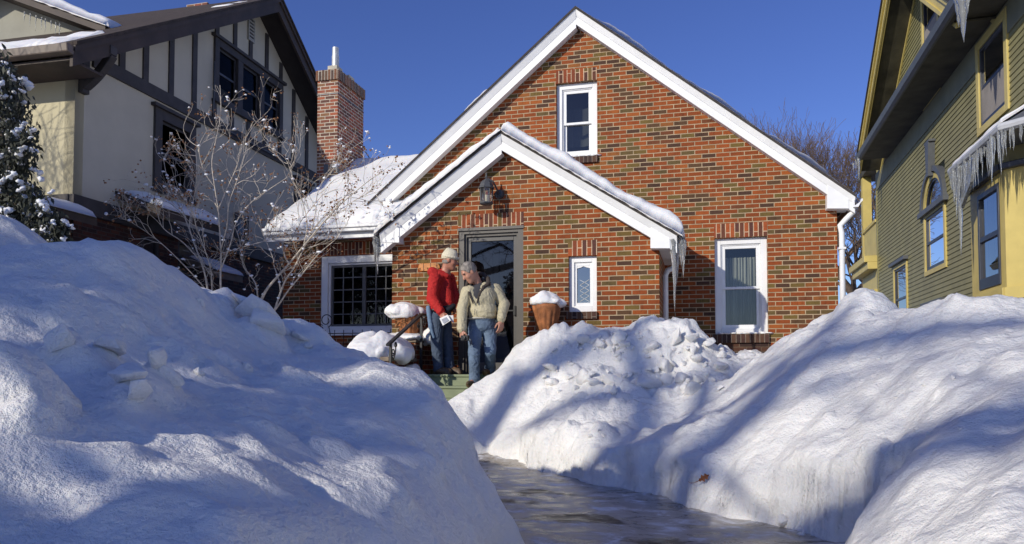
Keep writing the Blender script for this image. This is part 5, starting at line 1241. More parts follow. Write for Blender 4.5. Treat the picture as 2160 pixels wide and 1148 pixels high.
cap('snow_heap', 'shaded snow heap on the porch beside the railing', (-3.86, 10.30, 1.50), (.20,.2,.20), 29, .2, flat=.02, lumps=4)
cap('snow_heap', 'snow left on the step beside the left pier', (-3.92, 9.62, .99), (.09,.22,.13), 31, .35, flat=.02, lumps=6)
for W_, r_, lb in ((WM, r_rw, 'snow line on the sill of the lower right window'), (WM, r_att, 'thin snow line on the attic window sill')):
    mb = MB(); rr = random.Random(3)
    for i in range(9):
        a = r_[0]+.1+(r_[1]-r_[0]-.1)*i/8; q = W_.w(a, .01, r_[2]+.01); mb.blob(q, (.07,.045,.012+.016*rr.random()**2), i+40, 8, 6, .3, .012)
    tag(mb.build('sill_snow', M_RSNOW, smooth=True), lb, 'snow')

# ================================================================== ICICLES
def icicle(top, length, r, label, group, seed):
    rr = random.Random(seed); mb = MB(); n = 9; pts = []; rad = []
    ox, oy = rr.uniform(-.012,.012), rr.uniform(-.01,.01)
    for i in range(n+1):
        s_ = i/n; pts.append(Vector(top)+Vector((ox*s_+.004*math.sin(s_*9+seed), oy*s_, -length*s_))); rad.append(max(.0012, r*(1-s_)**.8*(1+.16*math.sin(s_*23+seed))))
    mb.tube(pts, rad, 7); o = mb.build('icicle', M_ICE, smooth=True, recalc=False, base=Vector(top)); return tag(o, label, 'icicle', group)
def icset(items, label, group, W, t):
    for k, (u,v,ln,r) in enumerate(items):
        a, z = W.uv(u, v, t); icicle(W.w(a, t, z), ln, r, label, group, hash((u,v)) % 997)
icset([(1421,505,1.02,.045)], 'very long clear icicle at the right corner of the entrance roof', None, WV, .14)
icset([(1428,508,.62,.04),(1435,505,.38,.035),(1441,512,.50,.03),(1416,508,.25,.035),(1432,515,.26,.04),(1438,500,.30,.045),(1426,500,.36,.05),(1444,506,.24,.03)], 'icicle in the cluster at the right corner of the entrance roof', 'icicles at the right corner of the entrance roof', WV, .10)
icset([(796,500,.58,.045)], 'longest icicle at the left corner of the entrance roof', None, WV, .14)
icset([(792,500,.42,.05),(800,502,.30,.05),(804,500,.22,.035),(796,495,.25,.055)], 'icicle in the cluster at the left corner of the entrance roof', 'icicles at the left corner of the entrance roof', WV, .10)
icset([(812,500,.14,.02),(817,512,.12,.012),(822,512,.10,.012),(826,512,.13,.012)], 'short icicle under the left eave return', 'short icicles under the left eave return', WV, .0)
# fringe on the bay of the green house
Lm = (pn-pf).length; Lc = (pc-pn).length
rr = random.Random(12)
for k in range(92):
    s_ = k/91*(Lm+Lc*.75); p = pf+(pn-pf)*(s_/Lm) if s_ < Lm else pn+(pc-pn)*((s_-Lm)/Lc)
    x = s_/Lm
    ln = .16+.42*rr.random()**1.5+.50*math.exp(-((x-.20)/.13)**2)*rr.uniform(.5,1)+.25*math.exp(-((x-.95)/.12)**2)*rr.random()
    if x < .06: ln *= .5
    p = p+Vector((rr.uniform(-.04,.04), rr.uniform(-.03,.03), -.05)); icicle(p, ln, rr.uniform(.012,.030)*(1.35 if x < .4 else 1), 'icicle in the dense fringe along the bay gutter of the green house', 'icicles along the bay gutter', k+900)
icicle(pf+(pn-pf)*.2+Vector((0,0,-.1)), 1.45, .055, 'longest icicle of the fringe on the bay gutter', None, 555)
mb = MB(); mb.add([pf+Vector((0,0,-.06)),pf+(pn-pf)*.5+Vector((0,0,-.06)),pf+(pn-pf)*.42+Vector((0,0,-.45)),pf+(pn-pf)*.2+Vector((0,0,-.75)),pf+(pn-pf)*.06+Vector((0,0,-.30))]+[q+WR.n*-.05 for q in (pf+Vector((0,0,-.06)),pf+(pn-pf)*.5+Vector((0,0,-.06)),pf+(pn-pf)*.42+Vector((0,0,-.45)),pf+(pn-pf)*.2+Vector((0,0,-.75)),pf+(pn-pf)*.06+Vector((0,0,-.30)))],[(0,1,2,3,4),(9,8,7,6,5)]+[(i,(i+1)%5,5+(i+1)%5,5+i) for i in range(5)])
tag(mb.build('ice_sheet', M_ICE), 'frozen sheet of ice under the far end of the bay gutter', 'ice')
for k, (u,v,ln,r) in enumerate(((2022,-20,.62,.09),(2030,-25,.9,.10),(2040,-20,.35,.06))):
    a, z = WR.uv(u, v, OE+.1); icicle(WR.w(a, OE+.1, z), ln, r, 'thick white icicle hanging from the high gutter beside the attic window', 'icicles on the high gutter', 700+k)
for k, (u,v,ln,r) in enumerate(((1811,332,.75,.045),(1806,336,.35,.03),(1800,345,.25,.03))):
    a, z = WR.uv(u, v, OE+.08); icicle(WR.w(a, OE+.08, z), ln, r, 'icicle at the far end of the high gutter of the green house', 'icicles at the far gutter end', 720+k)
for k, u in enumerate((52,64,76,88,96,108,118,126)):
    v = -8+.33*(u-20)+22; a, z = WD.uv(u, v, .48); icicle(WD.w(a, .48, z), .22+.12*((k*37)%5)/5, .014, 'thin icicle under the dormer eave of the stucco house', 'icicles under the dormer', 740+k)
# ================================================================== TREES AND SHRUBS
def grow(mb, p, d, ln, r, depth, rr, nmin=3, spread=.6, curl=.25, up=.15, tips=None, minr=.004, sides=(7,6,5,4,3,3,3)):
    n = 4; pts = [p]; rad = [r]; dd = d.normalized(); q = p
    r1 = max(minr, r*(.62 if depth > 0 else .35))
    for i in range(n):
        dd = (dd + Vector((rr.gauss(0,curl),rr.gauss(0,curl),rr.gauss(0,curl)+up*.3))*.5).normalized()
        q = q + dd*(ln/n); pts.append(q); rad.append(r+(r1-r)*(i+1)/n)
    mb.tube(pts, rad, sides[min(len(sides)-1, max(0, 6-depth))], caps=False)
    if depth <= 0:
        if tips is not None: tips.append((q, dd))
        return
    k = nmin + (1 if rr.random() < .4 else 0)
    for j in range(k):
        i = n if j == 0 else rr.randint(2, n)
        b = pts[i]; a = rr.uniform(0, 6.28); o = dd.orthogonal().normalized(); o2 = dd.cross(o)
        s_ = spread*rr.uniform(.5,1.3) if j else spread*.35
        nd = (dd + (o*math.cos(a)+o2*math.sin(a))*s_ + Vector((0,0,up*.3))).normalized()
        grow(mb, b, nd, ln*rr.uniform(.62,.88), rad[i]*(.85 if j == 0 else rr.uniform(.5,.72)), depth-1, rr, nmin, spread, curl, up, tips, minr, sides)

def bare_tree(label, base, height, r, depth, seed, lean=(0,0), spread=.65, group=None, trunk_frac=.25, minr=.008, bark=None, up=.25, curl=.28):
    rr = random.Random(seed); t = thing('bare_tree', label, 'tree', base, group); base = Vector(base)
    tl = height*trunk_frac; d = Vector((lean[0],lean[1],1)).normalized(); pts = [base+d*(tl*i/5)+Vector((rr.gauss(0,.02),rr.gauss(0,.02),0))*tl for i in range(6)]
    mb = MB(); mb.tube(pts, [r*1.25,r*1.05,r,r*.95,r*.9,r*.88], 10); mb.build('trunk', bark or M_BARK, t, smooth=True)
    mb = MB(); k = 4
    for j in range(k):
        a = 6.28*j/k+rr.uniform(-.4,.4); nd = (d + Vector((math.cos(a),math.sin(a),0))*spread*rr.uniform(.6,1.1)).normalized()
        grow(mb, pts[-1]-d*.1, nd, height*.26*rr.uniform(.85,1.15), r*.62, depth, rr, 3, spread, curl, up, None, minr)
    mb.build('crown', bark or M_BARK, t, smooth=True, recalc=False); return t
# behind the house, right
q = pY(1738, 640, 34); bare_tree('tall bare tree with dense brown twigs rising behind the roof slope', (q.x, 34, -.1), 9.1, .24, 6, 5, (.0,0), .50, None, .44, .0065, simple('reddish brown twigs', (.17,.11,.065), .9, .3, 5), .35)
q = pY(1795, 640, 33); bare_tree('bare tree with thick crooked limbs between the two houses', (q.x, 33, -.1), 9.8, .36, 5, 22, (.16,0), .85, None, .30, .010, None, .15, .4)

# ---- snowy shrubs in front of the wing
M_TSNOW = snow_mat('twig snow', (.86,.87,.9), .3, .2, .1)
def shrub(label, base, stems, seed, n_tw):
    rr = random.Random(seed); t = thing('bare_shrub', label, 'shrub', base)
    tips = []; lines = []
    mbs = MB(); mbt = MB()
    for pts, r0, r1 in stems:
        m = len(pts); P = [pY(u,v,y) for u,v,y in pts]
        # smooth the polyline
        Q = []
        for i in range(m-1):
            for k in range(4):
                a = k/4; p0,p1,p2,p3 = P[max(i-1,0)],P[i],P[i+1],P[min(i+2,m-1)]
                Q.append(.5*((2*p1)+(p2-p0)*a+(2*p0-5*p1+4*p2-p3)*a*a+(3*p1-p0-3*p2+p3)*a**3))
        Q.append(P[-1]); nq = len(Q)
        mbs.tube(Q, [r0*.9+(r1-r0*.9)*(i/(nq-1))**.6 for i in range(nq)], 7); lines.append(Q)
    mbs.build('stems', M_BARKL, t, smooth=True, recalc=False)
    for k in range(n_tw):
        Q = rr.choice(lines); i = int(len(Q)*rr.uniform(.30,1)); i = min(i, len(Q)-2); p = Q[i]; d = (Q[i+1]-Q[i]).normalized()
        a = rr.uniform(0,6.28); o = d.orthogonal().normalized(); nd = (d*.8+(o*math.cos(a)+d.cross(o)*math.sin(a))*rr.uniform(.5,1.1)+Vector((0,0,.25))).normalized()
        grow(mbt, p, nd, rr.uniform(.16,.36), rr.uniform(.004,.0065), 2, rr, 2, .7, .35, .2, tips, .0022, (4,4,4,3,3,3,3))
    mbt.build('twigs', M_BARKL, t, recalc=False)
    ml = MB(); ms_ = MB()
    for p, d in tips:
        if rr.random() < .8:
            for j in range(rr.randint(1,3)):
                c = p+Vector((rr.gauss(0,.02),rr.gauss(0,.02),rr.gauss(-.01,.02))); e = Vector((rr.gauss(0,1),rr.gauss(0,1),rr.gauss(-.5,.8))).normalized()*rr.uniform(.022,.042); w = e.orthogonal().normalized()*e.length*.45
                f = e.cross(w).normalized()*.006
                ml.add([c, c+e*.5+w+f, c+e, c+e*.5-w+f], [(0,1,2),(0,2,3)])
        if rr.random() < .20:
            s_ = rr.uniform(.008,.018)
            for j in range(rr.randint(1,2)): ms_.blob(p+Vector((rr.gauss(0,.012),rr.gauss(0,.012),s_*.3+rr.gauss(0,.008))), (s_*rr.uniform(.8,1.7),s_*rr.uniform(.8,1.4),s_*rr.uniform(.6,1.1)), rr.randint(0,999), 7, 5, .5)
    for Q in lines:
        for i in range(2, len(Q)-1):
            d = (Q[i+1]-Q[i]).normalized()
            if rr.random() < .17*(1.4-abs(d.z)): ms_.blob(Q[i]+Vector((0,0,.016)), (.03*(.5+abs(d.x)),.022,.016), rr.randint(0,999), 7, 5, .3)
    ml.build('dry_leaves', M_LEAF, t, recalc=False); o = ms_.build('twig_snow', M_TSNOW, t, smooth=True, recalc=False); o['kind'] = 'stuff'
    return t
def S(y, *pts, r0=.02, r1=.005): return ([(u,v,y+dy) for u,v,dy in pts], r0, r1)
Y0 = 9.3
stA = [S(Y0,(438,640,0),(438,614,0),(430,570,0),(412,520,0),(398,480,.05),(386,450,.1),(368,415,.1),(352,372,.15),(344,330,.2), r0=.022),
 S(Y0,(467,660,0),(467,632,0),(465,590,0),(466,540,0),(463,480,0),(460,440,0),(453,395,-.05),(447,340,-.1),(458,285,-.1),(466,235,-.1),(464,180,-.1), r0=.022, r1=.004),
 S(Y0,(447,640,0),(447,615,0),(446,580,0),(438,545,-.05),(424,505,-.1),(412,470,-.2),(404,435,-.25), r0=.013, r1=.004),
 S(Y0,(467,565,0),(486,515,.1),(498,470,.15),(525,432,.2),(560,405,.3),(610,372,.35), r0=.013, r1=.004),
 S(Y0,(418,545,0),(384,510,-.1),(345,482,-.2),(331,446,-.25),(322,405,-.3),(296,384,-.3), r0=.012, r1=.003),
 S(Y0,(440,618,0),(400,572,-.3),(342,515,-.5),(290,477,-.6),(262,462,-.7), r0=.011, r1=.003),
 S(Y0,(461,440,0),(478,400,.1),(500,350,.15),(512,305,.2),(535,265,.25),(552,248,.25), r0=.012, r1=.003),
 S(Y0,(465,530,0),(478,480,-.2),(483,430,-.3),(497,390,-.35),(513,340,-.4),(522,300,-.4), r0=.011, r1=.003),
 S(Y0,(398,480,.05),(404,440,.2),(412,400,.3),(415,350,.35),(412,315,.4), r0=.010, r1=.003),
 S(Y0,(388,455,.1),(360,430,.2),(330,420,.3),(300,415,.3), r0=.008, r1=.003),
 S(Y0,(466,535,0),(500,525,.2),(545,512,.3),(580,505,.35), r0=.008, r1=.003),
 S(Y0,(453,395,0),(430,360,-.1),(420,310,-.1),(440,270,-.1), r0=.008, r1=.003)]
b0 = pY(455,640,Y0); shrub('leafless shrub with snow tipped twigs in front of the stucco house', (b0.x, Y0, 1.0), stA, 3, 110)
Y1 = 9.7
stB = [S(Y1,(535,675,0),(545,648,0),(560,615,0),(580,590,0),(610,556,0),(640,520,-.1),(680,472,-.2),(720,430,-.3),(770,388,-.4),(800,366,-.45), r0=.036, r1=.004),
 S(Y1,(545,648,0),(541,605,0),(530,584,.05),(513,560,.1),(508,520,.15),(500,490,.2),(488,465,.25), r0=.016, r1=.004),
 S(Y1,(570,690,0),(578,660,0),(590,622,0),(602,592,0),(622,562,-.05),(640,525,-.05),(655,492,-.1),(690,450,-.15),(740,405,-.2), r0=.026, r1=.004),
 S(Y1,(592,615,0),(588,590,0),(578,560,.05),(576,545,.05),(562,510,.1),(545,472,.15),(532,440,.15),(528,410,.2), r0=.014, r1=.004),
 S(Y1,(575,660,0),(590,640,0),(610,610,0),(640,575,-.1),(668,540,-.15),(690,520,-.2),(715,500,-.25), r0=.02, r1=.004),
 S(Y1,(640,520,-.1),(648,475,-.1),(638,425,-.1),(618,380,-.1),(602,335,-.1),(560,305,-.1), r0=.011, r1=.003),
 S(Y1,(655,495,-.1),(665,450,-.1),(672,400,-.15),(700,360,-.2),(720,345,-.2), r0=.010, r1=.003),
 S(Y1,(610,556,0),(600,530,.1),(625,490,.15),(640,460,.2),(690,400,.2), r0=.011, r1=.003),
 S(Y1,(680,472,-.2),(700,455,-.2),(745,425,-.2),(790,400,-.25), r0=.008, r1=.003),
 S(Y1,(508,520,.15),(480,540,.1),(450,560,.05),(440,570,.05), r0=.006, r1=.003)]
b1 = pY(560,660,Y1); shrub('leafless multi stemmed shrub leaning right in front of the wing wall', (b1.x, Y1, 1.0), stB, 8, 100)

# ---- snow laden evergreen at the left edge, plus one unseen, added for shade
def evergreen(label, trunk, clusters, seed, snow=True, sparse=1.0):
    rr = random.Random(seed); b = Vector(trunk[0]); ev = thing('evergreen_tree', label, 'tree', b)
    mb = MB(); mb.tube(trunk, [.16-.13*i/(len(trunk)-1) for i in range(len(trunk))], 8); mb.build('trunk', M_BARK, ev)
    mbn = MB(); mbs = MB(); mbb = MB()
    for c, r in clusters:
        mbb.tube([(b.x, b.y, c.z+.15), ((b.x+c.x)/2, (b.y+c.y)/2, c.z+.25), (c.x, c.y, c.z)], [.025,.018,.008], 4)
        for k in range(int((900*r+120)*sparse)):
            q = c + Vector((rr.gauss(0,.5),rr.gauss(0,.5),rr.gauss(0,.55)))*r
            if (q-c).length > 1.3*r: continue
            d = Vector((rr.gauss(0,.5),rr.gauss(0,.5),-.9+rr.gauss(0,.4))).normalized()*rr.uniform(.05,.10)/sparse**.5; w = d.cross(Vector((rr.gauss(0,1),rr.gauss(0,1),rr.gauss(0,1)))).normalized()*rr.uniform(.010,.02)/sparse**.5
            mbn.add([q-w*.5, q+d*.45-w, q+d, q+d*.5+w, q+w*.5], [(0,1,2,3,4)])
        for k in range(int(5+14*r) if snow else 0):
            q = c + Vector((rr.gauss(0,.5)*r, rr.gauss(-.1,.4)*r, rr.gauss(.1,.5)*r)); s_ = rr.uniform(.012,.045); e = Vector((rr.gauss(0,1),rr.gauss(0,1),-.8)).normalized()
            for j in range(3): mbs.blob(q+e*s_*j*1.1, (s_*rr.uniform(.6,1.3),s_*rr.uniform(.6,1.2),s_*rr.uniform(.4,.9)), rr.randint(0,999), 8, 6, .5)
    mbb.build('branches', M_BARK, ev, recalc=False); mbn.build('crown', M_NEEDLE, ev, recalc=False)
    if snow: o = mbs.build('crown_snow', M_TSNOW, ev, smooth=True, recalc=False); o['kind'] = 'stuff'
rr = random.Random(77); Ye = 6.9; eb = pY(-60, 600, Ye)
cl = [(8,165,.0,.20),(18,215,0,.24),(30,262,0,.22),(46,300,-.1,.18),(10,300,.1,.28),(-10,230,.2,.3),(38,342,0,.16),(5,345,.1,.25),(-30,300,.2,.4),(-40,400,.2,.45),(12,372,0,.2),(35,398,0,.2),(62,428,-.1,.2),(18,442,-.1,.26),(86,447,-.1,.18),(106,474,-.1,.16),(118,500,-.1,.13),(62,478,-.1,.22),(126,484,-.1,.10),(28,470,-.2,.24),(96,500,0,.2),(128,516,.0,.09),(-60,480,0,.5),(-60,180,.3,.4),(-20,140,.3,.25),(2,415,0,.25),(45,455,0,.2)]
cl = [(pY(u,v,Ye+dy), r) for u,v,dy,r in cl]
for k in range(14): cl.append((Vector((rr.uniform(-10.0,-8.7), Ye+rr.uniform(-.3,.5), rr.uniform(2.0,4.6))), rr.uniform(.32,.5)))  # crown clumps out of view, added to shade the wing wall
evergreen('dark evergreen with drooping snow laden sprays at the left edge', [(eb.x-.6,Ye,.9),(eb.x-.6,Ye,3.0),(eb.x-.8,Ye+.05,4.7)], cl, 77)
cl = [(Vector((rr.uniform(-12.5,-10.4), 5.0+rr.uniform(-.6,.6), rr.uniform(1.6,6.75))), rr.uniform(.5,.66)) for k in range(100)]  # unseen evergreen, its bulk set where it shades the wing wall
evergreen('broad unseen evergreen added to shade the brick wing wall', [(-11.4,5,.5),(-11.4,5,4),(-11.4,5,6.8)], cl, 78, False, .7)

# ================================================================== UNSEEN TREES BEHIND THE VIEWPOINT (placed to shade the banks)
rr = random.Random(5)
def spruce(label, base, h, rad, seed, n=46, dens=70):  # unseen spruces, height and density set to shade the left bank
    rr = random.Random(seed); t = thing('shade_spruce', label, 'tree', base, 'unseen spruces added for shade'); b = Vector(base)
    mb = MB(); mb.tube([b, b+Vector((0,0,h))], [.16,.02], 8); mb.build('trunk', M_BARK, t)
    mb = MB()
    for k in range(n):
        z = h*(.16+.84*(k+.5)/n); L_ = rad*(1-(z/h))**.75*rr.uniform(.75,1.1)+.12; a = rr.uniform(0,6.28)
        for q in range(4):
            a += 1.57+rr.uniform(-.4,.4); d = Vector((math.cos(a),math.sin(a),-.28))
            mb.tube([b+Vector((0,0,z)), b+Vector((0,0,z))+d*L_], [.02,.006], 3, False)
            for j in range(int(dens*L_/4)):
                s_ = rr.uniform(.15,1.05); c = b+Vector((0,0,z))+d*L_*s_; e = Vector((rr.gauss(0,1),rr.gauss(0,1),rr.gauss(-.5,.5))).normalized()*rr.uniform(.12,.24); w = e.orthogonal().normalized()*.035
                mb.add([c-w, c+e*.5-w*1.4, c+e, c+e*.5+w*1.4, c+w], [(0,1,2,3,4)])
    mb.build('crown', M_NEEDLE, t, recalc=False); return t
for k, (x, y, h, r, d) in enumerate(((-9.7,-3.1,5.3,1.7,32),(-7.9,-3.4,5.0,1.6,34),(-6.3,-3.0,4.5,1.4,48),(-5.0,-2.8,4.0,1.2,64),(-3.9,-2.9,3.3,1.0,70))):
    spruce(('tallest unseen spruce added to shade the left bank','second tallest unseen spruce added to shade the left bank','middling unseen spruce added to shade the left bank','low slender unseen spruce added to shade the left bank','smallest unseen spruce added to shade the left bank')[k], (x,y,-.1), h, r, 60+k, dens=d)
tb = Vector((-11.4,-4.7,-.1))
bt_ = thing('bare_tree', 'unseen bare tree with limbs laid to stripe the right bank with shade', 'tree', tb)
mb = MB(); mb.tube([tb, tb+Vector((.1,0,2.2)), tb+Vector((.1,.1,4.6)), tb+Vector((.05,.1,7.9))], [.26,.22,.19,.13], 10); mb.build('trunk', M_BARK, bt_, smooth=True)
mb = MB(); SD = Vector((.67,1.0,-.50))
bands = [([(1745,1000,4.3),(1850,950,4.7),(2000,905,4.5),(2160,872,4.15),(2300,850,3.9)], 9.3, .10),  # limbs shaped to drop shade bands on chosen stretches of snow
 ([(1440,905,6.8),(1560,832,6.9),(1700,745,7.1),(1830,662,7.6)], 11.2, .075),
  ([(1090,800,8.8),(1200,755,9.0),(1300,705,9.3),(1390,668,9.3)], 13.0, .13),
 ([(1480,960,6.3),(1560,1040,5.6),(1600,1100,5.2)], 10.4, .05)]
rr = random.Random(31)
for pts, t_, r_ in bands:
    P = [pY(*q)-SD*t_ for q in pts]
    hub = tb+Vector((.1,.1,min(7.2,max(2.6,min(p.z for p in P)-.8))))
    i0 = min(range(len(P)), key=lambda i: (P[i]-hub).length)
    if i0 > len(P)/2: P = P[::-1]
    Q = [hub, (hub+P[0])*.5+Vector((0,0,-.15))]+P; n_ = len(Q)
    mb.tube(Q, [r_*1.5-(r_*.9)*i/(n_-1) for i in range(n_)], 8, False)
    for k in range(16):
        i = rr.randint(1, n_-2); a = rr.random(); p = Q[i]+(Q[i+1]-Q[i])*a; nd = Vector((rr.gauss(0,1),rr.gauss(0,.6),rr.gauss(.1,.5))).normalized()
        grow(mb, p, nd, rr.uniform(.35,.7), rr.uniform(.012,.028), 2, rr, 2, .7, .3, 0.0, None, .005, (4,4,4,3,3,3,3))
mb.build('crown', M_BARK, bt_, recalc=False)

# a second, taller unseen tree, added for broad soft shade on the right bank and the far pile
tc = Vector((-13.0,-12.5,-.1))
b2 = thing('bare_tree', 'taller unseen bare tree added so heavy limbs throw soft shade over the pile by the steps', 'tree', tc)
mb = MB(); mb.tube([tc, tc+Vector((.1,0,3)), tc+Vector((.3,.1,6.2)), tc+Vector((.5,.1,9.5))], [.34,.29,.24,.16], 10); mb.build('trunk', M_BARK, b2, smooth=True)
mb = MB(); bands2 = [([(1620,770,6.6),(1760,735,6.6),(1900,712,6.4),(2060,690,6.0),(2200,680,5.7)], 18, .15),
 ([(1105,905,8.1),(1180,858,8.1),(1300,838,8.2),(1430,815,8.5),(1570,775,9.0)], 19.5, .15), ([(1500,965,6.1),(1590,890,6.3),(1690,790,6.6),(1790,700,7.3)], 18, .13),
 ([(1830,1010,4.1),(1930,960,4.2),(2060,930,4.0),(2200,900,3.8)], 16, .16), ([(1140,750,9.0),(1240,720,9.2),(1330,690,9.3)], 20, .18)]
rr = random.Random(41)
for pts, t_, r_ in bands2:
    P = [pY(*q)-SD*t_ for q in pts]; hub = tc+Vector((.3,.1,min(8.6,max(3.5,min(p.z for p in P)-1.2))))
    if (P[-1]-hub).length < (P[0]-hub).length: P = P[::-1]
    Q = [hub, (hub+P[0])*.5+Vector((0,0,.1))]+P; n_ = len(Q)
    mb.tube(Q, [r_*1.2-(r_*.55)*i/(n_-1) for i in range(n_)], 8, False)
    for k in range(14):
        i = rr.randint(1, n_-2); a = rr.random(); p = Q[i]+(Q[i+1]-Q[i])*a; nd = Vector((rr.gauss(0,1),rr.gauss(0,.6),rr.gauss(.1,.5))).normalized()
        grow(mb, p, nd, rr.uniform(.5,1.0), rr.uniform(.02,.045), 2, rr, 2, .7, .3, 0.0, None, .006, (4,4,4,3,3,3,3))
mb.build('crown', M_BARK, b2, recalc=False)
bare_tree('bare yard tree that throws branch shadows on the sunlit cream wall', (-13.4,6.6,.3), 6.6, .10, 4, 17, (.05,0), .6, None, .3, .006)
# ================================================================== PEOPLE (signed distance fields meshed by surface nets)
def surface_nets(V, o, h):
    nx, ny, nz = V.shape
    C = lambda c: V[c[0]:nx-1+c[0], c[1]:ny-1+c[1], c[2]:nz-1+c[2]]
    acc = np.zeros((nx-1,ny-1,nz-1,3)); cnt = np.zeros((nx-1,ny-1,nz-1))
    cs = [(i,j,k) for i in (0,1) for j in (0,1) for k in (0,1)]
    for a in cs:
        for ax in range(3):
            if a[ax]: continue
            b = list(a); b[ax] = 1; b = tuple(b); va, vb = C(a), C(b); m = (va < 0) != (vb < 0)
            t = va[m]/(va[m]-vb[m]); acc[m] += np.array(a)+t[:,None]*(np.array(b)-np.array(a)); cnt[m] += 1
    act = cnt > 0; idx = np.full(act.shape, -1); idx[act] = np.arange(act.sum())
    verts = np.array(o)+h*(np.argwhere(act)+acc[act]/cnt[act][:,None]); faces = []
    S = V < 0
    for ax in range(3):
        o1, o2 = [(1,2),(2,0),(0,1)][ax]
        sl0 = [slice(1,-1)]*3; sl1 = [slice(1,-1)]*3; sl0[ax] = slice(0,-1); sl1[ax] = slice(1,None)
        a, b = S[tuple(sl0)], S[tuple(sl1)]
        for m, flip in ((a & ~b, False), (~a & b, True)):
            p = np.argwhere(m)
            if not len(p): continue
            off = np.ones(3, int); off[ax] = 0; p = p + off
            def id_(d1, d2):
                q = p.copy(); q[:,o1] += d1; q[:,o2] += d2; return idx[q[:,0],q[:,1],q[:,2]]
            f = np.stack([id_(-1,-1), id_(0,-1), id_(0,0), id_(-1,0)], 1); faces.append(f[:, ::-1] if flip else f)
    return verts, np.concatenate(faces)
def V3(p): return np.array([p[0],p[1],p[2]], float)
def cap_(p, q, r0, r1=None, k=.02, op='+'): return ('c', V3(p), V3(q), r0, r0 if r1 is None else r1, k, op)
def ell_(c, r, axes=None, k=.02, op='+'): return ('e', V3(c), np.array(r, float), np.eye(3) if axes is None else np.array([V3(a) for a in axes]), k, op)
def sdf_mesh(prims, h, wrinkle=0, wfreq=(18,18,30), seed=0):
    lo = np.full(3, 1e9); hi = -lo
    for p in prims:
        if p[-1] == '-': continue
        if p[0] == 'c':
            for q, r in ((p[1],p[3]),(p[2],p[4])): lo = np.minimum(lo, q-r); hi = np.maximum(hi, q+r)
        else: r = max(p[2]); lo = np.minimum(lo, p[1]-r); hi = np.maximum(hi, p[1]+r)
    lo -= .05; hi += .05; n = np.ceil((hi-lo)/h).astype(int)+1
    D = np.full(n, .5)
    ax = [lo[i]+h*np.arange(n[i]) for i in range(3)]
    for p in prims:
        if p[0] == 'c': mn = np.minimum(p[1],p[2])-max(p[3],p[4]); mx = np.maximum(p[1],p[2])+max(p[3],p[4])
        else: mn = p[1]-max(p[2]); mx = p[1]+max(p[2])
        mn = mn-.07; mx = mx+.07
        s_ = [slice(max(0,int((mn[i]-lo[i])/h)), min(n[i], int((mx[i]-lo[i])/h)+2)) for i in range(3)]
        X, Y, Z = np.meshgrid(*[ax[i][s_[i]] for i in range(3)], indexing='ij'); Q = np.stack([X,Y,Z],-1)
        if p[0] == 'c':
            a, b = p[1], p[2]; ab = b-a; t = np.clip(((Q-a)@ab)/max(ab@ab,1e-9), 0, 1)
            d = np.linalg.norm(Q-a-t[...,None]*ab, axis=-1)-(p[3]+(p[4]-p[3])*t)
        else:
            L_ = (Q-p[1])@p[3].T; k0 = np.linalg.norm(L_/p[2], axis=-1); k1 = np.linalg.norm(L_/(p[2]**2), axis=-1); d = np.where(k1 > 1e-6, k0*(k0-1)/np.maximum(k1,1e-6), -min(p[2]))
        k = p[-2]; cur = D[tuple(s_)]
        if p[-1] == '+':
            hh = np.clip(k-np.abs(cur-d), 0, None)/k; D[tuple(s_)] = np.minimum(cur,d)-hh*hh*k*.25
        elif p[-1] == '-':
            hh = np.clip(k-np.abs(cur+d), 0, None)/k; D[tuple(s_)] = np.maximum(cur,-d)+hh*hh*k*.25
    v, f = surface_nets(D, lo, h)
    if wrinkle:
        gi = np.gradient(D, h); ii = tuple(np.clip(((v-lo)/h).astype(int)[:,i],0,n[i]-1) for i in range(3))
        nr = np.stack([g[ii] for g in gi],1); nr /= np.linalg.norm(nr,axis=1)[:,None]+1e-9
        w = perlin(v[:,0]*wfreq[0]+v[:,1]*wfreq[1]+1.2*perlin(v[:,2]*9,v[:,0]*9,seed+1), v[:,2]*wfreq[2]+2*perlin(v[:,0]*8,v[:,1]*8+v[:,2]*5,seed+2), seed)
        v = v + nr*(wrinkle*(1-np.abs(w)*2.2)*.8+wrinkle*.5*perlin(v[:,0]*40,v[:,2]*40+v[:,1]*40,seed+4))[:,None]
    return v, f
def sdf_obj(name, mat, parent, prims, h, wrinkle=0, wfreq=(18,18,30), seed=0):
    v, f = sdf_mesh(prims, h, wrinkle, wfreq, seed); root = parent
    while root.parent is not None: root = root.parent
    off = np.array(root.location); me = bpy.data.meshes.new(name)
    me.from_pydata((v-off).tolist(), [], f.tolist()); me.validate(); me.shade_smooth()
    return link(name, me, mat, parent, (0,0,0))
def nrm(v): v = np.array(v, float); return v/np.linalg.norm(v)
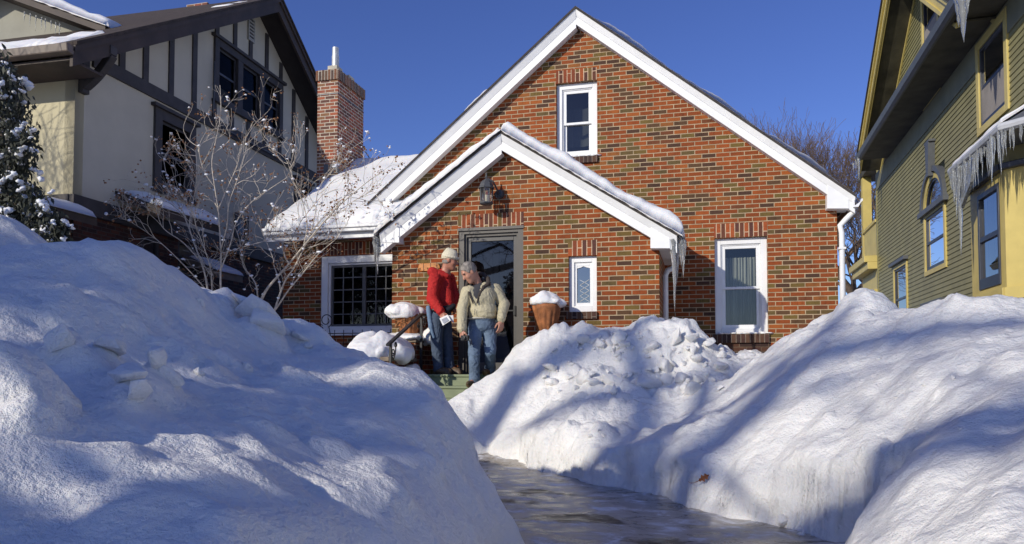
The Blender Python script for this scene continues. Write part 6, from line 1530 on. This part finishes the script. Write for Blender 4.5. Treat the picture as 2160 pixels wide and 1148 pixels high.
def head_prims(c, f, u, sc=1.0):
    f = nrm(f); u = nrm(np.array(u)-f*np.dot(f,u)); s = np.cross(f,u); c = V3(c); A = (f,s,u); P = lambda a,b,d: c+(f*a+s*b+u*d)*sc
    return [ell_(P(-.005,0,.02),(.098*sc,.077*sc,.103*sc),A), ell_(P(.028,0,-.045),(.070*sc,.060*sc,.088*sc),A,.03), ell_(P(.066,0,-.108),(.026*sc,.03*sc,.024*sc),A,.03),
            cap_(P(.092,0,.012),P(.114,0,-.030),.010*sc,.0155*sc,.012), cap_(P(.082,-.034,.030),P(.082,.034,.030),.012*sc,k=.02),
            cap_(P(.082,-.018,-.074),P(.082,.018,-.074),.010*sc,k=.012), cap_(P(.082,-.016,-.062),P(.082,.016,-.062),.008*sc,k=.01),
            ell_(P(.104,.032,.008),(.020*sc,.017*sc,.013*sc),A,.02,'-'), ell_(P(.104,-.032,.008),(.020*sc,.017*sc,.013*sc),A,.02,'-'),
            ell_(P(-.005,.080,-.012),(.020*sc,.009*sc,.032*sc),A,.008), ell_(P(-.005,-.080,-.012),(.020*sc,.009*sc,.032*sc),A,.008),
            ell_(P(.055,.044,-.03),(.028*sc,.02*sc,.026*sc),A,.02), ell_(P(.055,-.044,-.03),(.028*sc,.02*sc,.026*sc),A,.02)], P, A
def hand_prims(w, d, side, front, curl=.5, spread=.12, thumb=1):
    """w wrist, d pointing direction, side towards the thumb, front = palm-facing direction the fingers curl to"""
    w = V3(w); d = nrm(d); side = nrm(np.array(side)-d*np.dot(side,d)); fr_ = np.cross(d, side)
    if np.dot(fr_, front) < 0: fr_ = -fr_
    pr = [cap_(w-d*.03, w+d*.02, .029, .028, .02)]
    lens = (.088,.097,.090,.072)
    for i in range(4):
        o = side*(.031-.021*i); k0 = w+d*(.092-.006*abs(i-1.2))+o; pr.append(cap_(w+d*.02+o*.75, k0, .0165, .0125, .012))
        a = 0; p = k0; dd = nrm(d+side*spread*(1.3-i)*.5)
        for j, (fr, r0, r1) in enumerate(((.45,.0105,.0098),(.31,.0098,.0090),(.24,.0090,.0078))):
            a += curl*(.9+.12*i)*(.7 if j == 0 else 1); q = p+(dd*math.cos(a)+fr_*math.sin(a))*lens[i]*fr; pr.append(cap_(p,q,r0,r1,.006)); p = q
    t0 = w+d*.025+side*.026+fr_*.006; t1 = t0+nrm(d*.75+side*.75+fr_*.35)*.042; t2 = t1+nrm(d*1.0+side*.25+fr_*(.3+curl*.6))*.032; t3 = t2+nrm(d*1.0-side*.05*curl+fr_*(.3+curl*.8))*.026
    pr += [cap_(t0,t1,.0165,.0135,.012), cap_(t1,t2,.0125,.011,.006), cap_(t2,t3,.0105,.0085,.006)]
    return pr
M_SKIN = simple('skin', (.48,.235,.155), .5, .12, 14); M_SKIN2 = simple('ruddy skin', (.44,.19,.12), .5, .12, 14)
M_GREYH = simple('grey hair', (.22,.195,.17), .7, .55, 26, .6, 90, .004, stretch=(1,1,.4))
M_TAN = simple('khaki jacket cloth', (.50,.44,.285), .7, .08, 5, .25, 160, .002)
M_JEAN = simple('blue denim', (.115,.165,.240), .8, .38, 5, .3, 200, .002); M_JEAND = simple('dark blue denim', (.060,.085,.130), .85, .35, 6, .3, 200, .002)
M_COLL = simple('dark brown collar', (.055,.042,.034), .85, .2, 10); M_SHIRT = simple('dark grey shirt', (.035,.035,.042), .85, .2, 8)
M_RED = simple('red fleece jacket', (.42,.012,.010), .85, .18, 6, .35, 120, .003); M_KNIT = simple('cream knit', (.66,.60,.45), .9, .1, 20, .9, 120, .006, stretch=(1,1,.25))
M_SHOE = simple('brown leather', (.10,.065,.035), .55, .5, 18); M_BLK = simple('black plastic', (.015,.015,.017), .4, .3, 10); M_PAPER = simple('white paper', (.78,.78,.76), .8, .05, 8)
M_STRAP = simple('metal watch bracelet', (.12,.12,.13), .3, .5, 60, metal=.7)

# ---------------------------------------------------------------- man in the tan jacket, stepping down
def tan_man():
    t = thing('person', 'grey haired man in khaki jacket and blue jeans looking down, holding a small camera', 'person', pY(1016, 812, 9.66))
    J = lambda u,v,y: pY(u,v,y)
    hd = J(990,574,9.50); fdir = (-.66,-.48,-.66)
    hp, HP, HA = head_prims(hd, fdir, (0,0,1), 1.06)
    nb = J(1010,606,9.64)
    shR, shL = J(985,616,9.55), J(1045,611,9.72); elR, elL = J(975,652,9.50), J(1063,642,9.74); wrR, wrL = J(974,694,9.36), J(1058,674,9.60)
    chest, belly, pel = J(1014,628,9.63), J(1017,655,9.65), J(1018,685,9.68)
    hipR, hipL = J(1003,690,9.66), J(1033,690,9.72); knR, knL = J(1000,744,9.54), J(1034,742,9.66); anR, anL = J(1001,803,9.58), J(1034,783,9.86)
    neck = [cap_(HP(-.03,0,-.06), nb, .056, .066, .03)]
    handR = hand_prims(wrR+(wrR-elR).normalized()*.02, (0.10,-.15,-1), (.75,-.6,0), (.6,.6,0), .75); handL = hand_prims(wrL+Vector((0,0,-.02)), (-.08,-.10,-1), (-.6,-.75,0), (-.7,.5,0), .42)
    body = hp+neck+[ell_(chest,(.17,.11,.20)), ell_(belly,(.16,.11,.15)), ell_(pel,(.15,.11,.12)), cap_(nb,chest,.08,.12), cap_(shR,elR,.05,.042), cap_(elR,wrR,.042,.030), cap_(shL,elL,.05,.042), cap_(elL,wrL,.042,.030), cap_(shR,shL,.06),
        cap_(hipR,knR,.085,.055), cap_(knR,anR,.055,.038), cap_(hipL,knL,.085,.055), cap_(knL,anL,.055,.038), cap_(anR, anR+Vector((-.03,-.14,-.03)),.032,.028), cap_(anL, anL+Vector((-.02,-.14,-.03)),.032,.028)] + handR + handL
    sdf_obj('body', M_SKIN, t, body, .0072)
    # hair: short, grey
    A = HA
    hair = [ell_(HP(-.012,0,.030),(.104*1.06,.086*1.06,.104*1.06),A), ell_(HP(.122,0,-.015),(.105,.125,.105),A,.012,'-'), ell_(HP(.03,.09,-.065),(.075,.034,.078),A,.01,'-'), ell_(HP(.03,-.09,-.065),(.075,.034,.078),A,.01,'-'), ell_(HP(-.02,0,-.135),(.15,.15,.075),A,.015,'-')]
    sdf_obj('hair', M_GREYH, t, hair, .006, .004, (60,60,60), 5)
    mb = MB()
    for sg in (1,-1): mb.blob(HP(.086,.032*sg,.010), (.009,.009,.005), 3, 8, 5, .05)
    for sg in (1,-1): mb.bar(HP(.094,.020*sg,.030), HP(.084,.050*sg,.028), .008,.006)
    mb.build('eyes', M_BLK, t, smooth=True)
    # jacket with an open zip
    fz = Vector((-.10,-.99,0))
    jk = [ell_(chest+Vector((0,0,.01)),(.200,.145,.205)), ell_(belly,(.198,.155,.165)), ell_(J(1019,667,9.66),(.185,.145,.055)), cap_(shR+Vector((.03,0,.0)),shL-Vector((.03,0,.0)),.085), cap_(nb+Vector((0,.02,-.03)),chest,.10,.16),
        cap_(shR,elR,.078,.066), cap_(elR,wrR,.070,.058), cap_(shL,elL,.080,.070), cap_(elL,wrL+Vector((0,0,.02)),.072,.056), cap_(wrR-(wrR-elR).normalized()*.03,wrR,.055,.050), cap_(wrL+Vector((0,0,.04)),wrL+Vector((0,0,.005)),.052,.050)]
    top = J(1005,602,9.47); zb_ = J(1001,652,9.46)
    jk += [cap_(top+Vector((.0,-.005,.03)), zb_+Vector((0,-.012,0)), .085, .016, .012, '-'), ell_(nb+Vector((-.03,-.04,.06)),(.10,.10,.095),None,.02,'-')]
    sdf_obj('jacket', M_TAN, t, jk, .0085, .0075, (7,7,13), 3)
    col = []
    def chain(pts, r0, r1):
        P_ = [J(*q) for q in pts]; m = len(P_)-1
        return [cap_(P_[i], P_[i+1], r0+(r1-r0)*i/m, r0+(r1-r0)*(i+1)/m, .015) for i in range(m)]
    col += chain([(1031,600,9.60),(1029,588,9.66),(1020,579,9.71),(1010,577,9.76)], .030, .026) + chain([(1029,600,9.57),(1020,606,9.52),(1011,622,9.475),(1006,640,9.465)], .028, .010)
    col += chain([(984,604,9.53),(986,598,9.57),(996,596,9.64)], .022, .026) + chain([(984,604,9.52),(990,618,9.475),(998,640,9.46)], .022, .010) + chain([(1020,592,9.66),(1008,590,9.74),(1000,594,9.70)], .03, .026)
    sdf_obj('collar', M_COLL, t, col, .007)
    sh = [ell_(chest+Vector((-.01,-.015,.02)),(.16,.125,.19)), cap_(nb,chest,.075,.12), cap_(nb+Vector((0,0,-.02)), nb+Vector((-.01,-.01,.025)), .072,.066)]
    sdf_obj('shirt', M_SHIRT, t, sh, .009)
    mb = MB(); mb.tube([J(1002,652,9.465), J(1001,664,9.475)], .004, 5); mb.build('zip', M_STRAP, t)
    sdf_obj('shirt_hem', simple('pale shirt hem', (.50,.47,.40), .8), t, [ell_(J(1012,672,9.64),(.165,.138,.022))], .008)
    # jeans
    je = [ell_(pel,(.178,.138,.115)), ell_(J(1018,674,9.67),(.172,.13,.04)), cap_(hipR,knR,.100,.075), cap_(knR,anR+Vector((0,0,.01)),.073,.068), cap_(hipL,knL,.100,.075), cap_(knL,anL+Vector((0,0,.02)),.073,.066), cap_(anR+Vector((0,-.01,.03)),anR,.074,.078), cap_(anL+Vector((0,0,.05)),anL+Vector((0,0,.02)),.072,.076)]
    sdf_obj('jeans', M_JEAN, t, je, .009, .0075, (9,9,15), 9)
    for an, zz in ((anR, .832),(anL, .99)):
        s_ = [ell_((an.x-.03,an.y-.08,zz+.035),(.047,.135,.040)), ell_((an.x-.01,an.y+.01,zz+.05),(.045,.065,.055)), cap_((an.x-.03,an.y-.15,zz+.012),(an.x,an.y+.06,zz+.012),.038)]
        sdf_obj('shoe', M_SHOE, t, s_, .009)
    # watch on the left wrist
    mb = MB(); c = wrL+Vector((0,0,-.012)); mb.tube([c+Vector((0,0,.013)), c+Vector((0,0,-.013))], .036, 14); mb.build('watch', M_STRAP, t, smooth=False, bevel=.003)
    return t, wrR
_, wrR = tan_man()
# camera held in his right hand: a thing of its own
cc = wrR+Vector((.065,-.06,-.125))
cam_t = thing('compact_camera', 'black compact camera held low in the right hand of the man in khaki', 'camera', cc-Vector((0,0,.03)))
Wc = Wall((cc.x,cc.y), (.95,-.3), (-.3,-.95))
mb = MB(); mb.box(Wc, -.06,.06,-.02,.02,cc.z-.036,cc.z+.036); mb.build('camera_body', M_BLK, cam_t, bevel=.008)
mb = MB(); p = Wc.w(.01,.02,cc.z-.002); mb.tube([p, p+Wc.n*.03, p+Wc.n*.032],[.026,.024,.018],16); mb.build('lens', M_BLK, cam_t)
mb = MB(); mb.tube([Wc.w(.06,0,cc.z+.01),Wc.w(.10,.01,cc.z-.02),Wc.w(.115,0,cc.z-.09),Wc.w(.09,0,cc.z-.10),Wc.w(.07,0,cc.z-.03)], .006, 6); mb.build('strap', M_BLK, cam_t, smooth=True)

# ---------------------------------------------------------------- man in the red jacket, turned to the door
def red_man():
    t = thing('person', 'man in red hooded jacket and cream knit cap turned towards the door', 'person', pY(930, 788, 10.0))
    J = lambda u,v,y: pY(u,v,y)
    hd = J(949,549,10.02); hp, HP, HA = head_prims(hd, (.93,.22,-.22), (0,0,1), 1.05)
    nb = J(939,577,10.03)
    shN, shF = J(917,592,9.86), J(947,590,10.22); elN, elF = J(912,630,9.78), J(958,626,10.20); wrN, wrF = J(930,658,9.70), J(952,650,10.02)
    chest, belly, pel = J(926,605,10.04), J(929,634,10.03), J(929,664,10.03)
    hipN, hipF = J(921,672,9.94), J(937,672,10.13); knN, knF = J(921,722,9.93), J(943,722,10.12); anN, anF = J(925,778,9.95), J(948,776,10.10)
    handN = hand_prims(wrN+Vector((.01,-.01,-.015)), (.45,-.25,-.85), (.8,-.1,.5), (.3,.9,0), .55); handF = hand_prims(wrF, (.6,-.35,-.35), (.2,-.4,.9), (-.3,-.9,0), .6)
    body = hp+[cap_(HP(-.03,0,-.06), nb, .055,.066,.03), ell_(chest,(.12,.17,.19)), ell_(belly,(.12,.15,.15)), ell_(pel,(.11,.14,.12)), cap_(nb,chest,.08,.11), cap_(shN,elN,.05,.042), cap_(elN,wrN,.042,.03), cap_(shF,elF,.05,.042), cap_(elF,wrF,.042,.03), cap_(shN,shF,.06),
        cap_(hipN,knN,.085,.055), cap_(knN,anN,.055,.038), cap_(hipF,knF,.085,.055), cap_(knF,anF,.055,.038), cap_(anN,anN+Vector((.12,-.03,-.03)),.03), cap_(anF,anF+Vector((.12,-.03,-.03)),.03)]+handN+handF
    sdf_obj('body', M_SKIN2, t, body, .0072)
    A = HA
    hat = [ell_(HP(-.012,0,.040),(.118,.094,.112),A), cap_(HP(.03,0,.10),HP(-.05,0,.12),.05,.045), ell_(HP(.02,0,-.075),(.19,.19,.095),A,.012,'-')]
    sdf_obj('knit_cap', M_KNIT, t, hat, .007, .003, (70,70,20), 2)
    brim = [cap_(HP(.106*math.cos(a),.090*math.sin(a),.038), HP(.106*math.cos(a+.32),.090*math.sin(a+.32),.038), .017) for a in np.arange(0,6.3,.314)]
    sdf_obj('cap_cuff', M_KNIT, t, brim, .007)
    hair = [ell_(HP(-.03,0,-.035),(.075,.082,.05),A), ell_(HP(.10,0,-.05),(.10,.11,.12),A,.01,'-')]
    sdf_obj('hair', M_GREYH, t, hair, .008)
    jk = [ell_(chest,(.150,.195,.215)), ell_(belly,(.160,.190,.175)), ell_(J(930,651,10.02),(.165,.195,.075)), cap_(shN,shF,.095), cap_(nb+Vector((-.03,0,-.03)),chest,.10,.14),
        cap_(shN,elN,.088,.078), cap_(elN,wrN,.080,.058), cap_(shF,elF,.088,.078), cap_(elF,wrF,.075,.055), cap_(nb+Vector((.02,-.02,-.06)), J(944,640,9.98), .06,.10), ell_(nb+Vector((.08,.01,.045)),(.075,.085,.07),None,.02,'-')]
    # hood bunched behind the neck
    hb = J(919,571,10.02)
    jk += [cap_(hb+Vector((.0,-.12,-.03)), hb+Vector((-.05,0,-.02)), .055,.060,.04), cap_(hb+Vector((-.05,0,-.02)), hb+Vector((.0,.12,-.03)), .060,.055,.04), cap_(hb+Vector((.0,-.12,-.03)), nb+Vector((.07,-.09,-.05)), .05,.03,.03), cap_(hb+Vector((.0,.12,-.03)), nb+Vector((.07,.09,-.05)), .05,.03,.03)]
    sdf_obj('jacket', M_RED, t, jk, .009, .0075, (7,7,11), 13)
    je = [ell_(pel+Vector((0,0,.02)),(.155,.165,.12)), cap_(hipN,knN,.100,.078), cap_(knN,anN,.078,.072), cap_(hipF,knF,.100,.078), cap_(knF,anF,.078,.072)]
    sdf_obj('jeans', M_JEAND, t, je, .009, .008, (9,9,15), 19)
    for an in (anN, anF):
        zz = PZ+.004; s_ = [ell_((an.x+.08,an.y-.03,zz+.045),(.13,.052,.048)), ell_((an.x,an.y,zz+.06),(.06,.05,.065)), cap_((an.x+.17,an.y-.05,zz+.012),(an.x-.05,an.y+.01,zz+.012),.04)]
        sdf_obj('boot', M_SHOE, t, s_, .009)
    # shoulder bag strap and pouch
    sdf_obj('waist_pouch', M_BLK, t, [cap_(J(915,654,9.84),J(950,647,9.86),.03), cap_(J(944,655,9.80),J(956,646,9.84),.045,.04)], .009)
    sdf_obj('jean_jacket_tail', simple('faded blue denim tail', (.13,.20,.30), .85, .3, 8), t, [cap_(J(904,650,9.86),J(909,690,9.84),.036,.03), cap_(J(909,690,9.84),J(915,712,9.83),.03,.018)], .008, .005, (14,14,10), 4)
    return t, wrN
_, wrN = red_man()
pc0 = pY(940,674,9.64); pap = thing('leaflet', 'folded white leaflets held by the man in red', 'paper', pc0-Vector((0,0,.06)))
mb = MB(); q = [pY(927,672,9.62), pY(944,664,9.64), pY(951,676,9.62), pY(934,687,9.60)]; mb.hexa(q+[p+Vector((0,.006,0)) for p in q]); mb.build('front_sheet', M_PAPER, pap)
mb = MB(); q = [pY(931,674,9.613), pY(942,669,9.628), pY(947,676,9.612), pY(936,683,9.598)]; mb.hexa(q+[p+Vector((0,.004,0)) for p in q]); mb.build('printed_picture', simple('grey printed picture', (.30,.32,.37), .7, .05, 3), pap)
mb = MB(); q = [pY(944,666,9.67), pY(956,665,9.69), pY(957,682,9.67), pY(950,675,9.66)]; mb.hexa(q+[p+Vector((0,.006,0)) for p in q]); mb.build('back_sheet', M_PAPER, pap)
# ================================================================== CAMERA, SUN, SKY
cam = bpy.data.cameras.new('camera'); co = bpy.data.objects.new('camera', cam); COL.objects.link(co)
co.location = EYE; co.rotation_euler = (R(90)+PITCH, 0, YAW)
cam.sensor_width = 36; cam.sensor_fit = 'HORIZONTAL'; cam.lens = F/2160*36; cam.shift_x = 0; cam.shift_y = (PPY-574)/2160
cam.clip_start = .05; cam.clip_end = 2000; scene.camera = co
SUN = Vector((-.67, -1.0, .50)).normalized()
sl = bpy.data.lights.new('sun', 'SUN'); sl.energy = 3.55; sl.angle = R(.7); sl.color = (1, .94, .82)
so = bpy.data.objects.new('sun', sl); COL.objects.link(so); so.rotation_euler = (-SUN).to_track_quat('-Z', 'Y').to_euler(); so.location = (-10, -15, 12)
w = bpy.data.worlds.new('World'); scene.world = w; w.use_nodes = True; nt = w.node_tree
bg = nt.nodes['Background']; sky = nt.nodes.new('ShaderNodeTexSky'); sky.sky_type = 'NISHITA'; sky.sun_disc = False
sky.sun_elevation = math.asin(SUN.z); sky.sun_rotation = math.atan2(SUN.x, SUN.y)
sky.altitude = 900; sky.air_density = 1.0; sky.dust_density = .7; sky.ozone_density = 5.0
hs = nt.nodes.new('ShaderNodeHueSaturation'); hs.inputs['Saturation'].default_value = 1.09; hs.inputs['Hue'].default_value = .522
nt.links.new(sky.outputs[0], hs.inputs['Color']); nt.links.new(hs.outputs[0], bg.inputs[0]); bg.inputs[1].default_value = .122
vs_ = scene.view_settings; vs_.view_transform = 'Standard'; vs_.look = 'None'; vs_.gamma = 1; vs_.use_curve_mapping = False; vs_.exposure = .12
scene.render.engine = 'CYCLES'; cy = scene.cycles; cy.max_bounces = 8; cy.transparent_max_bounces = 12; cy.transmission_bounces = 5; cy.glossy_bounces = 3; cy.diffuse_bounces = 3
cy.use_denoising = True; cy.caustics_reflective = False; cy.caustics_refractive = False
